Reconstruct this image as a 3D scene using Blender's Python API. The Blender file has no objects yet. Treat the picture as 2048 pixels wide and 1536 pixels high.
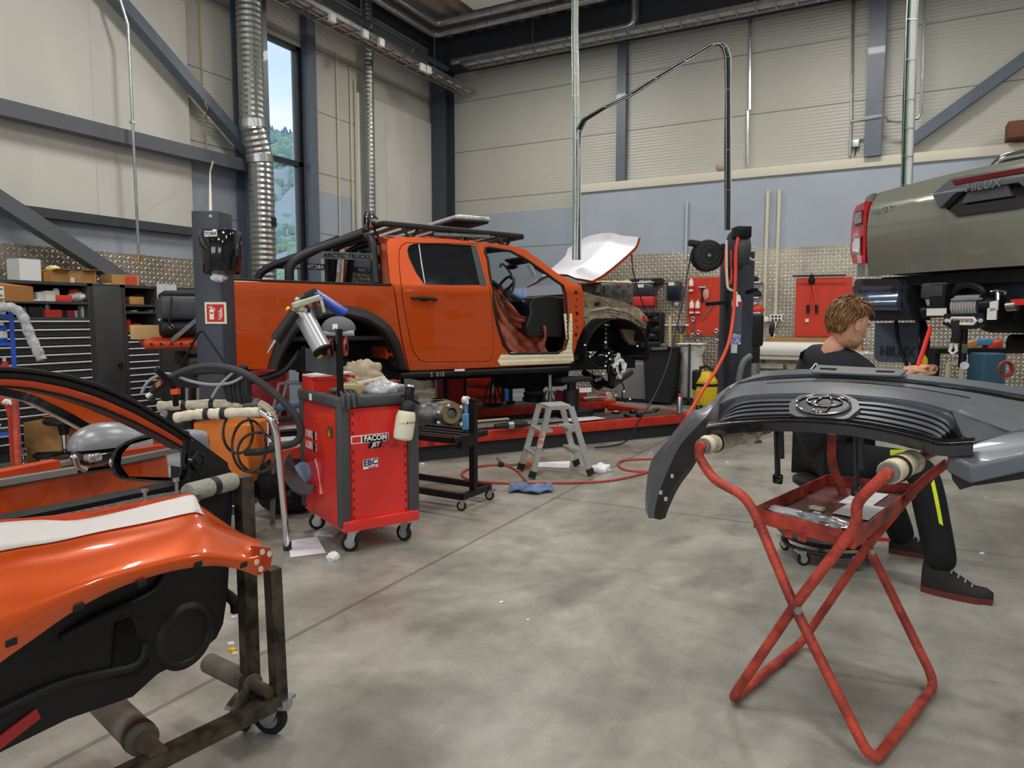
import bpy, bmesh, math, random
from mathutils import Vector, Matrix, geometry
random.seed(7)
SC = bpy.context.scene
COL = SC.collection
# ------------------------------------------------------------ camera, world, light, exposure
CH = 1.35                 # camera height
FPX = 1420.0              # focal length in pixels of the 2048 px wide frame
HEAD = math.radians(28.0) # camera turned to the left of the side wall's direction
PITCH = math.radians(5.15)
Fh = Vector((-math.sin(HEAD), math.cos(HEAD), 0)); Rt = Vector((math.cos(HEAD), math.sin(HEAD), 0)); UPW = Vector((0, 0, 1))
Fw = Fh*math.cos(PITCH) - UPW*math.sin(PITCH); Up = Fh*math.sin(PITCH) + UPW*math.cos(PITCH)
CAM = Vector((0, 0, CH))
cd = bpy.data.cameras.new('camera'); cam = bpy.data.objects.new('camera', cd); COL.objects.link(cam)
cam.matrix_world = Matrix(((Rt.x, Up.x, -Fw.x, 0), (Rt.y, Up.y, -Fw.y, 0), (Rt.z, Up.z, -Fw.z, CH), (0, 0, 0, 1)))
cd.sensor_width = 36; cd.sensor_fit = 'HORIZONTAL'; cd.lens = 36*FPX/2048; cd.clip_start = .05; cd.clip_end = 3000
SC.camera = cam
SC.view_settings.view_transform = 'Standard'; SC.view_settings.look = 'None'; SC.view_settings.gamma = 1
SC.view_settings.use_curve_mapping = False; SC.view_settings.exposure = 0.0
W = bpy.data.worlds.new('sky'); SC.world = W; W.use_nodes = True
wn = W.node_tree; wn.nodes.clear()
wo = wn.nodes.new('ShaderNodeOutputWorld'); wb = wn.nodes.new('ShaderNodeBackground'); wb.inputs['Strength'].default_value = 1.35
wt = wn.nodes.new('ShaderNodeTexCoord'); wm = wn.nodes.new('ShaderNodeMapping'); wm.inputs['Scale'].default_value = (1, 1, 2.5)
wz = wn.nodes.new('ShaderNodeTexNoise'); wz.inputs['Scale'].default_value = 2.2; wz.inputs['Detail'].default_value = 6
wr = wn.nodes.new('ShaderNodeValToRGB'); wr.color_ramp.elements[0].position = .35; wr.color_ramp.elements[1].position = .62
wr.color_ramp.elements[0].color = (.42, .62, .92, 1); wr.color_ramp.elements[1].color = (.85, .92, 1.0, 1)
wn.links.new(wt.outputs['Generated'], wm.inputs[0]); wn.links.new(wm.outputs[0], wz.inputs['Vector'])
wn.links.new(wz.outputs[0], wr.inputs[0]); wn.links.new(wr.outputs[0], wb.inputs[0]); wn.links.new(wb.outputs[0], wo.inputs[0])
# ceiling lamps of the hall (rows of high-bay lamps); their housings are built with the ceiling
XL, YB, XR, YF, ZC = -8.0, 11.95, 9.0, -7.0, 6.85
LAMPS = [(-5.0, 9.3), (-5.0, 4.8), (-5.0, .3), (-5.0, -4.2), (-.6, 9.3), (-.6, 4.8), (-.6, .3), (-.6, -4.2), (4.2, 9.3), (4.2, 4.8), (4.2, .3), (4.2, -4.2)]
for lx, ly in LAMPS:
    ld = bpy.data.lights.new('lamp_light', 'AREA'); ld.shape = 'RECTANGLE'; ld.size = 1.3; ld.size_y = .32
    ld.energy = 93; ld.color = (1.0, .968, .91)
    lo = bpy.data.objects.new('lamp_light', ld); COL.objects.link(lo); lo.location = (lx, ly, 5.93)
# daylight from the two big gates behind the camera
for gx in (-4.2, 2.6):
    ld = bpy.data.lights.new('gate_daylight', 'AREA'); ld.shape = 'RECTANGLE'; ld.size = 4.0; ld.size_y = 1.9
    ld.energy = 110; ld.color = (.80, .90, 1.0)
    lo = bpy.data.objects.new('gate_daylight', ld); COL.objects.link(lo); lo.location = (gx, YF+.12, 2.9)
    lo.rotation_euler = (math.radians(90), 0, 0)
    lo.visible_camera = True

# ------------------------------------------------------------ pixel -> place
def ray(px, py):
    return Rt*((px-1024)/FPX) + Up*((768-py)/FPX) + Fw
def P(px, py, Z):              # on the upright plane facing the camera, Z metres ahead
    d = ray(px, py); return CAM + d*(Z/d.dot(Fh))
def G(px, py, z=0.0):          # on the level z
    d = ray(px, py); return CAM + d*((z-CH)/d.z)
def WX(px, py, x=XL):
    d = ray(px, py); return CAM + d*(x/d.x)
def WY(px, py, y=YB):
    d = ray(px, py); return CAM + d*(y/d.y)
class Plane:                   # upright plane through o (xy) running along the unit direction a
    def __init__(s, o, a):
        s.o = Vector((o[0], o[1], 0)); s.a = Vector((a[0], a[1], 0)).normalized(); s.n = Vector((s.a.y, -s.a.x, 0))
        if s.n.dot(CAM-s.o) > 0: s.n = -s.n        # n points away from the camera
    def hit(s, px, py, off=0):
        d = ray(px, py); k = (s.o+s.n*off-CAM).dot(s.n)/d.dot(s.n); return CAM+d*k
    def sz(s, px, py, off=0):
        h = s.hit(px, py, off); return ((h-s.o).dot(s.a), h.z)
    def at(s, a, z, off=0): return s.o+s.a*a+s.n*off+UPW*z

# ------------------------------------------------------------ materials
def lin(c):
    if isinstance(c, str): c = [int(c[i:i+2], 16)/255 for i in (0, 2, 4)]
    return tuple(x/12.92 if x <= .04045 else ((x+.055)/1.055)**2.4 for x in c)+(1,)
MATS = {}
def mat(name, col, rough=.5, metal=0, coat=0, trans=0, var=0, vscale=6, bump=0, bscale=60, emit=0, col2=None, alpha=1, spec=.5, flake=0, ior=1.45, sheen=0, stretch=None):
    if name in MATS: return MATS[name]
    m = bpy.data.materials.new(name); m.use_nodes = True; nt = m.node_tree; b = nt.nodes['Principled BSDF']
    c = lin(col); b.inputs['Base Color'].default_value = c; b.inputs['Roughness'].default_value = rough
    b.inputs['Metallic'].default_value = metal; b.inputs['Coat Weight'].default_value = coat; b.inputs['Coat Roughness'].default_value = .04
    b.inputs['Transmission Weight'].default_value = trans; b.inputs['Alpha'].default_value = alpha
    b.inputs['Specular IOR Level'].default_value = spec; b.inputs['IOR'].default_value = ior
    if sheen: b.inputs['Sheen Weight'].default_value = sheen
    if emit: b.inputs['Emission Color'].default_value = c; b.inputs['Emission Strength'].default_value = emit
    tc = nt.nodes.new('ShaderNodeTexCoord'); mp = nt.nodes.new('ShaderNodeMapping'); nt.links.new(tc.outputs['Object'], mp.inputs[0])
    if stretch: mp.inputs['Scale'].default_value = stretch
    if var or col2:
        n = nt.nodes.new('ShaderNodeTexNoise'); n.inputs['Scale'].default_value = vscale; n.inputs['Detail'].default_value = 6
        nt.links.new(mp.outputs[0], n.inputs['Vector'])
        r = nt.nodes.new('ShaderNodeValToRGB'); r.color_ramp.elements[0].position = .35; r.color_ramp.elements[1].position = .65
        if col2: r.color_ramp.elements[0].color = lin(col2); r.color_ramp.elements[1].color = c
        else:
            r.color_ramp.elements[0].color = tuple(x*(1-var) for x in c[:3])+(1,); r.color_ramp.elements[1].color = tuple(min(1, x*(1+var)) for x in c[:3])+(1,)
        nt.links.new(n.outputs[0], r.inputs[0]); nt.links.new(r.outputs[0], b.inputs['Base Color'])
    if bump:
        n2 = nt.nodes.new('ShaderNodeTexNoise'); n2.inputs['Scale'].default_value = bscale; n2.inputs['Detail'].default_value = 3
        nt.links.new(mp.outputs[0], n2.inputs['Vector'])
        bp = nt.nodes.new('ShaderNodeBump'); bp.inputs['Strength'].default_value = bump; bp.inputs['Distance'].default_value = .01
        nt.links.new(n2.outputs[0], bp.inputs['Height']); nt.links.new(bp.outputs[0], b.inputs['Normal'])
    MATS[name] = m; return m
ORANGE = mat('orange_paint', 'd2500c', .32, .30, 1, var=.04, vscale=400)
ORANGE_IN = mat('orange_primer_paint', 'bc3f12', .5, .1, .2, var=.12, vscale=9)
RED = mat('red_paint', 'd8281c', .42, 0, .3, var=.12, vscale=4)
REDWORN = mat('red_worn_paint', 'd03a22', .5, 0, .1, col2='b52a18', vscale=7, bump=.2, bscale=120)
REDOLD = mat('red_faded_paint', 'c64a36', .5, 0, .1, col2='7c2c22', vscale=14, bump=.4, bscale=90)
BLK = mat('black_plastic', '17181a', .5, bump=.15, bscale=300)
BLKG = mat('black_gloss', '0c0d10', .12, 0, .6)
BLKM = mat('black_metal', '202124', .4, .5)
DARK = mat('dark_underbody', '141416', .7, .2, var=.5, vscale=12)
GREY = mat('grey_steel_paint', '5b6067', .45)
STEEL = mat('bare_steel', 'b9bcbe', .3, .95, var=.15, vscale=14)
CHROME = mat('chrome', 'e8eaee', .08, 1)
ALU = mat('aluminium', 'd2d4d2', .38, .75, var=.06, vscale=30)
RUB = mat('black_rubber', '1c1c1c', .75)
WHITE = mat('white_paint', 'e9e8e4', .45, var=.04)
PAPER = mat('white_paper', 'e9eaee', .8)
CREAM = mat('cream_tape', 'e9e0c0', .7, bump=.5, bscale=40, var=.08)
CARD = mat('cardboard', 'b78a52', .85, var=.12, vscale=5)
CHAR = mat('charcoal_paint', '3f4142', .45, var=.06)
DGREY = mat('dark_grey_plastic', '43464a', .45, bump=.1, bscale=200)
CLEAR = mat('clear_plastic', 'dfe4e8', .2, 0, .3, alpha=.55)
BLUE = mat('blue_paint', '1f4fb4', .4)
YEL = mat('yellow_plastic', 'e2be1c', .45, var=.15)
GLASSD = mat('dark_glass', '1a2024', .04, 0, 1, alpha=.86)
GLASS = mat('clear_glass', '9fc7c4', .02, 0, .6, alpha=.18)

# ------------------------------------------------------------ meshes
def ortho(d):
    d = d.normalized(); a = Vector((0, 0, 1)) if abs(d.z) < .9 else Vector((1, 0, 0))
    x = d.cross(a).normalized(); return x, x.cross(d).normalized()
def smooth_path(pts, n=6, closed=False):      # Catmull-Rom
    pts = [Vector(p) for p in pts]; out = []
    if len(pts) < 3: return pts
    N = len(pts)
    for i in range(N if closed else N-1):
        if closed: p0, p1, p2, p3 = pts[i-1], pts[i], pts[(i+1) % N], pts[(i+2) % N]
        else: p1, p2 = pts[i], pts[i+1]; p0 = pts[i-1] if i else p1*2-p2; p3 = pts[i+2] if i+2 < N else p2*2-p1
        for k in range(n):
            t = k/n; out.append(.5*((2*p1)+(p2-p0)*t+(2*p0-5*p1+4*p2-p3)*t*t+(3*p1-p0-3*p2+p3)*t**3))
    if not closed: out.append(pts[-1])
    return out
def fillet(pts, r=.06, n=5):                  # polyline with rounded bends
    pts = [Vector(p) for p in pts]; out = [pts[0]]
    for i in range(1, len(pts)-1):
        a, b, c = pts[i-1], pts[i], pts[i+1]; k = min(r, (a-b).length*.45, (c-b).length*.45)
        p, q = b+(a-b).normalized()*k, b+(c-b).normalized()*k
        for j in range(n+1):
            t = j/n; out.append(p*(1-t)**2+b*2*t*(1-t)+q*t*t)
    return out+[pts[-1]]
class M:
    def __init__(s): s.v = []; s.f = []
    def add(s, vs, fs):
        o = len(s.v); s.v += [Vector(v) for v in vs]; s.f += [[i+o for i in f] for f in fs]; return s
    def box(s, c, d, x=None, y=None, z=None, bev=0):
        x = Vector(x or (1, 0, 0)).normalized()
        if z is None: z = Vector((0, 0, 1)) if y is None else x.cross(Vector(y)).normalized()
        z = Vector(z).normalized(); y = z.cross(x).normalized() if y is None else Vector(y).normalized()
        c = Vector(c); a, b, e = d[0]/2, d[1]/2, d[2]/2
        if bev and bev < min(a, b, e):
            return s._bbox(c, a, b, e, x, y, z, bev)
        vs = [c+x*(i*a)+y*(j*b)+z*(k*e) for i in (-1, 1) for j in (-1, 1) for k in (-1, 1)]
        return s.add(vs, [(0, 1, 3, 2), (4, 6, 7, 5), (0, 4, 5, 1), (2, 3, 7, 6), (0, 2, 6, 4), (1, 5, 7, 3)])
    def _bbox(s, c, a, b, e, x, y, z, r):
        bm = bmesh.new(); bmesh.ops.create_cube(bm, size=2)
        for v in bm.verts: v.co = Vector((v.co.x*a, v.co.y*b, v.co.z*e))
        bmesh.ops.bevel(bm, geom=bm.edges[:], offset=r, segments=3, affect='EDGES', profile=.5)
        bm.verts.index_update(); vs = [c+x*v.co.x+y*v.co.y+z*v.co.z for v in bm.verts]; fs = [[v.index for v in f.verts] for f in bm.faces]
        bm.free(); return s.add(vs, fs)
    def bar(s, p, q, w, h, up=(0, 0, 1), bev=0):    # rectangular bar from p to q, w across, h along up
        p, q = Vector(p), Vector(q); d = (q-p); y = Vector(up).cross(d)
        if y.length < 1e-6: y = ortho(d)[0]
        y.normalize(); z = d.normalized().cross(y)
        return s.box((p+q)/2, (d.length, w, h), d, y, z, bev)
    def tube(s, pts, r, n=10, closed=False, caps=True):
        pts = [Vector(p) for p in pts]; N = len(pts); rs = r if hasattr(r, '__len__') else [r]*N
        T = []
        for i in range(N):
            a = pts[i-1] if (i or closed) else pts[i]; b = pts[(i+1) % N] if (i < N-1 or closed) else pts[i]
            d = b-a; T.append(d.normalized() if d.length > 1e-9 else Vector((0, 0, 1)))
        x = ortho(T[0])[0]; vs = []
        for i in range(N):
            x = (x-T[i]*x.dot(T[i]));  x = x.normalized() if x.length > 1e-6 else ortho(T[i])[0]
            y = T[i].cross(x)
            vs += [pts[i]+(x*math.cos(2*math.pi*k/n)+y*math.sin(2*math.pi*k/n))*rs[i] for k in range(n)]
        fs = []
        for i in range(N if closed else N-1):
            j = (i+1) % N
            fs += [(i*n+k, i*n+(k+1) % n, j*n+(k+1) % n, j*n+k) for k in range(n)]
        if caps and not closed: fs += [tuple(range(n))[::-1], tuple((N-1)*n+k for k in range(n))]
        return s.add(vs, fs)
    def cyl(s, p, q, r, r2=None, n=20): return s.tube([p, q], [r, r if r2 is None else r2], n)
    def lathe(s, o, axis, prof, n=24, arc=1):       # prof: (radius, height along axis)
        o = Vector(o); a = Vector(axis).normalized(); x, y = ortho(a); vs = []; K = len(prof)
        for k in range(n):
            c, d = math.cos(2*math.pi*k/n), math.sin(2*math.pi*k/n)
            vs += [o+a*h+(x*c+y*d)*max(r, 1e-5) for r, h in prof]
        fs = [(k*K+i, ((k+1) % n)*K+i, ((k+1) % n)*K+i+1, k*K+i+1) for k in range(n) for i in range(K-1)]
        return s.add(vs, fs)
    def ell(s, c, r, x=None, y=None, z=None, n=16, fn=None):
        c = Vector(c); x = Vector(x or (1, 0, 0)).normalized(); z = Vector(z or (0, 0, 1)); z = (z-x*z.dot(x)).normalized(); y = z.cross(x)
        if not hasattr(r, '__len__'): r = (r, r, r)
        vs, fs, m = [], [], n//2
        for i in range(m+1):
            t = math.pi*i/m
            for k in range(n):
                p = 2*math.pi*k/n; u = Vector((math.sin(t)*math.cos(p), math.sin(t)*math.sin(p), math.cos(t)))
                if fn: u = fn(u)
                vs.append(c+x*u.x*r[0]+y*u.y*r[1]+z*u.z*r[2])
        fs = [(i*n+k, (i+1)*n+k, (i+1)*n+(k+1) % n, i*n+(k+1) % n) for i in range(m) for k in range(n)]
        return s.add(vs, fs)
    def prism(s, poly, off):                        # closed outline (any plane) pushed along off
        poly = [Vector(p) for p in poly]; off = Vector(off); n = len(poly)
        tris = geometry.tessellate_polygon([poly])
        s.add(poly+[p+off for p in poly], [t for t in tris]+[tuple(i+n for i in t[::-1]) for t in tris]+[(i, (i+1) % n, (i+1) % n+n, i+n) for i in range(n)])
        return s
    def loft(s, rows, thick=None, close=False):     # rows of equal length; thick = vector or metres along the normal
        rows = [[Vector(p) for p in r] for r in rows]; R, K = len(rows), len(rows[0])
        F = [(i*K+j, i*K+(j+1) % K, ((i+1))*K+(j+1) % K, (i+1)*K+j) for i in range(R-1) for j in range(K if close else K-1)]
        V = [p for r in rows for p in r]
        if thick is None: return s.add(V, F)
        if not hasattr(thick, '__len__'):
            off = []
            for i in range(R):
                for j in range(K):
                    a = rows[min(i+1, R-1)][j]-rows[max(i-1, 0)][j]; b = rows[i][min(j+1, K-1)]-rows[i][max(j-1, 0)]
                    nn = a.cross(b); off.append(nn.normalized()*thick if nn.length > 1e-9 else Vector((0, 0, thick)))
        else: off = [Vector(thick)]*len(V)
        N = len(V); V2 = [p+o for p, o in zip(V, off)]
        E = [(j, j+1) for j in range(K-1)]+[(i*K+K-1, (i+1)*K+K-1) for i in range(R-1)]+[((R-1)*K+j+1, (R-1)*K+j) for j in range(K-1)]+[((i+1)*K, i*K) for i in range(R-1)]
        return s.add(V+V2, F+[tuple(k+N for k in f[::-1]) for f in F]+[(a, b, b+N, a+N) for a, b in E])
    def panel(s, poly, fn, thick, holes=(), cuts=(.06, .06)):   # 2-D outline with holes, cut in a grid, bent by fn(a, b, w)
        loops = [poly]+list(holes); flat = [Vector((p[0], p[1], 0)) for l in loops for p in l]
        tris = geometry.tessellate_polygon([[Vector((p[0], p[1], 0)) for p in l] for l in loops])
        bm = bmesh.new(); vv = [bm.verts.new(p) for p in flat]
        for t in tris:
            try: bm.faces.new([vv[i] for i in t])
            except ValueError: pass
        xs = [p[0] for p in poly]; ys = [p[1] for p in poly]
        for ax, lo, hi, st in ((0, min(xs), max(xs), cuts[0]), (1, min(ys), max(ys), cuts[1])):
            if not st: continue
            k = math.floor(lo/st)*st+st
            while k < hi-1e-5:
                no = (1, 0, 0) if ax == 0 else (0, 1, 0); co = (k, 0, 0) if ax == 0 else (0, k, 0)
                bmesh.ops.bisect_plane(bm, geom=bm.verts[:]+bm.edges[:]+bm.faces[:], dist=1e-5, plane_co=co, plane_no=no); k += st
        for f in bm.faces:
            if f.normal.z < 0: f.normal_flip()
        bm.verts.index_update(); N = len(bm.verts)
        V = [Vector(fn(v.co.x, v.co.y, 0)) for v in bm.verts]+[Vector(fn(v.co.x, v.co.y, thick)) for v in bm.verts]
        F = [[v.index for v in f.verts] for f in bm.faces]; Fb = [[i+N for i in f[::-1]] for f in F]
        E = []
        for e in bm.edges:
            if len(e.link_faces) == 1:
                l = e.link_loops[0]; a, b = l.vert.index, l.link_loop_next.vert.index; E.append((b, a, a+N, b+N))
        bm.free(); return s.add(V, F+Fb+E)
    def text(s, body, o, x, y, size, depth=.002, align='CENTER', bold=0, shear=0):
        cu = bpy.data.curves.new('txt', 'FONT'); cu.body = body; cu.align_x = align; cu.align_y = 'CENTER'; cu.extrude = depth/size/2; cu.offset = bold; cu.shear = shear
        cu.resolution_u = 3
        to = bpy.data.objects.new('txt', cu); COL.objects.link(to)
        me = bpy.data.meshes.new_from_object(to.evaluated_get(bpy.context.evaluated_depsgraph_get()))
        x = Vector(x).normalized(); y = Vector(y); y = (y-x*y.dot(x)).normalized(); z = x.cross(y); o = Vector(o)
        s.add([o+x*(v.co.x*size)+y*(v.co.y*size)+z*(v.co.z*size) for v in me.vertices], [list(p.vertices) for p in me.polygons])
        bpy.data.objects.remove(to); bpy.data.curves.remove(cu); bpy.data.meshes.remove(me); return s
    def lump(s, c, r, x=None, z=None, amp=.2, n=20, seed=0, flat=False):   # crumpled lump
        rnd = random.Random(seed); ph = [(rnd.uniform(2, 6), rnd.uniform(2, 6), rnd.uniform(0, 6)) for _ in range(5)]
        def fn(u):
            a = sum(math.sin(p[0]*u.x*2+p[2])*math.cos(p[1]*u.y*2+p[2]*1.7+u.z*3) for p in ph)/5
            u = u*(1+amp*a*1.6)
            if flat and u.z < -.3: u.z = -.3
            return u
        return s.ell(c, r, x=x, z=z, n=n, fn=fn)
def root_of(o):
    while o.parent: o = o.parent
    return o
def O(name, m, ma, parent=None, sharp=35, bev=0, sub=0, **kw):
    me = bpy.data.meshes.new(name); off = root_of(parent)['_o'] if parent else (0, 0, 0); off = Vector(off)
    if parent is None and 'at' in kw: off = Vector(kw.pop('at'))
    kw.pop('at', None)
    me.from_pydata([v-off for v in m.v], [], m.f); me.validate(); me.update()
    bm = bmesh.new(); bm.from_mesh(me); bmesh.ops.recalc_face_normals(bm, faces=bm.faces[:]); bm.to_mesh(me); bm.free()
    me.materials.append(ma); me.shade_smooth(); me.set_sharp_from_angle(angle=math.radians(sharp))
    o = bpy.data.objects.new(name, me); COL.objects.link(o)
    if parent: o.parent = parent
    else: o.location = off; o['_o'] = tuple(off)
    if bev:
        b = o.modifiers.new('bevel', 'BEVEL'); b.width = bev; b.segments = 2; b.limit_method = 'ANGLE'; b.angle_limit = math.radians(40)
    if sub:
        b = o.modifiers.new('sub', 'SUBSURF'); b.levels = sub; b.render_levels = sub
    for k, v in kw.items(): o[k] = v
    return o
def T(name, label, cat, at=(0, 0, 0), group=None):
    o = bpy.data.objects.new(name, None); COL.objects.link(o); o.location = at; o['_o'] = tuple(at); o.empty_display_size = .1
    o['label'] = label; o['category'] = cat
    if group: o['group'] = group
    return o
def TH(name, m, ma, label, cat, group=None, at=None, **kw):    # a thing that is one mesh
    if at is None:
        vs = m.v; at = ((min(v.x for v in vs)+max(v.x for v in vs))/2, (min(v.y for v in vs)+max(v.y for v in vs))/2, min(v.z for v in vs))
    o = O(name, m, ma, None, at=at, **kw); o['label'] = label; o['category'] = cat
    if group: o['group'] = group
    return o
def ST(name, m, ma, parent=None, **kw):
    o = O(name, m, ma, parent, **kw)
    if not parent: o['kind'] = 'structure'
    return o
def copy_tree(o, parent=None):
    c = o.copy(); COL.objects.link(c); c.parent = parent
    for ch in list(o.children): copy_tree(ch, c)
    return c
def V(*a): return Vector(a)
# ------------------------------------------------------------ the hall
def nd(nt, kind, **kw):
    n = nt.nodes.new(kind)
    for k, v in kw.items(): setattr(n, k, v)
    return n
def mth(nt, op, a, b=None, c=None):
    n = nt.nodes.new('ShaderNodeMath'); n.operation = op
    for i, v in enumerate((a, b, c)):
        if v is None: continue
        if isinstance(v, (int, float)): n.inputs[i].default_value = v
        else: nt.links.new(v, n.inputs[i])
    return n.outputs[0]
def wallmat(name, axis):
    m = bpy.data.materials.new(name); m.use_nodes = True; nt = m.node_tree; b = nt.nodes['Principled BSDF']
    b.inputs['Roughness'].default_value = .42
    tc = nd(nt, 'ShaderNodeTexCoord'); sp = nd(nt, 'ShaderNodeSeparateXYZ'); nt.links.new(tc.outputs['Object'], sp.inputs[0])
    z = sp.outputs['Z']
    up = mth(nt, 'GREATER_THAN', z, 3.36)
    mx = nd(nt, 'ShaderNodeMixRGB'); nt.links.new(up, mx.inputs[0]); mx.inputs[1].default_value = lin('a5afbb'); mx.inputs[2].default_value = lin('bfbdb3')
    fr = mth(nt, 'FRACT', mth(nt, 'DIVIDE', mth(nt, 'SUBTRACT', z, 3.635), .932))
    jl = mth(nt, 'MULTIPLY', mth(nt, 'LESS_THAN', fr, .014), mth(nt, 'GREATER_THAN', z, 2.0))
    mj = nd(nt, 'ShaderNodeMixRGB'); nt.links.new(jl, mj.inputs[0]); nt.links.new(mx.outputs[0], mj.inputs[1]); mj.inputs[2].default_value = lin('6d6b66')
    nz = nd(nt, 'ShaderNodeTexNoise'); nz.inputs['Scale'].default_value = 1.1; nz.inputs['Detail'].default_value = 5; nt.links.new(tc.outputs['Object'], nz.inputs['Vector'])
    mm = nd(nt, 'ShaderNodeMixRGB', blend_type='MULTIPLY'); mm.inputs[0].default_value = .25; nt.links.new(mj.outputs[0], mm.inputs[1])
    cr = nd(nt, 'ShaderNodeValToRGB'); nt.links.new(nz.outputs[0], cr.inputs[0]); cr.color_ramp.elements[0].color = (.6, .6, .58, 1); cr.color_ramp.elements[0].position = .3
    nt.links.new(cr.outputs[0], mm.inputs[2]); nt.links.new(mm.outputs[0], b.inputs['Base Color'])
    rib = mth(nt, 'MULTIPLY', mth(nt, 'PINGPONG', z, .025), up)
    bp = nd(nt, 'ShaderNodeBump'); bp.inputs['Distance'].default_value = .35; bp.inputs['Strength'].default_value = .4
    nt.links.new(mth(nt, 'SUBTRACT', rib, mth(nt, 'MULTIPLY', jl, .03)), bp.inputs['Height']); nt.links.new(bp.outputs[0], b.inputs['Normal'])
    return m
WALLM = wallmat('sandwich_panel_wall', 0)
BLUEG = mat('grey_blue_wall_paint', 'a3acb8', .55, var=.05, vscale=1.5)
SHEETM = mat('white_sheet_panel', 'cccac2', .6, var=.05, vscale=2, stretch=(1, 1, .3))
COLM = mat('steel_column_paint', '5d6773', .4, .0, .1, var=.06)
TRIMM = mat('cream_trim', 'd5cfbe', .6)
def concrete():
    m = bpy.data.materials.new('polished_concrete'); m.use_nodes = True; nt = m.node_tree; b = nt.nodes['Principled BSDF']
    tc = nd(nt, 'ShaderNodeTexCoord'); o = tc.outputs['Object']
    def noise(sc, det, ro=.55, dis=0, vec=o):
        n = nd(nt, 'ShaderNodeTexNoise'); n.inputs['Scale'].default_value = sc; n.inputs['Detail'].default_value = det; n.inputs['Roughness'].default_value = ro; n.inputs['Distortion'].default_value = dis
        nt.links.new(vec, n.inputs['Vector']); return n.outputs[0]
    def ramp(x, p0, c0, p1, c1):
        r = nd(nt, 'ShaderNodeValToRGB'); r.color_ramp.elements[0].position = p0; r.color_ramp.elements[1].position = p1
        r.color_ramp.elements[0].color = c0; r.color_ramp.elements[1].color = c1; nt.links.new(x, r.inputs[0]); return r.outputs[0]
    def mul(a, c, f):
        x = nd(nt, 'ShaderNodeMixRGB', blend_type='MULTIPLY'); x.inputs[0].default_value = f; nt.links.new(a, x.inputs[1]); nt.links.new(c, x.inputs[2]); return x.outputs[0]
    base = ramp(noise(.9, 9, .62, .6), .33, lin('86847c'), .66, lin('b2b0a6'))
    g = lambda v: (v, v, v, 1)
    st = ramp(noise(.55, 4, .5, 1.6), .36, g(.62), .46, g(1))       # large damp looking stains
    sp = ramp(noise(34, 3, .6), .27, g(.45), .34, g(1))
    sp2 = ramp(noise(7, 7, .7, .5), .3, g(.8), .6, g(1.05))
    mp = nd(nt, 'ShaderNodeMapping'); mp.inputs['Scale'].default_value = (1, .18, 1); mp.inputs['Rotation'].default_value = (0, 0, .5); nt.links.new(o, mp.inputs[0])
    sw = ramp(noise(5, 6, .6, .2, mp.outputs[0]), .35, g(.84), .6, g(1))
    c = mul(mul(mul(mul(base, st, .85), sp, .5), sp2, 1), sw, 1)
    # saw-cut joints
    se = nd(nt, 'ShaderNodeSeparateXYZ'); nt.links.new(o, se.inputs[0])
    jy = mth(nt, 'LESS_THAN', mth(nt, 'ABSOLUTE', mth(nt, 'SUBTRACT', mth(nt, 'PINGPONG', mth(nt, 'ADD', se.outputs['Y'], 1.15), 3.0), .006)), .005)
    jx = mth(nt, 'LESS_THAN', mth(nt, 'ABSOLUTE', mth(nt, 'SUBTRACT', mth(nt, 'PINGPONG', mth(nt, 'ADD', se.outputs['X'], 2.2), 3.0), .006)), .005)
    j = mth(nt, 'MAXIMUM', jx, jy)
    mj = nd(nt, 'ShaderNodeMixRGB'); nt.links.new(mth(nt, 'MULTIPLY', j, .6), mj.inputs[0]); nt.links.new(c, mj.inputs[1]); mj.inputs[2].default_value = lin('4b4a45')
    nt.links.new(mj.outputs[0], b.inputs['Base Color'])
    rr = ramp(noise(2.2, 5), .3, g(.22), .7, g(.48)); nt.links.new(rr, b.inputs['Roughness']); b.inputs['Specular IOR Level'].default_value = .5
    bp = nd(nt, 'ShaderNodeBump'); bp.inputs['Strength'].default_value = .12; bp.inputs['Distance'].default_value = .004
    nt.links.new(noise(90, 3), bp.inputs['Height']); nt.links.new(bp.outputs[0], b.inputs['Normal'])
    return m
CONC = concrete()
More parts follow.
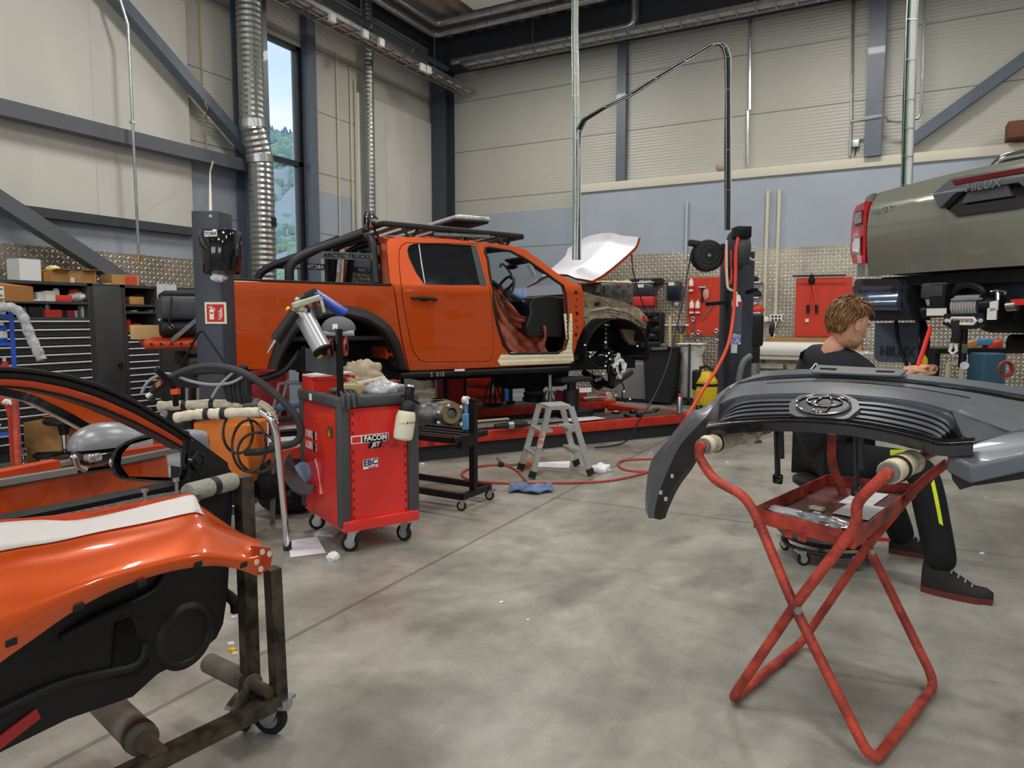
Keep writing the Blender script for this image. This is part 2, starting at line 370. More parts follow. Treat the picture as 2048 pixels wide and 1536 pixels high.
def treadplate():
    m = bpy.data.materials.new('tread_plate'); m.use_nodes = True; nt = m.node_tree; b = nt.nodes['Principled BSDF']
    b.inputs['Metallic'].default_value = .72; b.inputs['Roughness'].default_value = .38
    tc = nd(nt, 'ShaderNodeTexCoord'); se = nd(nt, 'ShaderNodeSeparateXYZ'); nt.links.new(tc.outputs['Object'], se.inputs[0])
    u = mth(nt, 'DIVIDE', mth(nt, 'ADD', se.outputs['X'], se.outputs['Y']), .054); v = mth(nt, 'DIVIDE', se.outputs['Z'], .054)
    fu = mth(nt, 'FLOOR', u); fv = mth(nt, 'FLOOR', v); par = mth(nt, 'MULTIPLY', mth(nt, 'PINGPONG', mth(nt, 'ADD', fu, fv), 1.0), 2.0)
    sg = mth(nt, 'SUBTRACT', par, 1.0)
    a = mth(nt, 'SUBTRACT', mth(nt, 'SUBTRACT', u, fu), .5); c = mth(nt, 'SUBTRACT', mth(nt, 'SUBTRACT', v, fv), .5)
    c = mth(nt, 'MULTIPLY', c, sg)
    l = mth(nt, 'MULTIPLY', mth(nt, 'ADD', a, c), 1.0); s = mth(nt, 'MULTIPLY', mth(nt, 'SUBTRACT', a, c), 3.2)
    r = mth(nt, 'SQRT', mth(nt, 'ADD', mth(nt, 'MULTIPLY', l, l), mth(nt, 'MULTIPLY', s, s)))
    h = mth(nt, 'MAXIMUM', mth(nt, 'SUBTRACT', 1.0, mth(nt, 'DIVIDE', r, .68)), 0.0)
    bp = nd(nt, 'ShaderNodeBump'); bp.inputs['Distance'].default_value = .012; bp.inputs['Strength'].default_value = .6
    nt.links.new(h, bp.inputs['Height']); nt.links.new(bp.outputs[0], b.inputs['Normal'])
    nz = nd(nt, 'ShaderNodeTexNoise'); nz.inputs['Scale'].default_value = 2; nt.links.new(tc.outputs['Object'], nz.inputs['Vector'])
    cr = nd(nt, 'ShaderNodeValToRGB'); cr.color_ramp.elements[0].color = lin('968d7d'); cr.color_ramp.elements[1].color = lin('b5ac9b'); cr.color_ramp.elements[0].position = .35; cr.color_ramp.elements[1].position = .65
    nt.links.new(nz.outputs[0], cr.inputs[0])
    mx = nd(nt, 'ShaderNodeMixRGB', blend_type='ADD'); mx.inputs[0].default_value = .55; nt.links.new(cr.outputs[0], mx.inputs[1]); 
    nt.links.new(mth(nt, 'MULTIPLY', mth(nt, 'MINIMUM', mth(nt, 'MULTIPLY', h, 3.0), 1.0), .75), mx.inputs[2]); nt.links.new(mx.outputs[0], b.inputs['Base Color'])  # glint of the raised lozenges painted in as lighter base colour
    return m
TREAD = treadplate()
ST('floor', M().box(((XL+XR)/2, (YF+YB)/2, -.1), (XR-XL+.4, YB-YF+.4, .2)), CONC)
# left wall with the tall window opening
wy0, wy1, wz0, wz1 = 7.42, 8.3, 1.15, 5.42
m = M(); t = .2; x = XL-t/2
m.box((x, (YF+wy0)/2, ZC/2), (t, wy0-YF, ZC)); m.box((x, (YB+wy1)/2+.1, ZC/2), (t, YB-wy1+.2, ZC))
m.box((x, (wy0+wy1)/2, wz0/2), (t, wy1-wy0, wz0)); m.box((x, (wy0+wy1)/2, (wz1+ZC)/2), (t, wy1-wy0, ZC-wz1))
ST('wall_left', m, WALLM)
ST('wall_back', M().box(((XL+XR)/2, YB+.1, ZC/2), (XR-XL, .2, ZC)), WALLM)
ST('wall_right', M().box((XR+.1, (YF+YB)/2, ZC/2), (.2, YB-YF+.4, ZC)), WALLM)
ST('wall_front', M().box(((XL+XR)/2, YF-.1, ZC/2), (XR-XL+.4, .2, ZC)), WALLM)
# trapezoidal steel deck
prof = []; xx = XL-.2
while xx < XR+.2:
    prof += [(xx, 0), (xx+.12, 0), (xx+.155, .09), (xx+.27, .09)]; xx += .31
m = M(); m.loft([[V(p[0], y, ZC-.1+p[1]) for p in prof] for y in (YF-.2, YB+.2)], .02)
ST('ceiling', m, mat('steel_deck', 'c4bbb0', .5, .1, col2='94827a', vscale=1.2, stretch=(3, .3, 1)))
# gates behind the camera: daylight panes in a frame
for i, gx in enumerate((-4.2, 2.6)):
    m = M()
    for k in range(5): m.box((gx-2.05+k*1.025, YF+.05, 2.9), (.06, .1, 2.0))
    for k in range(3): m.box((gx, YF+.05, 1.9+k*1.0), (4.15, .1, .06))
    ST('window_%d' % (i+2), m, COLM)
# partition with cream top in front of the back wall
PY = YB-.18; px0 = WY(1153, 500, PY).x
ST('trim_1', M().box(((px0+XR)/2, PY+.09, 1.78), (XR-px0, .18, 3.56)), BLUEG)
ST('trim_2', M().box(((px0+XR)/2, PY+.08, 3.63), (XR-px0+.02, .24, .14), bev=.01), TRIMM)
# tread plate sheets
def sheets(n, rects, horizontal_x):
    m = M()
    for a, b, z0, z1 in rects:
        if horizontal_x: m.box(((a+b)/2, PY-.008, (z0+z1)/2), (b-a-.006, .012, z1-z0))
        else: m.box((XL+.008, (a+b)/2, (z0+z1)/2), (.012, b-a-.006, z1-z0))
    ST(n, m, TREAD)
sheets('trim_3', [(px0+k*1.25+.01, px0+(k+1)*1.25+.01, z0, z1) for k in range(8) for z0, z1 in ((0, 1.24), (1.245, 2.46))], True)
sheets('trim_4', [(a, a+1.25, 0, 2.13) for a in (-1.2, .05, 1.3, 2.55, 3.8, 5.05)]+[(6.3, 7.3, 0, 2.13), (8.75, 11.85, 0, 2.13)], False)
m = M(); m.box((XL+.3, 0, 0), (.01, .01, .01))
# smooth white sheets fixed over the wall
z0, z1 = 2.52, 5.3
m = M(); yy = 6.25
while yy > -6.5: m.box((XL+.03, yy-.62, (z0+z1)/2), (.05, 1.238, z1-z0)); yy -= 1.24
ST('trim_5', m, SHEETM)
m = M(); ya = WX(711, 400).y; ye = WX(865, 400).y; n = 3
for k in range(n): m.box((XL+.03, ya+(ye-ya)*(k+.5)/n, (2.2+5.1)/2), (.05, (ye-ya)/n-.006, 2.9))
ST('trim_6', m, SHEETM)
ST('trim_7', M().box((XL+.07, 1.5, 2.47), (.12, 9.5, .1)), mat('dark_channel', '3d4148', .5))
# steel frame of the hall
def column(n, pa, pb, w, d, z1=ZC):
    pass
m = M()
def hcol(m, cx, cy, w, d, z0, z1, ax):           # H section; flange faces the room; ax 0 = on left wall, 1 = on back wall
    if ax == 0:
        m.box((cx-d/2+.01, cy, (z0+z1)/2), (.02, w, z1-z0)); m.box((cx+d/2-.01, cy, (z0+z1)/2), (.02, w, z1-z0)); m.box((cx, cy, (z0+z1)/2), (d-.04, .015, z1-z0))
    else:
        m.box((cx, cy-d/2+.01, (z0+z1)/2), (w, .02, z1-z0)); m.box((cx, cy+d/2-.01, (z0+z1)/2), (w, .02, z1-z0)); m.box((cx, cy, (z0+z1)/2), (.015, d-.04, z1-z0))
ST('trim_8', (hcol(m, XL+.2, 7.12, .3, .36, 0, ZC-.2, 0), m)[1], COLM)
m = M(); m.box((XL+.07, 8.37, 3.4), (.14, .17, 6.7)); ST('trim_9', m, COLM)
m = M(); hcol(m, XL+.24, YB-.17, .3, .34, 0, ZC-.2, 1); ST('trim_10', m, mat('column_dark', '3c434c', .4))
m = M(); c = WY(1247, 200, YB); m.box((c.x, YB-.06, 5.2), (.16, .12, 3.6)); ST('trim_11', m, COLM)
m = M(); c = WY(1752, 150, YB-.15); hcol(m, c.x, YB-.15, .22, .3, 3.7, ZC-.2, 1); ST('trim_12', m, COLM)
m = M(); a = WX(-60, 225, XL+.2); b = WX(500, 351, XL+.2); m.bar(V(a.x, a.y, 3.42), V(a.x, 7.2, 3.42), .14, .16); 
m.bar(V(a.x, -6.8, 3.42), V(a.x, a.y, 3.42), .14, .16); ST('trim_13', m, GREY)
m = M(); a = WX(235, 0, XL+.24); b = WX(500, 305, XL+.24); d = (b-a); m.bar(a-d*.8, b+d*.02, .13, .15, up=(1, 0, 0)); ST('trim_14', m, COLM)
m = M(); a = WX(0, 402, XL+.24); b = WX(275, 580, XL+.24); d = (b-a); m.bar(a-d*.9, b+d*.1, .15, .16, up=(1, 0, 0)); ST('trim_15', m, GREY)
m = M(); a = WY(1812, 290, YB-.12); b = WY(2060, 110, YB-.12); m.bar(a, b+(b-a), .15, .13, up=(0, 1, 0)); ST('trim_16', m, COLM)
# beams under the deck
BEAM = mat('roof_beam', '3a3d42', .5)
m = M(); m.box((.5, YB-.16, 6.32), (XR-XL, .3, .56)); m.box((XL+.1, 2.5, 6.6), (.18, 18.6, .22)); ST('trim_17', m, BEAM)
# window frame and panes
m = M(); fx = XL-.06
for yy in (wy0+.03, wy1-.05): m.box((fx, yy, (wz0+wz1)/2), (.1, .06 if yy < 8 else .1, wz1-wz0))
for zz, h in ((wz0+.04, .08), (wz1-.03, .06), (3.70, .07)): m.box((fx, (wy0+wy1)/2, zz), (.1, wy1-wy0, h))
w = ST('window_1', m, mat('window_frame_paint', '22262c', .4))
m = M(); m.box((fx, (wy0+wy1)/2, (wz0+3.67)/2+.03), (.015, wy1-wy0-.15, 3.67-wz0-.08)); m.box((fx, (wy0+wy1)/2, (3.73+wz1)/2), (.015, wy1-wy0-.15, wz1-3.73-.06))
ST('pane', m, mat('window_glass', 'e8f2f5', .01, 0, .2, alpha=.07), w)
m = M(); m.box((XL-.11, wy1-.012, (wz0+wz1)/2), (.18, .02, wz1-wz0)); m.box((XL-.11, wy0+.012, (wz0+wz1)/2), (.18, .02, wz1-wz0)); ST('window_reveal', m, mat('white_reveal', 'dfe3e8', .5), w)
# ------------------------------------------------------------ hillside outside the window
def hgt(s, d):
    return -6+ (d-60)*.27 + 9*math.sin(s*.021+1.3)+5*math.sin(s*.05+d*.01) + 3.2*math.sin(d*.06+s*.03)
rows = []
hd = (WX(595, 300)-CAM); hd.z = 0; hd.normalize(); hx = V(hd.y, -hd.x, 0)
rnd = random.Random(3)
for i in range(60):
    d = 60+i*4.6
    rows.append([V(hd.x*d+hx.x*s, hd.y*d+hx.y*s, hgt(s, d)+rnd.uniform(-1.8, 1.8)) for s in range(-190, 140, 3)])
ST('ground_hillside', M().loft(rows), mat('hillside_haze_tint', '8aa9a6', .95, col2='a3abb8', vscale=.03, bump=1, bscale=.6), sharp=180)  # blue-grey tint paints the distance haze into the slope's colour
m = M(); 
for k in range(900):
    d = 318+rnd.uniform(-60, 8); s = rnd.uniform(-45, 40); h = rnd.uniform(4, 8); z = hgt(s, d)-1
    b = V(hd.x*d+hx.x*s, hd.y*d+hx.y*s, z); m.tube([b, b+V(0, 0, h*.35), b+V(0, 0, h)], [h*.16, h*.22, .05], 5)
TH('conifer_forest', m, mat('conifer_haze_blue', '6488a0', .9), 'conifer forest tinted with haze along the hill ridge outside the tall window', 'trees', kind='stuff')  # blue of the haze is mixed into the tree colour
m = M()
for k in range(2600):
    d = 62+rnd.random()**1.5*240; s = rnd.uniform(-30, 24)*d/150; r = rnd.uniform(.35, .8)*(.5+d/160)
    m.ell(V(hd.x*d+hx.x*s, hd.y*d+hx.y*s, hgt(s, d)+r*.5), (r, r, r*1.15), n=6)
TH('broadleaf_trees', m, mat('broadleaf_haze_green', '94b089', .9, col2='6f99a0', vscale=.09), 'pale green, haze tinted broadleaf trees on the lower slope outside the window', 'trees', kind='stuff')  # leaf green with bluish haze painted into the colour
m = M(); ga = hd*42+hx*(-4.2)+V(0, 0, -.5)
for k in range(9): m.box(ga+hx*(k*.22)+V(0, 0, 1.1), (.04, .04, 4.2))
for k in range(5): m.bar(ga+V(0, 0, -.6+k*.95), ga+hx*1.8+V(0, 0, -.6+k*.95), .04, .04)
TH('lattice_fence', m, WHITE, 'white lattice frame outside at the foot of the window', 'fence')
ST('ground_outside', M().box((XL-60, 20, -6.3), (118, 200, .2)), mat('outside_ground', '8a9a80', .9))

# ------------------------------------------------------------ ducts, pipes, trays
DUCTM = mat('spiral_duct_metal', 'a4a6a2', .36, .85, var=.1, vscale=3)
def spiral(pts, r):
    m = M(); pts = smooth_path(pts, 8); q = [pts[0]]; rs = []
    L = 0; ds = [0]
    for a, b in zip(pts, pts[1:]): L += (b-a).length; ds.append(L)
    n = int(L/.07); P_ = []; R_ = []
    for k in range(n*2):
        t = k/(n*2-1)*L; i = max(j for j in range(len(ds)) if ds[j] <= t+1e-9); i = min(i, len(pts)-2)
        P_.append(pts[i].lerp(pts[i+1], (t-ds[i])/(ds[i+1]-ds[i]))); R_.append(r if k % 2 else r*.94)
    return m.tube(P_, R_, 24)
dx = XL+.55
pa = [WX(495, -160, dx), WX(497, 0, dx), WX(503, 235, dx), WX(507, 262, dx), WX(518, 305, dx), WX(522, 330, dx), WX(524, 420, dx), WX(525, 700, dx)]
for p in pa[:3]: p.y = pa[1].y
for p in pa[5:]: p.y = pa[6].y
t = T('spiral_duct', 'large galvanised spiral ventilation duct with an offset beside the tall window', 'duct', tuple(pa[-1]))
O('duct_pipe', spiral(pa, .165), DUCTM, t, sharp=12)
for p, q in ((pa[2], pa[3]), (pa[4], pa[5])): c = (p+q)/2; d = (q-p).normalized(); O('duct_collar', M().cyl(c-d*.05, c+d*.05, .172, n=24), STEEL, t)
O('damper_handle', M().box(WX(541, 445, dx+.1)+V(.05, 0, 0), (.05, .07, .12)), BLK, t)
m = M(); p0, p1 = WX(737, 105, XL+.2), WX(742, 480, XL+.2); c = (p0+p1)/2
TH('straight_duct', spiral([V(p0.x, c.y, p0.z+1.2), V(p0.x, c.y, 1.2)], .085), DUCTM, 'slim vertical metal duct on the wall panels right of the window', 'duct', sharp=12)
def pipe(name, pts, r, ma, label, cat='pipe', group=None, clips=(), n=8):
    m = M().tube(pts, r, n)
    if not clips: return TH(name, m, ma, label, cat, group)
    o = T(name, label, cat, tuple(pts[-1]), group); O('pipe_run', m, ma, o)
    for c in clips: O('pipe_clip', M().box(c, (.05, .05, .025)), STEEL, o)
    return o
k = XL+.42; a = WX(250, 0, k); b = WX(281, 512, k); yb = (a.y+b.y)/2
pipe('conduit', [V(k, yb-.1, a.z+1), V(k, yb-.1, 4.9), V(k, yb, 4.6), V(k, yb, b.z)], .016, STEEL, 'thin vertical steel air pipe crossing the grey beams on the left wall', clips=[V(k, yb, 3.55), V(k, yb-.1, 5.2)])
TH('pipe_coupling', M().cyl(V(k, yb, b.z-.03), V(k, yb, b.z), .03).cyl(V(k, yb, b.z-.09), V(k, yb, b.z-.03), .018), mat('brass', 'b98e45', .3, .9), 'brass coupling at the lower end of the thin steel air pipe', 'coupling')
k = XL+.06; a = WX(398, 0, k); pts = [WX(398, -60, k), WX(400, 60, k), WX(405, 180, k), WX(412, 210, XL+.4), WX(415, 215, XL+.4), WX(412, 235, k), WX(414, 318, k)]
pipe('cable', pts, .008, mat('rusty_wire', 'b59a66', .7), 'rust coloured cable running down the ribbed wall left of the duct', 'cable')
pipe('cable', [WX(426, 322, XL+.36), WX(420, 345, XL+.3), P(421, 420, 5.2), P(421, 432, 4.9)], .011, mat('cream_cable', 'd9d4c4', .5), 'cream cable dropping from the grey beam to the dark lift post', 'cable')
for i, (u0, lab) in enumerate(((677, 'thin cream conduit nearest the window on the wall right of it'), (703, 'thin cream conduit midway between window and slim duct'), (712, 'cream edge strip beside the slim vertical duct'))):
    a = WX(u0, 300, XL+.03); pipe('conduit', [V(XL+.03, a.y, 5.6-(i*.15)), V(XL+.03, a.y, 2.2)], .011, mat('cream_conduit', 'd3cba8', .6), lab)
# double pipes under the deck
PIPEM = mat('insulated_pipe_foil', 'c9cccf', .25, .8, var=.08)
def ringpipe(name, pts, r, label, ma=PIPEM, step=1.2):
    t = T(name, label, 'pipe', tuple(pts[0])); O('pipe_run', M().tube(fillet(pts, .15), r, 14), ma, t)
    for a, b in zip(pts, pts[1:]):
        n = int((b-a).length/step)
        for i in range(1, n+1): c = a.lerp(b, i/(n+1)); d = (b-a).normalized(); O('pipe_band', M().cyl(c-d*.02, c+d*.02, r*1.1, n=14), STEEL, t)
ringpipe('ceiling_pipe', [V(XL+.64, -3, 6.6), V(XL+.64, YB-.95, 6.6), V(XR-.5, YB-.95, 6.6)], .062, 'upper foil clad pipe turning the corner under the ceiling deck')
ringpipe('ceiling_pipe', [V(XL+.46, -3, 6.5), V(XL+.46, YB-.77, 6.5), V(XR-.5, YB-.77, 6.5)], .062, 'lower foil clad pipe turning the corner under the ceiling deck')
p1 = WY(1265, 66, YB-.5)
ringpipe('sprinkler_pipe', [V(XL+.6, YB-.4, 6.12), V(p1.x, YB-.4, 6.12), V(p1.x, YB-.4, 6.7)], .06, 'metal pipe above the back wall cable ladder turning up to the roof')
ringpipe('wall_header_pipe', [V(XL+.55, -3, 5.98), V(XL+.55, YB-.5, 5.98)], .05, 'dark grey pipe above the left wall cable ladder', COLM)
def ladder(name, a, b, w, label, z, side, cables, step=.3, drops=()):
    a, b = V(*a, z), V(*b, z); d = (b-a).normalized(); y = V(-d.y, d.x, 0)
    t = T(name, label, 'cable ladder', tuple(a))
    for s in (-1, 1): O('side_rail', M().bar(a+y*(s*w/2), b+y*(s*w/2), .02, .06), STEEL, t)
    n = int((b-a).length/step)
    for i in range(n+1): c = a+d*(i*step); O('rung', M().bar(c-y*w/2, c+y*w/2, .03, .02), STEEL, t)
    for k, (off, r, ma) in enumerate(cables): O('cable', M().tube([a+y*off+V(0, 0, .03)+V(0, 0, .01*math.sin(k)), a.lerp(b, .5)+y*(off+.02)+V(0, 0, .03), b+y*off+V(0, 0, .03)], r, 6), ma, t)
    for f in drops: c = a+d*f; O('hanger_rod', M().cyl(c+y*w/2, c+y*w/2+V(0, 0, ZC-.2-z), .01, n=6), STEEL, t)
WC = mat('white_cable', 'd8d8d4', .5); RC = mat('red_cable', 'b3402f', .5); GC = mat('green_cable', '6fa48c', .5); BC = mat('black_cable', '26282a', .5)
ladder('cable_ladder', (XL+.75, -4), (XL+.75, YB+.0-.1), .34, 'galvanised cable ladder with red and white cables along the left wall', 5.62, 0, [(-.1, .018, RC), (-.04, .014, WC), (.0, .02, WC), (.05, .016, RC), (.1, .014, WC)], drops=(5.5, 8, 10.5, 13, 15))
ladder('cable_ladder', (XL+1.0, YB-.62), (XR-.3, YB-.62), .3, 'galvanised cable ladder with pale cables along the back wall', 5.93, 1, [(-.08, .03, WC), (.0, .03, WC), (.07, .03, WC)], step=.28, drops=(1.3, 3.2, 5.0, 6.8, 8.6, 10))
for i, (x_, y_) in enumerate(((664, 36), (730, 68), (762, 85), (845, 135), (857, 140))):
    p = WX(x_, y_, XL+.95); TH('junction_box', M().box(p, (.06, .12, .12), bev=.01), WHITE, ['small white junction box highest up the left cable ladder', 'small white junction box second along the left cable ladder', 'small white junction box in the middle of the left cable ladder', 'small white junction box near the corner, left of a pair', 'small white junction box near the corner, right of a pair'][i], 'junction box')
# upright cable drops hanging from the roof
def drop(name, pts, label, w=.09, cab=((-.03, .012, GC), (.0, .014, WC), (.03, .010, WC)), r=.012, wire=True, zstep=.22):
    t = T(name, label, 'cable drop', tuple(pts[-1])); m = M()
    for k, (o, rr, ma) in enumerate(cab):
        O('cable', M().tube([p+Rt*(o+.006*math.sin(i*2.3+k)) for i, p in enumerate(pts)], rr, 6), ma, t)
    if wire:
        for s in (-1, 1): m.tube([p+Rt*(s*w/2)-Fh*.02 for p in pts], .004, 5)
        L = 0
        for a, b in zip(pts, pts[1:]):
            n = max(1, int((b-a).length/zstep))
            for i in range(n): c = a.lerp(b, i/n); m.bar(c-Rt*w/2-Fh*.02, c+Rt*w/2-Fh*.02, .005, .005)
        O('wire_tray', m, STEEL, t)
Z1 = 8.6; a = P(1149, 0, Z1); 
drop('cable_tray', [V(a.x, a.y, 6.7), P(1149, 60, Z1), P(1151, 235, Z1), P(1151, 400, Z1), P(1150, 520, Z1)], 'narrow wire tray with pale green cables hanging down behind the truck', w=.07, cab=((-.025, .01, GC), (.0, .017, WC), (.03, .02, mat('pale_pipe', 'c9d2c6', .5))))
drop('cable_bundle', [P(1156, 520, Z1), P(1156, 300, Z1), P(1158, 262, Z1), P(1168, 240, Z1-.1), P(1210, 215, 8.3), P(1262, 190, 8.2), P(1310, 158, 8.1), P(1370, 122, 8.0), P(1425, 90, 7.9), P(1440, 87, 7.9), P(1450, 95, 7.9), P(1455, 115, 7.9), P(1456, 180, 7.9), P(1456, 300, 7.9), P(1455, 460, 7.9)], 'black and cream cable bundle looping from wire tray over to the right lift post', cab=((-.02, .016, BC), (.005, .018, BC), (.028, .009, WC)), w=.05, zstep=.35)
Z2 = 6.2; b = P(1822, 0, Z2)
drop('cable_tray', [V(b.x, b.y, 6.7), P(1821, 40, Z2), P(1817, 200, Z2), P(1811, 370, Z2), P(1808, 430, Z2)], 'wide wire tray with white and green cables hanging above the grey green pickup', w=.09, cab=((-.03, .014, BC), (-.01, .01, GC), (.02, .022, WC), (.04, .016, WC)))
# small wall services on the back wall
BP = lambda x_, y_, d=.05: WY(x_, y_, YB-d)
pipe('conduit', [BP(1500, -40), BP(1500, 220), BP(1496, 222), BP(1495, 332)], .022, STEEL, 'steel conduit down the ribbed back wall right of the hose loop')
pipe('conduit', [BP(1707, -40), BP(1703, 240), BP(1700, 312)], .022, STEEL, 'steel conduit left of the blue grey column on the back wall')
pipe('conduit', [BP(1700, 244, .3), BP(1772, 233, .3), BP(1776, 242, .3), BP(1795, 244, .3), BP(1836, 237, .3), BP(1842, 225, .3), BP(1850, -30, .3)], .02, STEEL, 'horizontal steel conduit crossing the column and rising beside the cable tray')
t = T('alarm_box', 'small grey box with a short lead above the cream wall ledge', 'junction box', tuple(BP(1712, 300)))
O('box_body', M().box(BP(1712, 287), (.1, .07, .11), bev=.01), STEEL, t); O('lead', M().tube([BP(1712, 293), BP(1711, 303), BP(1709, 312)], .008, 6), BLK, t)
TH('ledge_box', M().box(WY(2040, 262, YB-.3)+V(.1, 0, 0), (.5, .3, .22), bev=.01), mat('brown_board', '6b4430', .8), 'brown box lying on the ledge at the top right', 'box')
TH('paper_ball', M().ell(WY(1442, 333, PY), .085, n=14), mat('beige_ball', 'b8a99a', .8), 'beige ball resting on the cream wall ledge behind the hose loop', 'ball')
for x_, y0, y1, lab in ((1374, 402, 520, 'short pale blue pipe on the grey blue wall above the dispensers'), (1536, 382, 640, 'left of two cream pipes running down to the wall sockets'), (1559, 380, 632, 'right of two cream pipes running down to the wall sockets')):
    a = WY(x_, y0, PY-.04); b = WY(x_-(6 if x_ > 1400 else 0), y1, PY-.04)
    TH('wall_pipe', M().tube([a, V(a.x, a.y, b.z)], .026 if x_ > 1400 else .018, 10), mat('cream_pipe', 'd5ceb8', .5) if x_ > 1400 else mat('pale_blue_pipe', 'b9c8d6', .4), lab, 'pipe')
# ceiling lamp housings
first = None
for i, (lx, ly) in enumerate(LAMPS):
    if first is None:
        t = T('ceiling_lamp', 'white housed strip lamp under the roof', 'ceiling lamp', (0, 0, 0), 'strip lamps under the roof')
        O('lamp_housing', M().box((0, 0, .08), (1.4, .4, .1), bev=.02), WHITE, t); O('hanger_wire', M().cyl((-.5, 0, .1), (-.5, 0, .8), .004, n=5).cyl((.5, 0, .1), (.5, 0, .8), .004, n=5), STEEL, t)
        first = t
    else: t = copy_tree(first)
    t.location = (lx, ly, 5.92); t['label'] = 'white strip lamp, %s row from the left wall, %s from the back wall' % (('first', 'middle', 'last')[i//4], ('nearest', 'second', 'third', 'farthest')[i % 4])
# ------------------------------------------------------------ the orange pickup on the ramp
t61 = math.radians(61); TA = Rt*math.sin(t61)+Fh*math.cos(t61); TOo = Rt*(-1.575)+Fh*6.6
TR = Plane((TOo.x, TOo.y), (TA.x, TA.y)); TN = TR.n
WID = 1.82
def tprof(z):                     # how far the side stands in from the widest line
    if z < 1.66: return .035*((1.66-z)/.8)**2 + (.012 if z < 1.45 else .012*(1.66-z)/.21 if z < 1.66 else 0)
    return .0+.26*(z-1.66)
def tp(px, py, ex=0):
    s, z = TR.sz(px, py, ex)
    for _ in range(3): s, z = TR.sz(px, py, tprof(z)+ex)
    return (s, z)
def L(pts, ex=0): return [tp(x, y, ex) for x, y in pts]
def near(s, z, w=0): return TR.at(s, z, tprof(z)+w)
def far(s, z, w=0): return TR.at(s, z, WID-tprof(z)-w)
truck = T('pickup_truck', 'orange double cab pickup raised over the red ramp, front door and wheels removed', 'pickup truck', tuple(TR.at(0, .5, .9)))
# bed side with wheel arch
bedtop = [(440, 559), (560, 562), (700, 566), (786, 571)]
gap = [(789, 590), (794, 625), (801, 670), (809, 710), (816, 739)]
arch_i = [(797, 739), (780, 690), (760, 662), (730, 643), (690, 633), (650, 634), (615, 645), (588, 668), (566, 705), (552, 738)]
arch_o = [(534, 738), (545, 700), (556, 664), (575, 628), (600, 616), (640, 611), (690, 611), (725, 615), (755, 630), (780, 650), (798, 683), (813, 738)]
bs = L(bedtop+gap)
s0 = tp(456, 650)[0]; ai = L(arch_i)
bedpoly = [(s0, bs[0][1])]+bs[1:]+ai+[(s0, tp(500, 738)[1])]
O('bed_side', M().panel(bedpoly, lambda a, b, w: near(a, b, w), .04, cuts=(0, .07)), ORANGE, truck, label='orange cargo bed side')
farbed = O('far_bed_side', M().panel(bedpoly, lambda a, b, w: far(a, b, w), .04, cuts=(0, .1)), ORANGE, truck)
fl = L(arch_o); fi = L(arch_i[::-1])
def resamp(p, n):
    d = [0]
    for a, b in zip(p, p[1:]): d.append(d[-1]+math.hypot(a[0]-b[0], a[1]-b[1]))
    out = []
    for i in range(n):
        t = d[-1]*i/(n-1); k = max(j for j in range(len(d)) if d[j] <= t+1e-9); k = min(k, len(p)-2); u = (t-d[k])/max(1e-9, d[k+1]-d[k])
        out.append((p[k][0]+(p[k+1][0]-p[k][0])*u, p[k][1]+(p[k+1][1]-p[k][1])*u))
    return out
a_, b_ = resamp(fl, 30), resamp(fi, 30)
rows = [[near(*p, w=.01) for p in a_], [near(p[0]*.9+q[0]*.1, p[1]*.9+q[1]*.1, -.05) for p, q in zip(a_, b_)], [near(p[0]*.25+q[0]*.75, p[1]*.25+q[1]*.75, -.085) for p, q in zip(a_, b_)], [near(*q, w=-.07) for q in b_], [near(*q, w=.06) for q in b_]]
O('wheel_arch_flare', M().loft(rows), BLK, truck, sharp=30)
rows = [[near(*q, w=.03) for q in b_], [near(*q, w=.55) for q in b_]]
O('wheel_well_liner', M().loft(rows, .01).prism([near(q[0], q[1], .55) for q in b_], TN*.01), DARK, truck)
rail = bs[0][1]
# bed inside, bulkhead, liner
m = M(); zf = 1.18; s1 = bs[3][0]-.02
m.box(TR.at((s0+s1)/2, zf, WID/2), (s1-s0, WID-.1, .04), TA); O('bed_floor', m, BLK, truck)
m = M(); m.box(TR.at(s1-.02, 1.42, WID/2), (.03, WID-.14, .5), TA)
O('bed_bulkhead', m, BLK, truck)
m = M()
for off in (.045, WID-.045): m.bar(TR.at(s0, rail+.005, off), TR.at(s1, bs[3][1]+.003, off), .10, .02, bev=.006)
O('bed_rail_cap', m, BLK, truck)
m = M(); q = L([(456, 630), (464, 633), (470, 648), (469, 658), (465, 666), (456, 668)]); m.prism([near(*p, w=-.012) for p in q], TN*.06); O('tail_light', m, mat('red_lens', 'b01414', .15, coat=1), truck)
# lowered tailgate
m = M(); zt = G  # placeholder
tg = [(-1.13, .08), (-1.62, .05), (-1.66, .25)]
m = M().box(TR.at(-1.39, 1.145, WID/2), (.5, WID-.16, .075), TA, bev=.03); m.box(TR.at(-1.39, 1.19, WID/2), (.36, WID-.4, .03), TA, bev=.01)
tgm = O('tailgate', m, ORANGE_IN, truck, label='orange tailgate folded down flat')
for k in range(6): O('fixing_hole', M().cyl(TR.at(-1.58+k*.075, 1.15, .075), TR.at(-1.58+k*.075, 1.15, .085), .012, n=10), BLK, tgm)
a, b = TR.hit(404, 630, .12), TR.hit(343, 681, .07); O('tailgate_strap', M().bar(a, b, .012, .035), STEEL, truck)
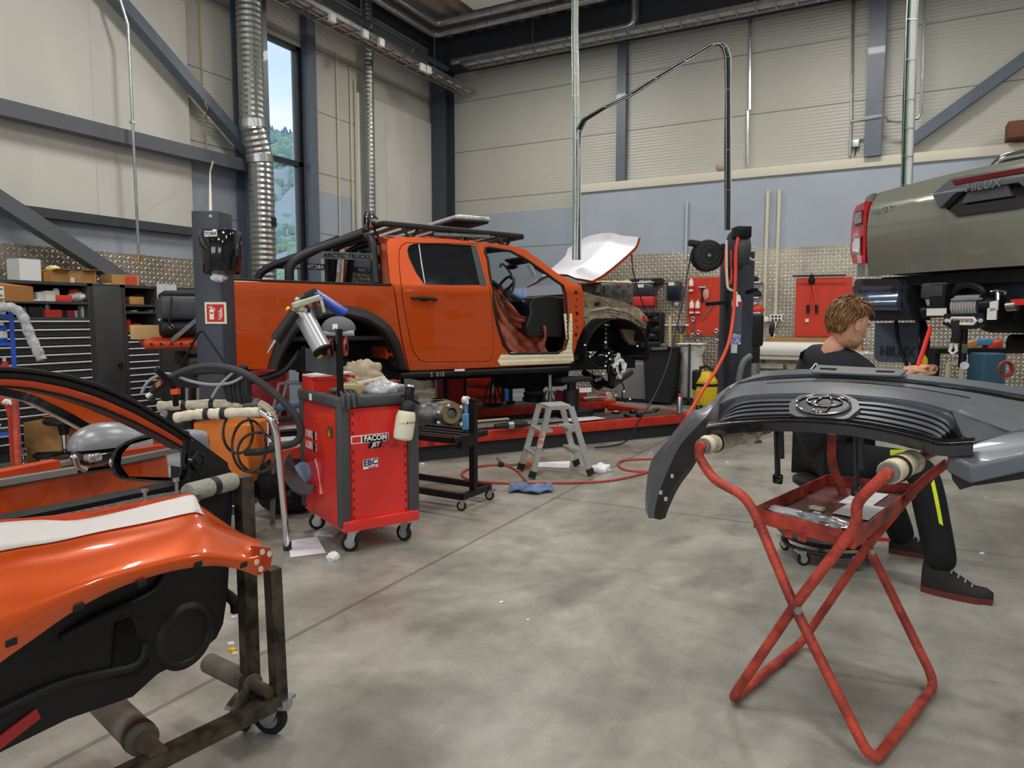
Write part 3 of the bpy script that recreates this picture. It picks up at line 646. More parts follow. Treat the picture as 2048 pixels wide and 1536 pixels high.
# cab side
roofl = [(781, 566), (777, 530), (774, 484), (780, 476), (830, 474), (900, 478), (954, 484), (1018, 491), (1050, 499), (1083, 523), (1115, 547), (1148, 566), (1162, 570), (1168, 603), (1168, 652), (1156, 680), (1148, 706), (1145, 727), (980, 735), (830, 741), (819, 741), (811, 710), (803, 670), (796, 625), (791, 590), (787, 571)]
door_r = [(798, 500), (803, 490), (812, 485), (956, 487), (960, 500), (966, 522), (978, 572), (983, 600), (986, 650), (987, 700), (984, 718), (975, 723), (850, 725), (838, 720), (828, 706), (822, 690), (812, 640), (805, 600), (801, 566), (797, 520)]
door_f = [(969, 503), (971, 496), (978, 495), (1020, 502), (1050, 517), (1083, 540), (1110, 560), (1126, 571), (1131, 588), (1133, 624), (1135, 678), (1130, 697), (1115, 706), (1020, 707), (1007, 690), (994, 646), (988, 613), (981, 560), (975, 517)]
CP, DR, DF = L(roofl), L(door_r), L(door_f)
O('cab_side', M().panel(CP, lambda a, b, w: near(a, b, w), .05, [DR, DF], (0, .06)), ORANGE, truck, label='orange cab side with empty front doorway')
win_r = [(815, 500), (818, 492), (828, 488), (870, 487), (943, 491), (953, 530), (965, 570), (905, 570), (848, 568), (832, 545), (818, 515)]
def shrink(poly, k):
    cx = sum(p[0] for p in poly)/len(poly); cy = sum(p[1] for p in poly)/len(poly); out = []
    for p in poly:
        d = math.hypot(p[0]-cx, p[1]-cy); f = (d-k)/d; out.append((cx+(p[0]-cx)*f, cy+(p[1]-cy)*f))
    return out
WR = L(win_r)
O('door_gap', M().panel(DR, lambda a, b, w: near(a, b, .03+w), .02, [WR], (0, .1)), DARK, truck)
dr = O('rear_door', M().panel(shrink(DR, .007), lambda a, b, w: near(a, b, w-.003), .045, [WR], (0, .05)), ORANGE, truck)
O('window_glass', M().panel(WR, lambda a, b, w: near(a, b, .006+w), .006, (), (0, .05)), GLASSD, dr, label='dark tinted window glass')
m = M().panel(L([(941, 490), (952, 491), (974, 572), (960, 572)]), lambda a, b, w: near(a, b, -.006+w), .01, (), (0, .05))
O('pillar_cover', m, DGREY, dr, label='satin black pillar strip')
e = M(); pw = [near(*p, w=.0) for p in WR]; e.tube(pw, .006, 6, closed=True); O('window_seal', e, BLK, dr); O('window_divider', M().tube([near(*tp(838, 488), w=0), near(*tp(843, 525), w=0), near(*tp(850, 568), w=0)], .0065, 6), STEEL, dr)
h1, h2 = tp(824, 596), tp(872, 599); m = M(); pp = [near(*h1, w=.0), near(h1[0]+.03, h1[1], -.035), near((h1[0]+h2[0])/2, h1[1], -.045), near(h2[0]-.03, h2[1], -.035), near(*h2, w=.0)]
hd_ = O('door_handle', M().tube(smooth_path(pp, 5), .016, 10).ell(near((h1[0]+h2[0])/2, h1[1]-.005, .003), (.07, .01, .03), TA), BLK, dr)
e = M(); e.tube([near(*p, w=-.004) for p in DF], .014, 8, closed=True); O('door_seal', e, BLK, truck)
# outline of the far side
fw = [(991, 500), (1020, 503), (1048, 518), (1080, 540), (1104, 560), (1108, 572), (990, 571), (985, 540)]
O('far_cab_side', M().panel(CP, lambda a, b, w: far(a, b, w), .05, [shrink(WR, .01), L(fw)], (0, .1)), ORANGE, truck)
O('far_window_glass', M().panel(shrink(WR, .01), lambda a, b, w: far(a, b, .01+w), .006, (), (0, .1)), GLASSD, truck)
O('far_door_lining', M().panel(shrink(L([(800, 575), (1130, 575), (1130, 705), (830, 715)]), .01), lambda a, b, w: far(a, b, .06+w), .03, (), (0, 0)), BLK, truck)
# roof, rear wall of the cab, floor
re_ = L([(776, 478), (800, 475), (830, 474), (900, 478), (954, 484), (1018, 491), (1045, 498)]); rows = []
for k in range(13):
    v = k/12; rows.append([TR.at(s, z+.07*math.sin(math.pi*v)**.6-.0, (tprof(z)+.02)*(1-v)+(WID-tprof(z)-.02)*v) for s, z in re_])
O('roof', M().loft(rows, .02), ORANGE, truck, label='orange roof panel')
s_r, z_r = L([(783, 560)])[0]; s_t, z_t = re_[0]
m = M(); m.loft([[TR.at(s_r, 1.0, .06), TR.at(s_r, 1.62, .05), TR.at(s_t, z_t, .2)], [TR.at(s_r, 1.0, .2), TR.at(s_r-.03, 1.62, .25), TR.at(s_t-.02, z_t+.03, .35)]], .02)
m.loft([[TR.at(s_r, 1.0, WID-.06), TR.at(s_r, 1.62, WID-.05), TR.at(s_t, z_t, WID-.2)], [TR.at(s_r, 1.0, WID-.2), TR.at(s_r-.03, 1.62, WID-.25), TR.at(s_t-.02, z_t+.03, WID-.35)]], .02)
m.box(TR.at(s_r-.01, 1.3, WID/2), (.03, WID-.3, .66), TA); O('cab_rear_wall', m, ORANGE, truck)
O('rear_window_glass', M().loft([[TR.at(s_r-.03, 1.63, o) for o in (.22, .9, WID-.22)], [TR.at(s_t-.02, z_t-.02, o) for o in (.3, .9, WID-.3)]], .006), GLASSD, truck)
s_f = L([(1135, 650)])[0][0]
O('cab_floor', M().box(TR.at((s_r+s_f)/2+.1, .93, WID/2), (s_f-s_r+.15, WID-.12, .05), TA), BLK, truck)
O('firewall', M().box(TR.at(s_f+.12, 1.28, WID/2), (.05, WID-.2, .72), TA), BLK, truck)
O('headliner', M().loft([[p-UPW*.045+TN*0 for p in r] for r in rows], .01), mat('headlining', '57585a', .9), truck)
# windscreen
wb_ = L([(1140, 566)])[0]; wt_ = re_[-1]
rows_w = []
for k in range(9):
    v = k/8; bow = .10*math.sin(math.pi*v)
    rows_w.append([TR.at(wb_[0]*(1-u)+wt_[0]*u+bow*(1-u*.5), wb_[1]*(1-u)+(wt_[1]-.0)*u+.04*math.sin(math.pi*v)*u, .09+tprof(wt_[1])*u*.8+(WID-.18-tprof(wt_[1])*u*1.6)*v) for u in (0, .25, .5, .75, 1)])
ws = O('windscreen', M().loft(rows_w, .006), GLASS, truck, label='clear windscreen with a green tint strip')
m = M(); m.loft([[TR.at(*[(a*(1-u)+b*u) for a, b in ((wb_[0], wt_[0]), (wb_[1], wt_[1]))], .11+o+.1*u) for u in (0, .5, 1)] for o in (WID-.32, WID-.22)], .03)
O('far_pillar_lining', m, BLK, truck)
m = M(); pa = [TR.hit(1000, 534, 1.45), TR.hit(1006, 528, 1.4), TR.hit(1022, 548, 1.4), TR.hit(1022, 558, 1.45)]; m.tube(smooth_path(pa, 5), .014, 8)
pb = [TR.hit(1068, 528, .18), TR.hit(1072, 536, .2), TR.hit(1088, 545, .2), TR.hit(1094, 540, .18)]; m.tube(smooth_path(pb, 5), .016, 8)
O('grab_handle', m, BLK, truck)
mm = TR.hit(1024, 533, .9); O('interior_mirror', M().ell(mm, (.05, .12, .035), TA).cyl(mm, mm+V(0, 0, .07)+TA*.05, .01), BLK, truck)
O('sun_visor', M().box(TR.hit(1044, 521, .5)+TN*.1, (.12, .42, .02), (TA+V(0, 0, -.5)), TN, None), BLK, truck)
m = M().box(TR.hit(1062, 540, .75), (.01, .1, .16), TA+V(0, 0, .6), TN, None); O('inspection_papers', m, PAPER, ws)
# dashboard
d0 = s_f-.05; m = M()
sec = [(.05, 1.15), (-.38, 1.17), (-.42, 1.28), (-.36, 1.42), (-.38, 1.52), (-.33, 1.585), (-.1, 1.62), (.1, 1.60)]
m.prism([TR.at(d0+a, z, .12) for a, z in sec], TN*(WID-.24)); dash = O('dashboard', m, mat('dash_plastic', '1d1e20', .4, bump=.1), truck, bev=.02)
m = M().box(TR.at(d0-.37, 1.555, WID/2), (.03, 1.3, .02), TA, bev=.004); O('dash_trim', m, STEEL, dash)
m = M().box(TR.hit(1041, 594, .78), (.02, .24, .16), TA, bev=.006); O('screen', m, mat('screen_glass', '8fb3e6', .1, emit=.25), dash, label='pale blue lit centre screen')
m = M(); m.box(TR.at(d0-.15, 1.1, WID/2), (.45, .3, .45), TA, bev=.03); m.box(TR.at(d0-.7, 1.02, WID/2), (.9, .26, .22), TA, bev=.03); O('centre_console', m, BLK, truck)
sc = TR.hit(1008, 583, .48); ax = (TA*-.9+V(0, 0, .42)).normalized(); x, y = ortho(ax)
m = M().tube([sc+(x*math.cos(k*math.pi/16)+y*math.sin(k*math.pi/16))*.185 for k in range(32)], .016, 8, closed=True); m.ell(sc-ax*.03, (.07, .07, .03), x, None, ax)
for k in range(3): m.bar(sc-ax*.02, sc+(x*math.cos(k*2.1+.4)+y*math.sin(k*2.1+.4))*.18, .03, .012)
m.cyl(sc-ax*.03, sc-ax*.3, .03); O('steering_wheel', m, mat('grey_leather', '3a3d42', .35), truck)
# covered seats
CLOTH = mat('rust_cloth', 'a54a26', .9, sheen=.3, col2='883a1c', vscale=5, bump=.3, bscale=25)
for off, nm in ((.5, 'seat'), (1.32, 'seat')):
    m = M().box(TR.at(s_f-1.0, 1.12, off), (.5, .48, .2), TA, bev=.06); m.box(TR.at(s_f-1.28, 1.45, off), (.16, .46, .62), TA+V(0, 0, .2), bev=.05); m.box(TR.at(s_f-1.38, 1.86, off), (.1, .26, .18), TA, bev=.04)
    O(nm, m, BLK, truck)
lft = [(988, 579), (990, 600), (993, 624), (997, 645), (1003, 667), (1009, 685), (1018, 701), (1029, 708), (1048, 719)]
rgt = [(1003, 586), (1012, 597), (1024, 612), (1040, 633), (1068, 640), (1093, 654), (1093, 676), (1089, 690), (1096, 704)]
rows = []
for i, ((x0, y0), (x1, y1)) in enumerate(zip(resamp(lft, 26), resamp(rgt, 26))):
    v = i/25; rows.append([TR.hit(x0+(x1-x0)*u, y0+(y1-y0)*u+2*math.sin(u*9+v*5), .08+.10*(1-v)+.05*math.sin(u*11+v*7)*(.3+v)+.035*math.sin(u*23-v*16)+.22*math.sin(math.pi*u)*(.4+.5*v)+.02*math.sin(v*40+u*8)) for u in [k/24 for k in range(25)]])
TH('dust_sheet', M().loft(rows, .006), CLOTH, 'rust brown cloth draped over the front seat and doorway of the orange pickup', 'cloth', sharp=180)
# masking
m = M()
tl = [tp(*p) for p in [(1127, 628), (1133, 627), (1137, 660), (1139, 627), (1143, 627), (1144, 660), (1143, 700), (1146, 713), (1147, 722), (1138, 726), (1000, 731), (995, 722), (1002, 709), (1022, 709), (1020, 704), (1050, 708), (1100, 707), (1120, 704), (1130, 694), (1133, 680), (1130, 660)]]
m.panel(tl, lambda a, b, w: near(a, b, w-.012+.004*math.sin(b*130)), .012, (), (.05, .02)); O('masking_tape', m, CREAM, truck, label='cream masking tape along the sill and pillar')
m = M(); m.loft([[TR.at(s, z, o) for s in (s_f-1.15, s_f-.7, s_f-.2)] for z, o in ((.955, .06), (.965, .2), (.955, .4))], .008); O('sill_masking', m, CREAM, truck)
# raised bonnet
bn = [(1186, 563), (1211, 549), (1244, 523), (1268, 502), (1277, 492), (1283, 476)]
B = [TR.sz(x_, y_, .14) for x_, y_ in bn]; B = smooth_path([V(a, b, 0) for a, b in B], 4)
rows = []
for k in range(11):
    v = k/10; c = math.sin(math.pi*v)
    rows.append([TR.at(p.x-.05*c-.03*(i/len(B)), p.y+.10*c*(1-.4*abs(i/len(B)-.5))+(.03 if .25 < v < .75 else 0), .14+1.5*v) for i, p in enumerate(B)])
O('bonnet', M().loft(rows, .02), ORANGE_IN, truck, label='orange bonnet propped open')
O('bonnet_cover', M().loft([[p+UPW*.006-TA*.012 for p in r] for r in rows], -.004), mat('white_film', 'e6e4ee', .45, var=.03, bump=.3, bscale=8), truck, label='white protective film over the bonnet')
# front structure
AP = mat('undercoat_metal', 'a39a80', .5, .15, col2='7a6f5c', vscale=14, bump=.3, bscale=60)
ap = [(1166, 583), (1190, 591), (1244, 602), (1280, 616), (1293, 634), (1292, 658), (1270, 650), (1252, 640), (1225, 632), (1200, 632), (1180, 640), (1168, 655)]
m = M().panel([TR.sz(*p, .22) for p in ap], lambda a, b, w: TR.at(a, b, .22+w-.02*math.sin(b*20)), .05, [[TR.sz(1197+7*math.cos(k), 609+6*math.sin(k), .22) for k in range(6)], [TR.sz(1267+7*math.cos(k), 637+7*math.sin(k), .22) for k in range(6)]], (0, .05)); O('inner_wing', m, AP, truck, label='grey brown inner wing')
m = M().tube([TR.hit(1172, 634, .2), TR.hit(1180, 622, .18), TR.hit(1215, 616, .18), TR.hit(1255, 625, .18), TR.hit(1288, 648, .2)], .018, 8)
for q in ((1176, 596), (1176, 609), (1200, 630), (1225, 611), (1238, 627), (1215, 601)): m.cyl(TR.hit(*q, .205), TR.hit(*q, .23), .014, n=10)
O('wing_rib', m, AP, truck)
m = M().panel([TR.sz(*p, 1.5) for p in [(1176, 565), (1262, 570), (1262, 600), (1235, 606), (1176, 600)]], lambda a, b, w: TR.at(a, b, 1.5+w), .04, (), (0, 0)); O('far_inner_wing', m, mat('red_primer', 'c23a20', .5), truck)
m = M().box(TR.hit(1206, 590, .9), (.55, .6, .3), TA, bev=.05); m.cyl(TR.hit(1195, 585, .45), TR.hit(1195, 570, .45), .05).cyl(TR.hit(1212, 588, .45), TR.hit(1212, 572, .45), .04); O('engine', m, mat('engine_grey', '6a6663', .45, .5, var=.5, vscale=15), truck)
m = M().loft([[TR.hit(x_, y_+math.sin(x_*.3), o) for x_ in range(1190, 1270, 8)] for y_, o in ((563, 1.35), (567, 1.2))], .01); O('masking_paper', m, mat('masking_paper', 'd8c48a', .8), truck)
m = M()
for k in range(9):
    a0, a1 = tp(1152+k % 2*2, 585+k*14), 0; m.cyl(near(*a0, w=-.004), near(*a0, w=.02), .011 if k % 3 else .02, n=10)
O('pillar_holes', m, BLK, truck)
# wheel house liner (black) with opening
cen = TR.sz(1222, 706, .3); r0 = .46
rows = [[TR.at(cen[0]+r0*math.cos(t), cen[1]-.02+r0*.92*math.sin(t), o) for t in [math.pi*(k/18*1.12-.06) for k in range(19)]] for o in (.16, .35, .75)]
m = M().loft(rows, .012); m.prism([TR.at(cen[0]+r0*math.cos(t), cen[1]+r0*.92*math.sin(t), .75) for t in [math.pi*k/18 for k in range(19)]], TN*.02)
O('wheel_house', m, mat('wheelhouse_black', '191817', .8, bump=.4, bscale=20), truck)
m = M().panel([TR.sz(*p, .3) for p in [(1244, 658), (1291, 660), (1291, 690), (1262, 690), (1250, 676)]], lambda a, b, w: TR.at(a, b, .3+w), .05, [[TR.sz(*p, .3) for p in [(1268, 668), (1280, 668), (1280, 682), (1268, 682)]]], (0, 0)); O('rail_end_bracket', m, mat('rusty_bracket', '6f5a4c', .6, .3, var=.3), truck)
m = M().box(TR.hit(1299, 655, .5), (.1, .5, .4), TA, bev=.03); m.box(TR.hit(1296, 690, .25), (.3, .14, .08), TA, bev=.02); m.box(TR.hit(1312, 697, .9), (.1, .8, .07), TA, bev=.01)
for q in ((1303, 628), (1309, 640), (1312, 660), (1306, 674)): m.ell(TR.hit(*q, .3), (.06, .1, .06), n=10)
O('front_carrier', m, BLK, truck)
m = M(); m.box(TR.hit(1292, 640, .2), (.05, .05, .03), TA); m.box(TR.hit(1288, 636, .16), (.03, .03, .06), TA); O('lamp_bracket', m, REDWORN, truck)
m = M().box(TR.hit(1316, 697, .1), (.24, .05, .03), TA); O('bumper_mount', m, STEEL, truck)
# front suspension
BM = mat('suspension_black', '1b1b1d', .35, .6)
m = M(); sp0 = TR.hit(1211, 655, .5); sp1 = TR.hit(1211, 712, .42); ax = (sp1-sp0); x, y = ortho(ax); n = 90
m.tube([sp0+ax*(k/n)+(x*math.cos(k*.45)+y*math.sin(k*.45))*.06 for k in range(n+1)], .010, 6); O('coil_spring', m, BM, truck)
O('damper', M().cyl(sp0-ax*.1, sp1+ax*.25, .028).cyl(sp0-ax*.08, sp0, .07, .06), STEEL, truck)
def hp(x_, y_, o): return TR.hit(x_, y_, o)
m = M(); m.tube(smooth_path([hp(1190, 712, .6), hp(1205, 700, .45), hp(1222, 708, .32)], 4), .022, 8); m.tube([hp(1222, 708, .32), hp(1240, 700, .6)], .02, 8); m.ell(hp(1222, 708, .3), .035, n=10); O('upper_arm', m, BM, truck)
m = M(); m.tube(smooth_path([hp(1170, 745, .75), hp(1200, 765, .45), hp(1224, 772, .25)], 4), [.045]*8+[.03], 8) if False else m.tube([hp(1168, 745, .75), hp(1196, 762, .45), hp(1224, 772, .25)], .04, 8); m.tube([hp(1224, 772, .25), hp(1262, 745, .7)], .035, 8); O('lower_arm', m, BM, truck)
kn = hp(1226, 738, .24); m = M().tube([hp(1222, 708, .28), hp(1222, 722, .22), kn, hp(1222, 772, .25)], [.03, .045, .06, .035], 12); m.lathe(kn-TN*.1, TN, [(0, 0), (.05, 0), (.075, .02), (.08, .06), (.1, .07), (.1, .1), (.04, .14), (0, .16)], 24)
for k in range(6): a = k*math.pi/3; c = kn-TN*.12+TA*.055*math.cos(a)+UPW*.055*math.sin(a); m.cyl(c, c+TN*.05, .007, n=6)
O('steering_knuckle', m, mat('cast_iron_dark', '2c2b2a', .45, .6, var=.4, vscale=30), truck)
m = M(); bc = hp(1240, 734, .14); ring = []
for k in range(28):
    a = 2*math.pi*k/28; rr = .095+.016*math.sin(a*4+1)+.01*math.sin(a*9); ring.append((math.cos(a)*rr*.85, math.sin(a)*rr*1.35))
hole = [(.045*math.cos(a)*.8, .055*math.sin(a)*1.2) for a in [2*math.pi*k/10 for k in range(10)]]
m.panel(ring, lambda a, b, w: bc+TA*a+UPW*b+TN*(w+.012*math.sin(a*60)), .05, [hole], (0, 0))
O('brake_shield', m, mat('pale_mint_cast', 'dfe8dc', .45, .1, var=.08, vscale=30), truck, label='pale cast brake carrier')
m = M(); m.lathe(hp(1196, 765, .55), (TA*.5+TN+UPW*.2), [(0, -.1), (.05, -.1), (.085, -.04), (.09, .04), (.06, .1), (.03, .3), (0, .3)], 20); O('axle_housing', m, BM, truck)
for pts in ([(1166, 700), (1180, 720), (1195, 735), (1205, 735)], [(1205, 690), (1220, 700), (1228, 716)], [(1240, 760), (1248, 775), (1244, 790), (1250, 805)], [(1186, 742), (1178, 760), (1190, 772)], [(1260, 712), (1290, 712), (1312, 712)]):
    O('brake_hose', M().tube(smooth_path([hp(x_, y_, .2) for x_, y_ in pts], 5), .008, 6), RUB, truck)
for q in ((1211, 684), (1218, 706), (1220, 718), (1181, 705), (1211, 732), (1207, 747), (1180, 713), (1248, 783), (1170, 690), (1275, 692), (1260, 798), (1213, 712), (1232, 790)):
    O('bolt', M().cyl(hp(*q, .17), hp(*q, .19), .013, n=6), STEEL, truck)
O('label_plate', M().box(hp(1196, 759, .3), (.1, .01, .035), TA+V(0, 0, .2)), STEEL, truck)
# chassis
m = M()
for off in (.42, 1.35): m.bar(TR.at(-1.25, .92, off), TR.at(-.55, .98, off), .08, .16); m.bar(TR.at(-.55, .98, off), TR.at(.45, .84, off), .08, .16); m.bar(TR.at(.45, .84, off), TR.at(3.75, .84, off), .08, .16)
O('chassis_rail', m, mat('chassis_black', '1a1b1d', .5, .2), truck)
m = M()
for s in (-1.1, -.1, .9, 1.7, 2.5, 3.3): m.bar(TR.at(s, .84, .42), TR.at(s, .84, 1.35), .08, .1)
m.box(TR.at(1.6, .78, 1.0), (1.1, .4, .2), TA, bev=.04); m.cyl(TR.at(-.2, .76, .9), TR.at(2.6, .74, .9), .05); m.box(TR.at(2.55, .72, .9), (.9, .45, .36), TA, bev=.08); O('drivetrain', m, DARK, truck)
m = M(); a, b = tp(835, 747), tp(1135, 737); m.bar(near(a[0]-.2, a[1]-.01, -.03), near(b[0], a[1]-.01, -.03), .09, .06, bev=.02); 
for k in range(4): m.bar(near(.7+k*.5, a[1]-.02, 0), TR.at(.7+k*.5, .83, .42), .04, .04)
st = O('rock_slider', m, BLKM, truck)
c = near(tp(868, 746)[0], a[1]-.012, -.088); O('marking', M().text('S  010', c, TA, UPW, .06, .001), mat('chalk', 'a9aaa8', .8), st)
c = near(tp(912, 740)[0], a[1]+.025, -.088); O('sticker', M().box(c, (.11, .002, .022), TA, TN, None), WHITE, st)
m = M(); z0 = a[1]-.06; m.tube(fillet([TR.at(-1.2, z0+.06, .1), TR.at(-.72, z0+.05, .1), TR.at(-.5, z0+.12, .12), TR.at(-.36, z0+.3, .2)], .12), .035, 10); O('tow_frame', m, BLK, truck)
m = M().box(TR.at(-1.25, .96, WID/2), (.12, WID-.1, .14), TA, bev=.03); O('rear_bumper', m, BLK, truck)
# sports bar
def hq(x_, y_, o): return TR.hit(x_, y_, o)
bar_ = T  # alias kept short
m = M(); main = fillet([hq(579, 568, .1), hq(578, 528, .1), hq(610, 508, .16), hq(722, 468, .28)], .12); m.tube(main, .042, 14)
ob = O('sports_bar', m, BLK, truck)
S = [TR.sz(*p, .1) for p in ((579, 568), (578, 528))]; S2 = TR.sz(610, 508, .16); S3 = TR.sz(722, 468, .28)
O('sports_bar', M().tube(fillet([TR.at(S[0][0], S[0][1], WID-.1), TR.at(S[1][0], S[1][1], WID-.1), TR.at(S2[0], S2[1], WID-.16), TR.at(S3[0], S3[1], WID-.28)], .12), .042, 14), BLK, truck)
h0, h1 = TR.sz(752, 568, .1), TR.sz(744, 474, .24)
O('hoop', M().tube(fillet([TR.at(h0[0], h0[1], .1), TR.at(h1[0], h1[1], .24), TR.at(h1[0], h1[1]+.02, .5), TR.at(h1[0], h1[1]+.02, WID-.5), TR.at(h1[0], h1[1], WID-.24), TR.at(h0[0], h0[1], WID-.1)], .12), .04, 14), BLK, truck)
m = M().cyl(TR.at(h1[0]-.33, S3[1]-.06, .26), TR.at(h1[0]-.33, S3[1]-.06, WID-.26), .028)
m.bar(TR.at(h0[0]-.35, rail, .5), TR.at(h0[0]-.35, S3[1]-.08, .5), .06, .04); m.bar(TR.at(h0[0]-.35, rail, WID-.3), TR.at(h0[0]-.35, S3[1]-.08, WID-.3), .06, .04); O('cross_tube', m, BLK, truck)
pl = [TR.sz(*p, .14) for p in ((618, 516), (646, 502), (744, 507), (746, 521), (640, 517))]
m = M().panel(pl, lambda a, b, w: TR.at(a, b, .14+w), .006, (), (0, 0)); p1_ = O('name_plate', m, mat('plate_grey', '63666a', .45, .2), truck, label='grey side plate with lettering')
c = TR.at((pl[0][0]+pl[2][0])/2+.06, (pl[1][1]+pl[3][1])/2-.004, .135); O('lettering', M().text('ARCTIC TRUCKS', c, TA, UPW, .060, .003, bold=.01), mat('black_print', '0d0d0e', .4), p1_)
m = M().panel(pl, lambda a, b, w: TR.at(a, b, WID-.14-w), .006, (), (0, 0)); p2_ = O('name_plate', m, BLK, truck, label='black far side plate with lettering')
c = TR.at((pl[0][0]+pl[2][0])/2+.0, (pl[1][1]+pl[3][1])/2-.004, WID-.152); O('lettering', M().text('ARCTIC TRUCKS', c, -TA, UPW, .060, .003, bold=.01), WHITE, p2_)
# roof rack
r0_, r1_ = TR.sz(766, 447, .2), TR.sz(1045, 473, .2); z0, z1 = r0_[1], r1_[1]
rk = T('roof_rack', 'flat black platform rack on the roof of the orange pickup', 'roof rack', tuple(TR.at((r0_[0]+r1_[0])/2, z0-.15, WID/2)))
ra, rb = .2, WID-.2
for off in (ra, rb): O('side_rail', M().bar(TR.at(r0_[0], z0, off), TR.at(r1_[0], z1, off), .05, .055, bev=.015), BLK, rk)
for s, z in ((r0_[0], z0), (r1_[0], z1)): O('end_rail', M().bar(TR.at(s, z, ra), TR.at(s, z, rb), .05, .055, bev=.015), BLK, rk)
for k in range(1, 9):
    s = r0_[0]+(r1_[0]-r0_[0])*k/9; z = z0+(z1-z0)*k/9; O('slat', M().bar(TR.at(s, z-.005, ra), TR.at(s, z-.005, rb), .06, .02), BLKM, rk)
for s_ in [f*(r1_[0]-r0_[0])-.15 for f in (.12, .48, .80)]:
    for off in (ra, rb):
        s = r0_[0]+.15+s_; z = z0+(z1-z0)*(s_+.15)/(r1_[0]-r0_[0]); 
        O('rack_foot', M().bar(TR.at(s, z, off+.01), TR.at(s+.08, z-.14, off-.03 if off < .9 else off+.03), .05, .03, bev=.008).bar(TR.at(s+.2, z, off+.01), TR.at(s+.1, z-.12, off-.02 if off < .9 else off+.02), .03, .02), BLKM, rk)
t = T('light_bar', 'slim ribbed black light strip slung under the near rail of the roof rack', 'light bar', tuple(TR.at(r0_[0]+1.2, z0-.1, .24)))
O('bar_body', M().bar(hq(868, 469, .2), hq(980, 474, .2), .05, .04), BLKG, t); m = M()
a, b = hq(870, 468, .17), hq(978, 473, .17)
for k in range(28): m.box(a.lerp(b, k/27), (.018, .01, .03), TA)
O('led_lenses', m, STEEL, t)
t = T('beacon_bar', 'silver and clear warning light bar lying on the roof rack', 'light bar', tuple(hq(915, 455, .9)))
O('bar_base', M().box(hq(910, 452, .9), (.4, .9, .03), TA, bev=.01), BLK, t); O('lens_housing', M().box(hq(912, 446, .9), (.42, .92, .05), TA, bev=.02), mat('ribbed_clear_lens', 'c9cdd0', .25, .3, var=.3, vscale=40), t)
t = T('spot_lamp', 'round chrome edged lamp fixed at the rear end of the roof rack', 'lamp', tuple(hq(742, 450, .4)))
c = hq(742, 443, .45); O('lamp_shell', M().lathe(c, -TA+UPW*.1, [(0, -.07), (.05, -.06), (.09, 0), (.1, .03), (.0, .045)], 24), CHROME, t)
m = M()
for k in range(3): m.tube([c-TA*.045+(TN*math.cos(a)+UPW*math.sin(a))*(.035+.028*k) for a in [j*math.pi/10 for j in range(20)]], .005, 5, closed=True)
O('lamp_grille', m, BLK, t); O('lamp_bracket', M().bar(c-UPW*.02, c-UPW*.16+TA*.08, .03, .015), BLK, t)
# strapped case and rolled mat on the tailgate
t = T('storage_case', 'black moulded case with a buckled strap above the orange tailgate', 'case', tuple(hq(360, 645, .6)))
c = hq(366, 616, .5); O('case_shell', M().box(c, (.42, .85, .21), TA, bev=.06), DGREY, t); O('case_lid', M().box(c+UPW*.11, (.36, .8, .06), TA, bev=.025), BLK, t)
m = M().tube(fillet([hq(343, 594, .05), hq(341, 620, .02), hq(338, 650, .02), hq(345, 655, .1)], .05), .008, 6); O('strap', m, RUB, t)
c0, c1 = hq(318, 657, .2), hq(420, 655, .2); m = M().lathe(c0, (c1-c0), [(0, 0), (.05, 0), (.075, .02), (.08, .06), (.08, (c1-c0).length)], 20)
t = T('rolled_mat', 'thick black roll lying on the folded down orange tailgate', 'roll', tuple(c0)); O('roll_body', m, BLK, t); O('eyelet', M().lathe(hq(343, 653, .11), -TN, [(.008, 0), (.02, 0), (.02, .01), (.008, .012)], 14), STEEL, t)
# ------------------------------------------------------------ red drive-on ramp
def caster(par, c, r=.05, ax=None, ty=RUB, fork=STEEL, top=None):     # c = floor point under the wheel
    c = Vector(c); ax = Vector(ax or Rt).normalized(); top = top or r*2+.05; w = r*.45; fd = ax.cross(UPW)
    o = O('caster', M().box(c+UPW*(top-.008)+fd*r*.4, (w*3.4, w*3.4, .012), ax), fork, par)
    m = M()
    for s in (-1, 1): m.prism([c+ax*(s*w*.75)+UPW*z+fd*q for q, z in ((0, r*.7), (r*.35, r*.8), (r*.9, top-.01), (-r*.1, top-.01), (-r*.35, r*1.1))], ax*(s*.004))
    m.cyl(c+ax*(-w*.9)+UPW*r, c+ax*(w*.9)+UPW*r, r*.12, n=8); O('caster_fork', m, fork, o)
    O('caster_wheel', M().lathe(c+UPW*r-ax*w/2, ax, [(r*.25, 0), (r*.82, 0), (r, w*.18), (r, w*.82), (r*.82, w), (r*.25, w)], 22), ty, o)
    O('caster_hub', M().lathe(c+UPW*r-ax*w*.52, ax, [(0, 0), (r*.6, 0), (r*.6, w*1.04), (0, w*1.04)], 18), fork, o)
    return o
ramp = T('ramp_lift', 'low red drive-on ramp lift with two runways under the orange pickup', 'vehicle lift', tuple(TR.at(.8, 0, .8)))
S0, S1 = -1.7, 4.15; TOPM = mat('runway_grip', '5d5650', .8, .2, col2='3f3a37', vscale=6, bump=.5, bscale=120)
for i, (o0, o1) in enumerate(((-.29, .27), (1.28, 1.84))):
    m = M().box(TR.at((S0+S1)/2, .197, (o0+o1)/2), (S1-S0, o1-o0, .105), TA, bev=.008)
    r = O('runway', m, REDWORN, ramp)
    O('grip_strip', M().box(TR.at((S0+S1)/2+.1, .253, (o0+o1)/2), (S1-S0-.5, o1-o0-.1, .008), TA), TOPM, r)
    O('runway_base', M().box(TR.at((S0+S1)/2, .072, (o0+o1)/2), (S1-S0-.3, o1-o0-.1, .145), TA), mat('dark_base', '2a2d33', .7), r)
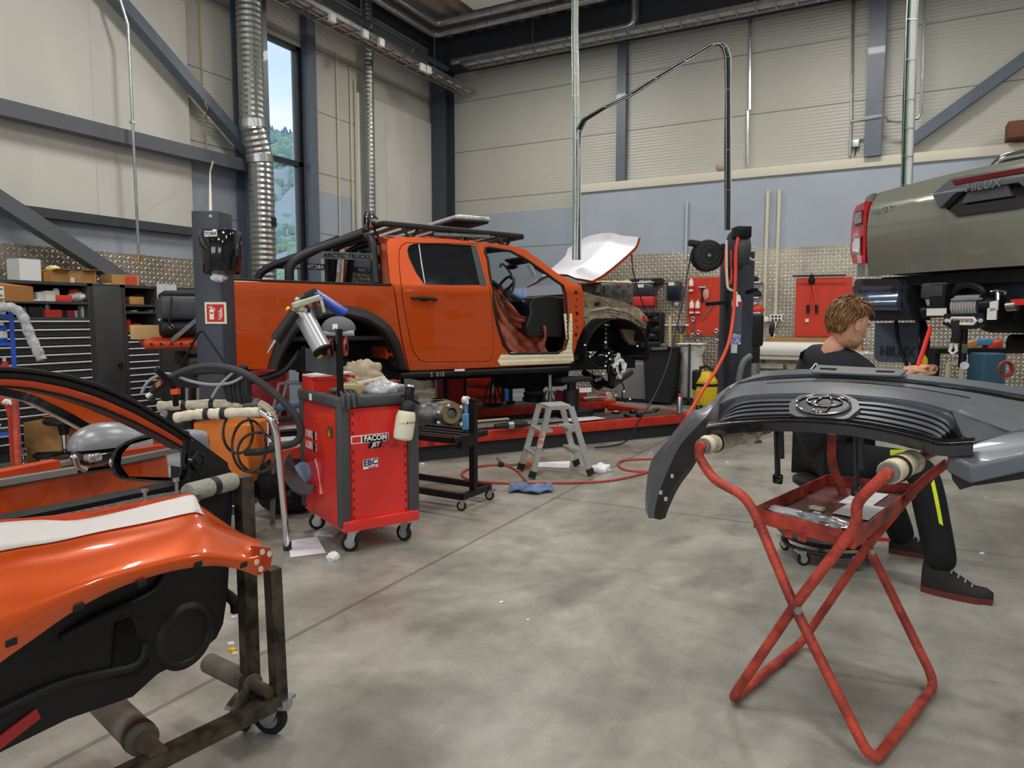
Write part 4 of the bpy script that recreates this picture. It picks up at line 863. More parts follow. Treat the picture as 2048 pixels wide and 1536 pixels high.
for s in (S1-.08, S0+.1, 1.2): O('cross_beam', M().box(TR.at(s, .16, .78), (.14, 1.0, .1), TA, bev=.006), REDWORN, ramp)
for s in (-.9, 2.9): O('runway_plate', M().box(TR.at(s, .262, -.01), (.9, .4, .01), TA), TOPM, ramp)
q = TR.sz(1240, 806, .9); O('end_stop', M().box(TR.at(3.55, .33, 1.36), (.32, .03, .14), TA).box(TR.at(3.4, .33, 1.5), (.02, .26, .14), TA).box(TR.at(3.7, .33, 1.5), (.02, .26, .14), TA), REDWORN, ramp)
RZ = .267
def onr(px, py, z=RZ): return G(px, py, z)
# jack stands and blocks that carry the pickup
def stand(lab, s, off, z1, ma=BLKM):
    t = T('jack_stand', lab, 'jack stand', tuple(TR.at(s, RZ, off)), 'jack stands under the orange pickup'); b = TR.at(s, RZ, off)
    O('stand_base', M().box(b+UPW*.012, (.2, .2, .02), TA), ma, t)
    m = M()
    for i in (-1, 1):
        for j in (-1, 1): m.bar(b+TA*i*.09+TN*j*.09+UPW*.02, b+TA*i*.03+TN*j*.03+UPW*.3, .02, .02)
    O('stand_frame', m, ma, t); O('stand_post', M().cyl(b+UPW*.15, b+UPW*(z1-RZ), .022), STEEL, t)
    O('stand_saddle', M().box(b+UPW*(z1-RZ-.015), (.1, .06, .03), TA, bev=.005), ma, t)
stand('black jack stand on the ramp below the front of the cab', 2.35, .12, .775)
stand('black jack stand on the ramp behind the rear wheel arch', -1.0, .15, .78)
for off, s, l in ((1.5, 2.35, 'black jack stand on the far runway below the front of the cab'), (1.5, -1.0, 'black jack stand on the far runway below the cargo bed')): stand(l, s, off, .775)
p = onr(1021, 806); t = T('pedestal_stand', 'grey pedestal with a rounded head standing on the ramp beside the blue box', 'stand', tuple(p))
O('pedestal_foot', M().cyl(p, p+UPW*.03, .06), BLKM, t); O('pedestal_post', M().cyl(p+UPW*.03, p+UPW*.2, .022), BLKM, t); O('pedestal_head', M().ell(p+UPW*.25, (.06, .06, .085)), mat('worn_grey', '6c6966', .5), t)
def dark(px, py, z0, d, lab, nm='jack', ma=DARK, z=RZ, r=.05):
    p = onr(px, py, z); m = M().box(p+UPW*(z0/2), (d, d, z0), TA, bev=.02)
    return TH(nm, m, ma, lab, nm.replace('_', ' '), at=tuple(p))
p = onr(1068, 800); t = T('bottle_jack', 'wide black air jack under the middle of the orange pickup', 'jack', tuple(p)); O('jack_base', M().cyl(p, p+UPW*.04, .16), BLKM, t); O('jack_bellows', M().lathe(p+UPW*.04, UPW, [(0, 0), (.13, 0), (.15, .05), (.12, .09), (.15, .14), (.12, .18), (.15, .23), (.1, .28), (.06, .3), (.06, .47), (0, .47)], 24), RUB, t)
p = TR.at(2.62, RZ, .1); t = T('transmission_jack', 'black transmission jack with a flat head under the front of the orange pickup', 'jack', tuple(p))
O('jack_foot', M().box(p+UPW*.04, (.42, .3, .08), TA, bev=.02), BLKM, t); O('jack_column', M().cyl(p+UPW*.08, p+UPW*.3, .09).cyl(p+UPW*.3, p+UPW*.4, .05), BLK, t); O('jack_head', M().box(p+UPW*.42, (.42, .26, .05), TA, bev=.01), mat('dark_blue_tool', '20242f', .5), t)
O('jack_label', M().box(p+UPW*.3+TA*.12-TN*.1, (.16, .01, .05), TA), PAPER, t)
p = onr(1190, 800); t = T('grease_gun', 'red handled grease gun with a round gauge lying on the ramp below the front axle', 'tool', tuple(p))
O('gun_body', M().cyl(p+UPW*.03-TA*.2, p+UPW*.03+TA*.15, .022), STEEL, t); O('gun_handle', M().tube([p+UPW*.04, p+UPW*.08+TA*.1, p+UPW*.05+TA*.25], .014, 8), RED, t); O('gauge', M().cyl(p+UPW*.05+TA*.22-TN*.03, p+UPW*.05+TA*.22, .05, n=18), WHITE, t)
def lay(name, px, py, d, lab, cat, ma, z=RZ, h=.02, ang=0, bev=.004, group=None):
    p = G(px, py, z); x = (TA*math.cos(ang)+TN*math.sin(ang)); return TH(name, M().box(p+UPW*(h/2+.001), (d[0], d[1], h), x, bev=bev if h > .01 else 0), ma, lab, cat, group, at=tuple(p))
lay('sheet_of_paper', 1165, 838, (.46, .25), 'printed sheet of paper lying on the near runway behind the step ladder', 'paper', mat('printed_paper', 'e4e6ea', .8, col2='b9bec6', vscale=14), h=.002, ang=.1)
lay('cloth_mat', 1020, 848, (1.3, .26), 'flat grey brown mat lying on the near runway left of the step ladder', 'mat', mat('felt_mat', '77706a', .95, var=.2, vscale=20), h=.012)
lay('long_batten', 935, 846, (1.0, .05), 'pale wooden batten lying on the near runway', 'batten', mat('pale_wood', 'd9c9a0', .7), h=.02, ang=.03)
lay('open_box_of_bits', 1290, 825, (.3, .05), 'silver ratchet lying near the right end of the ramp', 'ratchet', STEEL, h=.02, ang=.15)
p = G(1232, 828, RZ); t = T('magnet_pickup', 'small black round gauge lying on the near runway right of the paper', 'gauge', tuple(p)); O('gauge_body', M().cyl(p, p+UPW*.03, .045), BLK, t); O('gauge_face', M().cyl(p+UPW*.03, p+UPW*.034, .03), PAPER, t)
for i, (x_, y_, r) in enumerate(((1250, 833, .03), (1262, 826, .035), (1275, 832, .028), (1308, 822, .03))):
    p = G(x_, y_, RZ); TH('metal_fitting', M().lathe(p, (TA+UPW*.3*(i % 2)), [(0, 0), (r, 0), (r, r), (r*.6, r*1.2), (r*.6, r*2.4), (0, r*2.4)], 10), BLKM, ['dark metal fitting right of the round gauge on the ramp', 'larger dark metal fitting in the middle of the four loose ones on the ramp', 'third dark metal fitting from the gauge on the ramp', 'dark metal fitting nearest the right end of the ramp'][i], 'fitting', 'loose fittings on the ramp')
p = G(1359, 826, RZ); t = T('spray_can', 'silver aerosol can with a red cap at the right end of the ramp', 'spray can', tuple(p)); O('can_body', M().lathe(p, UPW, [(0, 0), (.033, 0), (.033, .17), (.02, .19), (0, .19)], 18), STEEL, t); O('can_cap', M().cyl(p+UPW*.19, p+UPW*.23, .018), RED, t)
# polisher with a cable
p = onr(1000, 860); t = T('power_polisher', 'black angle polisher lying on the near runway, grey cable hanging down', 'power tool', tuple(p)); a = G(990, 853, RZ+.03)
O('tool_body', M().tube([a, a+TA*.18, a+TA*.3, a+TA*.36], [.025, .035, .04, .03], 12), BLK, t); O('tool_label', M().tube([a+TA*.14, a+TA*.2], .042, 12), STEEL, t)
c = a+TA*.36; O('power_cord', M().tube(smooth_path([c, c+TA*.12, G(1050, 880, .12)-TN*.1, G(1054, 900, .02), G(1040, 925, .015), G(1010, 928, .015), G(995, 915, .015)], 6), .012, 8), mat('grey_cord', '74777c', .6), t)
O('plug', M().ell(G(1054, 927, .05), (.05, .045, .04)), mat('orange_plug', 'e0702a', .5), t)
# differential on a support
p = G(885, 868, .0); dz = .30
t = T('axle_differential', 'greasy black axle differential with a bolted flange beside the tool trolley', 'differential', tuple(p+UPW*.3)); c = P(882, 830, 5.75)
cast = mat('cast_alu', '6f7172', .4, .5, col2='111112', vscale=9, bump=.4, bscale=30)
O('housing', M().ell(c, (.2, .15, .13), TA, n=20).ell(c-TA*.12, (.12, .13, .12), n=16).box(c-UPW*.08, (.42, .26, .07), TA, bev=.02), cast, t)
O('pinion_neck', M().lathe(c+TA*.12, TA, [(0, 0), (.1, 0), (.075, .06), (.06, .12), (.09, .14), (.09, .17), (.04, .18), (0, .18)], 20), BLK, t)
O('cover_flange', M().lathe(c-TN*.12+TA*.03+UPW*.03, -TN, [(.045, 0), (.085, 0), (.085, .03), (.045, .03)], 20), mat('bare_bronze', 'b9a074', .35, .8), t)
for k in range(7): a = k*.9; O('bolt_head', M().ell(c-TN*.15+TA*(.03+.13*math.cos(a))+UPW*(.0+.09*math.sin(a)), .02, n=8), STEEL, t); O('paint_marks', M().box(c+UPW*.135-TA*.03, (.1, .08, .004), TA), mat('yellow_paint', 'd4d23a', .6), t)
O('sump', M().box(c-UPW*.15, (.4, .3, .08), TA, bev=.02), BLK, t)
# black wheeled table beside it
n0, r0, l0 = G(923, 994, .1), G(984, 972, .1), G(839, 978, .1); b0 = G(859, 951, .1)
ex = (r0-n0); ex.z = 0; ex.normalize(); ey = V(-ex.y, ex.x, 0); tt = T('gearbox_trolley', 'black welded wheeled trolley with a slatted shelf on one upright post', 'trolley', (n0.x, n0.y, 0)); w_, l_ = .36, .72
A = n0; Bq = n0+ex*w_; Cq = Bq+ey*l_; Dq = n0+ey*l_
for a, b in ((A, Bq), (Bq, Cq), (Cq, Dq), (Dq, A)): O('base_bar', M().bar(a, b, .04, .04), BLKM, tt)
for c in (A, Bq, Dq, Cq): caster(tt, V(c.x, c.y, 0)-ex*.0, .036, ex+ey*.3, top=.085)
pb = A+ex*.15+ey*.0; zt_ = P(948, 798, 5.05).z
O('upright_post', M().bar(pb, V(pb.x, pb.y, zt_), .045, .045, up=ex), BLKM, tt)
zs = .52; m = M(); c0 = V(pb.x, pb.y, zs)-ex*.2
for a, b in ((c0+ex*-.05, c0+ex*.36), (c0+ex*-.05+ey*.55, c0+ex*.36+ey*.55), (c0-ex*.05, c0-ex*.05+ey*.55), (c0+ex*.36, c0+ex*.36+ey*.55)): m.bar(a+ex*0, b, .04, .04)
for k in range(3): m.bar(c0+ex*(.05+k*.1), c0+ex*(.05+k*.1)+ey*.55, .05, .03)
O('slatted_shelf', m, BLKM, tt); O('shelf_bracket', M().box(c0+ex*.1-UPW*.04, (.14, .05, .06), ex), BLKM, tt)
p = c0+ex*.28+ey*.12+UPW*.021; t = T('air_gauge_tool', 'small light blue air tool with a round dial standing on the slatted shelf', 'gauge tool', tuple(p))
O('tool_grip', M().box(p+UPW*.06, (.045, .045, .12), ex, bev=.006).cyl(p+UPW*.12, p+UPW*.2, .012), mat('light_blue_plastic', '5fa0cf', .4), t); O('dial', M().cyl(p+UPW*.22-ey*.02, p+UPW*.22+ey*.02, .03, n=18), WHITE, t)
# step ladder
F1, F2, F3, F4 = G(1063, 959), G(1040, 942), G(1183, 953), G(1154, 933); zt = .60
T1, T2, T3, T4 = P(1098, 825, 6.03), P(1079, 815, 6.3), P(1142, 822, 6.12), P(1122, 813, 6.4)
for q in (T1, T2, T3, T4): q.z = zt
t = T('step_ladder', 'small double sided aluminium step ladder in front of the red ramp', 'step ladder', tuple((F1+F2+F3+F4)/4))
for a, b in ((F1, T1), (F2, T2), (F3, T3), (F4, T4)):
    d = (b-a).normalized(); O('ladder_leg', M().bar(a+d*.05, b, .022, .05, up=(T3-T1)), ALU, t); O('rubber_foot', M().bar(a+UPW*.012, a+d*.07, .03, .058, up=(T3-T1)), RUB, t)
O('top_platform', M().prism([T1-UPW*.02, T3-UPW*.02, T4-UPW*.02, T2-UPW*.02], UPW*.035), ALU, t)
for (a, b, c, d), inn in (((F1, T1, F2, T2), (T3-T1)), ((F3, T3, F4, T4), (T1-T3))):
    inn = inn.normalized()
    for f in (.36, .69):
        p, q = a.lerp(b, f), c.lerp(d, f); O('step', M().prism([p-inn*.03, p+inn*.09, q+inn*.09, q-inn*.03], -UPW*.025), ALU, t)
O('spreader', M().cyl(F1.lerp(T1, .74), F3.lerp(T3, .74), .008).cyl(F2.lerp(T2, .74), F4.lerp(T4, .74), .008), STEEL, t)
O('ladder_label', M().prism([F1.lerp(T1, .45)-Fh*.03+Rt*x_+(T1-F1)*z_ for x_, z_ in ((-.02, 0), (.02, 0), (.02, .2), (-.02, .2))], -Fh*.002), mat('faded_label', 'c8c6c0', .6, col2='b0605a', vscale=30), t)
# things on the floor
hp_ = [G(x, y, .012) for x, y in ((1047, 957), (1037, 944), (1025, 936), (1005, 930), (970, 931), (940, 937), (925, 945), (928, 955), (955, 963), (1010, 966), (1080, 966), (1160, 965), (1220, 961), (1270, 951), (1305, 940), (1330, 925), (1330, 919), (1290, 918), (1245, 921), (1237, 930), (1250, 939), (1290, 943), (1330, 936), (1360, 925))]
t = T('air_hose', 'thin red air hose lying in loops on the floor around the step ladder', 'hose', tuple(hp_[0])); O('hose_line', M().tube(smooth_path(hp_, 6), .009, 8), mat('red_hose', 'b8422f', .5), t); O('hose_coupling', M().cyl(hp_[0], hp_[0]+(hp_[0]-hp_[1])*.5, .012), STEEL, t)
O('hose_clip', M().ell(G(1002, 929, .02), .03, n=10), BLK, t)
def sheet(name, pts, lab, cat, ma, th=.001, sm=180, wob=0):
    m = M().prism([G(x, y, .003) for x, y in pts], UPW*th); return TH(name, m, ma, lab, cat)
sheet('sheet_of_paper', [(1076, 925), (1140, 922), (1139, 936), (1074, 934)], 'white sheet of paper on the floor under the step ladder', 'paper', PAPER)
def rag(name, x, y, r, lab, ma, seed, h=.05, amp=.35):
    p = G(x, y); TH(name, M().lump(p+UPW*h*.5, (r[0], r[1], h), x=TA, amp=amp, seed=seed, n=26), ma, lab, name.split('_')[-1], at=tuple(p), sharp=180)
rag('crumpled_tissue', 1202, 944, (.1, .07), 'crumpled white tissue on the floor right of the step ladder', PAPER, 4)
rag('crumpled_tissue', 667, 1120, (.035, .03), 'small white crumpled tissue in front of the red tool trolley', PAPER, 5, .03)
p = G(1062, 983); m = M(); rows = []
for i in range(14):
    u = i/13; rows.append([p+Rt*(-.17+.34*u)+Fh*(-.08+.2*v+.03*math.sin(u*8))+UPW*(.012+.018*abs(math.sin(u*9+v*5))+.015*math.sin(v*8)**2) for v in [k/9 for k in range(10)]])
TH('shop_cloth', M().loft(rows, -.008), mat('blue_cloth', '6f8bb3', .95, col2='43587c', vscale=18, bump=.6, bscale=60), 'crumpled blue cleaning cloth on the floor in front of the step ladder', 'cloth', sharp=180)
sheet('sheet_of_paper', [(578, 1082), (634, 1073), (652, 1106), (580, 1115)], 'white printed sheet on the floor left of the red tool trolley', 'paper', mat('list_paper', 'e6e6f0', .8, var=.02))
sheet('plastic_bag', [(628, 1072), (640, 1060), (672, 1055), (680, 1064), (668, 1074)], 'flat clear plastic bag on the floor under the red tool trolley', 'bag', CLEAR, .01)
for i, (x, y, r) in enumerate(((1003, 1205, .008), (1056, 1240, .006), (845, 929, .015), (1301, 906, .01), (1964, 1108, .012), (1455, 925, .01))):
    rag('paper_scrap', x, y, (r*1.6, r), ['tiny white scrap on the bare floor in the middle', 'tiny pale scrap lower on the bare floor in the middle', 'small white scrap on the floor by the black trolley', 'small white scrap on the floor near the right end of the ramp', 'small white scrap on the floor right of the seated person', 'tiny beige scrap on the floor under the grey bumper'][i], PAPER, 20+i, r*.6)
# things standing behind the ramp, seen below the pickup
def cabinet(name, lab, c, x, w, d, h, body, ndr, front=None, hand=CHROME, cat='tool cabinet', z0=.1, edge=BLK, casters=True):
    x = Vector(x).normalized(); y = V(-x.y, x.x, 0); c = Vector(c); t = T(name, lab, cat, (c.x, c.y, 0))
    O('body', M().box(c+UPW*(z0+h/2), (w, d, h), x, bev=.01), body, t)
    for s in (-1, 1): O('corner_guard', M().box(c+x*s*(w/2-.015)-y*(d/2-.01)+UPW*(z0+h/2), (.05, .05, h), x, bev=.01), edge, t)
    for k in range(ndr):
        zz = z0+h*(.04+.92*(k+.5)/ndr); dr_ = O('drawer', M().box(c-y*(d/2+.006)+UPW*zz, (w-.09, .014, h*.92/ndr-.012), x, bev=.003), front or body, t)
        O('drawer_handle', M().box(c-y*(d/2+.02)+UPW*(zz+h*.46/ndr-.02), (w-.12, .02, .018), x, bev=.005), hand, dr_)
    if casters:
        for i in (-1, 1):
            for j in (-1, 1): caster(t, V(c.x, c.y, 0)+x*i*(w/2-.07)+y*j*(d/2-.07), .04, x, top=z0)
    return t
c = P(962, 640, 10.1); c.z = 0; xd = (Rt*.98+Fh*.2).normalized()
cabinet('tool_cabinet', 'red tool cabinet with curved drawer handles seen under the orange pickup', c, xd, .58, .45, .85, mat('tool_red', 'c9301f', .3, coat=.5), 5, hand=BLKM)
c = P(897, 640, 9.9); c.z = 0
t = T('tool_cabinet', 'dark red cabinet side with a tilted sticker seen under the orange pickup', 'tool cabinet', (c.x, c.y, 0)); O('body', M().box(c+UPW*.46, (.36, .4, .82), xd, bev=.01), mat('dark_red', '8c1f1c', .4), t)
cc = P(884, 790, 9.6); 
s_ = O('sticker', M().box(P(887, 785, 9.68), (.055, .004, .19), V(1, .0, .3), V(0, 1, 0)), WHITE, t); O('sticker', M().box(P(881, 752, 9.68), (.03, .004, .12), V(1, .0, .35), V(0, 1, 0)), WHITE, t)
O('sticker_text', M().text('FACOM', P(887, 785, 9.66), V(.35, 0, -1), V(1, 0, .35), .05, .002), mat('blue_print', '25357c', .5), t)
for i in (-1, 1): caster(t, c+xd*i*.13, .035, xd, top=.06)
c = P(1009, 640, 10.6); c.z = 0; TH('plastic_crate', M().box(c+UPW*.25, (.2, .3, .5), xd, bev=.01).box(c+UPW*.515, (.22, .32, .03), xd, bev=.01), mat('bright_blue_plastic', '2f7fd6', .4), 'bright blue plastic bin standing behind the ramp, seen under the orange pickup', 'bin')
c = P(845, 640, 9.8); c.z = 0; t = T('bench_frame', 'dark steel work table with tools, seen under the rear of the cab', 'table', (c.x, c.y, 0))
O('table_top', M().box(c+UPW*.72, (.7, .5, .04), xd), BLKM, t)
for i in (-1, 1):
    for j in (-1, 1): O('leg', M().box(c+xd*i*.32+Fh*j*.2+UPW*.35, (.05, .05, .7), xd), BLKM, t)
for i, (dx_, ma, l_) in enumerate(((.05, mat('orange_handle', 'd8702a', .5), 'orange handled screwdriver hanging under the cab behind the ramp'), (.16, BLUE, 'blue handled screwdriver hanging under the cab behind the ramp'))):
    p = c+xd*dx_-Fh*.28+UPW*.52; t = T('screwdriver', l_, 'screwdriver', tuple(p)); O('handle', M().cyl(p, p+UPW*.12, .014), ma, t); O('blade', M().cyl(p-UPW*.12, p, .004, n=6), STEEL, t)
# blue stool and parts behind the ramp at the left
c = P(590, 640, 8.6); c.z = 0; t = T('mobile_stool', 'light blue seated work creeper with silver frame behind the ramp', 'creeper', (c.x, c.y, 0))
O('creeper_pad', M().box(c+UPW*.33, (.5, .34, .08), xd+UPW*.15, bev=.03), mat('light_blue_pad', '8db4dc', .5), t)
for k in (-1, 1): O('creeper_frame', M().bar(c+xd*-.28+Fh*k*.15+UPW*.1, c+xd*-.16+Fh*k*.15+UPW*.6, .04, .03).bar(c+xd*-.16+Fh*k*.15+UPW*.6, c+xd*.1+Fh*k*.15+UPW*.6, .04, .03).bar(c+xd*.1+Fh*k*.15+UPW*.6, c+xd*.24+Fh*k*.15+UPW*.1, .04, .03), ALU, t)
for i in (-1, 1):
    for j in (-1, 1): caster(t, c+xd*i*.25+Fh*j*.15, .05, xd, top=.11)
c = P(537, 640, 8.9); c.z = 0; t = T('red_bin', 'dark red bin with pale rags on top behind the ramp at the left', 'bin', (c.x, c.y, 0)); O('bin_body', M().box(c+UPW*.37, (.42, .35, .74), xd, bev=.02), mat('bin_red', 'a22020', .4), t)
O('rags', M().lump(c+UPW*.77, (.18, .14, .06), seed=9, amp=.3), CREAM, t)
c = P(573, 640, 9.6); c.z = 0; TH('blue_shelf', M().box(c+UPW*.45+xd*.2, (.03, .03, .9), xd).box(c+UPW*.45-xd*.25, (.03, .03, .9), xd).box(c+UPW*.5, (.5, .4, .02), xd).box(c+UPW*.88, (.5, .4, .02), xd).box(c+UPW*.2, (.5, .4, .02), xd), BLUE, 'low blue metal shelf rack behind the ramp at the left', 'shelf')
# bits on the left part of the ramp
p = G(528, 893, RZ); t = T('silicone_bottle', 'white bottle with a red cap standing on the ramp beside the orange machine', 'bottle', tuple(p)); O('bottle_body', M().lathe(p, UPW, [(0, 0), (.04, 0), (.042, .02), (.042, .2), (.02, .235), (0, .235)], 18), WHITE, t); O('bottle_cap', M().cyl(p+UPW*.235, p+UPW*.27, .016), RED, t)
a, b = G(566, 893, RZ+.035), G(598, 886, RZ+.035); t = T('paint_roller_tube', 'short white tube with an open end lying on the ramp left of the tool trolley', 'tube', tuple(a)); O('tube_body', M().lathe(a, b-a, [(.022, 0), (.034, 0), (.034, .3), (.022, .3), (.022, 0)], 18), WHITE, t)
lay('sheet_of_paper', 575, 878, (.4, .22), 'pale sheet lying on the ramp left of the red tool trolley', 'paper', PAPER, h=.003)
lay('metal_tray', 590, 858, (.5, .2), 'pale metal tray of small parts lying on the ramp at the left', 'tray', STEEL, h=.03, ang=.05)
# ------------------------------------------------------------ red tool trolley in front
n, r, l = G(682, 1065, .14), G(837, 1037, .14), G(622, 1014, .14)
ex = (r-n); ex.z = 0; ex.normalize(); ey = V(-ex.y, ex.x, 0); w, d, zb, ztp = .50, .655, .14, .905
t = T('tool_trolley', 'tall red wheeled tool trolley with charcoal corner guards and a cluttered top', 'tool trolley', (n.x, n.y, 0)); o = V(n.x, n.y, 0)
def q(a, b, z): return o+ex*a+ey*b+UPW*z
TRED = mat('trolley_red', 'e0302a', .35, 0, .5, var=.05, vscale=3)
GUARD = mat('guard_rubber', '4a4b4d', .6, bump=.2, bscale=200)
body = O('body', M().box(q(w/2, d/2, (zb+ztp)/2-.03), (w-.03, d-.03, ztp-zb-.06), ex), TRED, t)
fp = O('front_panel', M().box(q(w/2, .012, (zb+ztp)/2-.02), (w-.15, .012, ztp-zb-.12), ex), TRED, t)
m = M()
for i in range(4):
    for j in range(8):
        m.ell(q(.14+i*.075+(j % 2)*.02, .004, .24+j*.072), (.005, .002, .005), ex, n=8)
O('rivets', m, TRED, fp)
m = M()
for k in range(12):
    for x_ in (.085, w-.085): m.box(q(x_, .006, .21+k*.055), (.006, .004, .018), ex)
O('panel_slots', m, BLK, fp)
O('bottom_ledge', M().box(q(w/2, .0, zb+.03), (w-.02, .05, .06), ex, bev=.006).box(q(w/2, -.022, zb+.02), (w-.04, .01, .04), ex), TRED, t)
O('side_panel', M().box(q(.012, d/2, (zb+ztp)/2-.03), (.012, d-.12, ztp-zb-.14), ex), TRED, t)
for a, b in ((.03, .02), (w-.03, .02), (.03, d-.02), (w-.03, d-.02)): O('corner_guard', M().box(q(a, b, (zb+ztp)/2), (.072, .06, ztp-zb-.03), ex, bev=.02), GUARD, t)
rim = O('top_rim', M().bar(q(-.0, .02, ztp-.02), q(w, .02, ztp-.02), .06, .07, bev=.02).bar(q(0, d-.02, ztp-.02), q(w, d-.02, ztp-.02), .06, .07, bev=.02).bar(q(.015, 0, ztp-.02), q(.015, d, ztp-.02), .06, .07, bev=.02).bar(q(w-.015, 0, ztp-.02), q(w-.015, d, ztp-.02), .06, .07, bev=.02), GUARD, t)
O('top_tray', M().box(q(w/2, d/2, ztp-.03), (w-.05, d-.05, .02), ex), DGREY, t)
for a, b in ((.075, .055), (w-.075, .055), (.075, d-.06), (w-.075, d-.06)): caster(t, q(a, b, 0), .052, ex*.55+ey*.8 if a < .2 else ex*.8+ey*.4, top=zb, fork=mat('zinc', 'c3c8ca', .35, .8))
def fr(a, z): return q(a, -.002, z)
def label(nm, a, z, tx, size, ma, ww, hh, bg, shear=0):
    if bg: s = O(nm, M().box(fr(a, z)+ey*.006, (ww, .003, hh), ex), bg, fp)
    else: s = fp
    O(nm+'_text', M().text(tx, fr(a, z)+ey*.003, ex, UPW, size, .002, bold=.012, shear=shear), ma, fp if s is fp else s)
K = mat('print_black', '101012', .5); Wm = mat('print_white', 'f0f0ee', .5)
label('maker_sign', .19, .665, '', .04, Wm, .235, .047, Wm)
O('maker_sign_band', M().box(fr(.223, .665)+ey*.004, (.16, .003, .038), ex), K, fp); O('maker_sign_text', M().text('FACOM', fr(.223, .665)+ey*.0015, ex, UPW, .042, .002, bold=.03), Wm, fp)
O('maker_mark', M().box(fr(.106, .665)+ey*.004, (.052, .003, .034), ex).cyl(fr(.106, .665)+ey*.004, fr(.106, .665)+ey*.002, .012), TRED, fp)
O('model_sign', M().prism([fr(.175, .608)+ey*.004, fr(.255, .608)+ey*.004, fr(.268, .645)+ey*.004, fr(.188, .645)+ey*.004], -ey*.003), K, fp)
O('model_sign_text', M().text('JET', fr(.222, .627)+ey*.0005, ex, UPW, .036, .001, bold=.025, shear=.3), Wm, fp)
O('model_letters', M().text('XL', fr(.318, .632)+ey*.004, ex, UPW, .10, .002, shear=.3), mat('dull_red_print', 'a33b3a', .5), fp)
s = O('brand_sticker', M().box(fr(.19, .517)+ey*.005, (.092, .003, .055), ex+UPW*.08), Wm, fp); O('brand_sticker_text', M().text('EBC', fr(.19, .523)+ey*.002, ex+UPW*.08, UPW, .05, .002, bold=.02), mat('navy_print', '1e2a6e', .5), s)
O('brand_sticker_text', M().text('BRAKES', fr(.2, .496)+ey*.002, ex+UPW*.08, UPW, .014, .002), TRED, s)
def sd(b, z): return q(-.0+.004, b, z)
m = M().box(sd(.145, .70), (.003, .075, .06), ex); s = O('warning_label', m, DGREY, t); O('warning_sign', M().prism([sd(.165, .675)-ex*.003, sd(.118+.02, .675)-ex*.003, sd(.15, .72)-ex*.003], -ex*.001), YEL, s)
for z in (.645, .575): s = O('logo_sticker', M().box(sd(.47, z), (.003, .19, .045), ex, bev=0), mat('pink_white_sticker', 'e9d9d6', .5, col2='c9837c', vscale=30), t); O('logo_figure', M().ell(sd(.41, z)-ex*.002, (.002, .024, .032), ex, n=10), K, s)
O('shield_sticker', M().box(q(-.017, .40, ztp-.02), (.002, .045, .04), ex), Wm, rim)
O('scuff', M().tube([sd(.40, .5), sd(.36, .44), sd(.33, .36), sd(.31, .3)], [.008, .004, .003, .012], 6), mat('scuff_pink', 'e8a09a', .6), t)
# perforated back stand with an upright
O('back_board', M().loft([[q(.03, d-.03, 1.03), q(.03, .04, 1.03)], [q(.03, d-.03, 1.17), q(.03, .04, 1.17)]], .012), mat('board_grey', '55595e', .5, .2, var=.1), t)
O('board_post', M().bar(q(.03, .04, ztp-.02), q(.03, .04, 1.3), .03, .03, up=ex), BLKM, t); O('board_post', M().bar(q(.03, d-.03, ztp-.02), q(.03, d-.03, 1.18), .03, .03, up=ex), BLKM, t)
# things on it
def red_box():
    c = q(.13, .50, ztp-.02); t = T('tote_box', 'red plastic tote with papers on the back of the tool trolley', 'box', tuple(c))
    O('box_shell', M().box(c+UPW*.06, (.26, .2, .12), ex, bev=.01).bar(c-ex*.14-ey*.1+UPW*.11, c+ex*.14-ey*.1+UPW*.11, .015, .02), RED, t); O('papers', M().box(c+UPW*.128, (.25, .2, .012), ex+UPW*.06), PAPER, t)
red_box()
c = q(.19, .28, ztp-.02); TH('cardboard_box', M().box(c+UPW*.04, (.14, .1, .075), ex, bev=.003), mat('pale_card', 'd8bd86', .8), 'small beige cardboard box on the tool trolley beside the upright', 'box')
# glove
c = q(.07, .1, ztp+.02); t = T('work_glove', 'dark grey work glove hanging over the corner of the tool trolley', 'glove', tuple(c)); GL = mat('glove_grey', '4b4e53', .9, bump=.3, bscale=90)
O('palm', M().ell(c+ey*.1+UPW*.012, (.05, .06, .016), ex), GL, t)
for k, (dx_, dz_) in enumerate(((-.04, -.06), (-.015, -.075), (.012, -.07), (.038, -.05))): O('finger', M().tube(smooth_path([c+ex*dx_*.6+ey*.06+UPW*.012, c+ex*dx_-ey*.06+UPW*.02, c+ex*dx_*1.2-ey*.115+UPW*-.01, c+ex*dx_*1.3-ey*.125+UPW*(dz_)], 4), .0095, 8), GL, t)
# clear bags and tape
for i, (a, b, rr, lab, ma) in enumerate(((.33, .10, (.12, .09, .05), 'clear plastic bag with red print at the front of the tool trolley top', mat('bag_film', 'dfe2e8', .15, 0, .5, alpha=.75, col2='b9bcc4', vscale=22)), (.40, .26, (.09, .1, .045), 'pale crumpled plastic bag on the right of the tool trolley top', mat('pale_bag', 'e4e0c4', .3, 0, .3, alpha=.9)), (.30, .36, (.13, .08, .05), 'dusty beige work gloves heaped at the back of the tool trolley top', mat('dusty_glove', '9b8d78', .95, var=.25, vscale=20)), (.36, .5, (.13, .07, .1), 'grimy beige rag bunched at the far edge of the tool trolley top', mat('grimy_rag', 'b3a58e', .95, var=.2, vscale=14)))):
    c = q(a, b, ztp-.02); TH(('plastic_bag', 'plastic_bag', 'work_gloves', 'rag')[i], M().lump(c+UPW*rr[2], rr, x=ex, amp=.4, seed=31+i, n=30), ma, lab, ('bag', 'bag', 'gloves', 'rag')[i], at=tuple(c), sharp=180)
m = M(); c = q(.26, .16, ztp+.07); m.bar(c-ex*.08, c+ex*.1+UPW*.03, .03, .012); TH('marker_pen', m, mat('orange_white', 'e8d8c8', .5), 'white and orange marker lying on the plastic bag', 'pen')
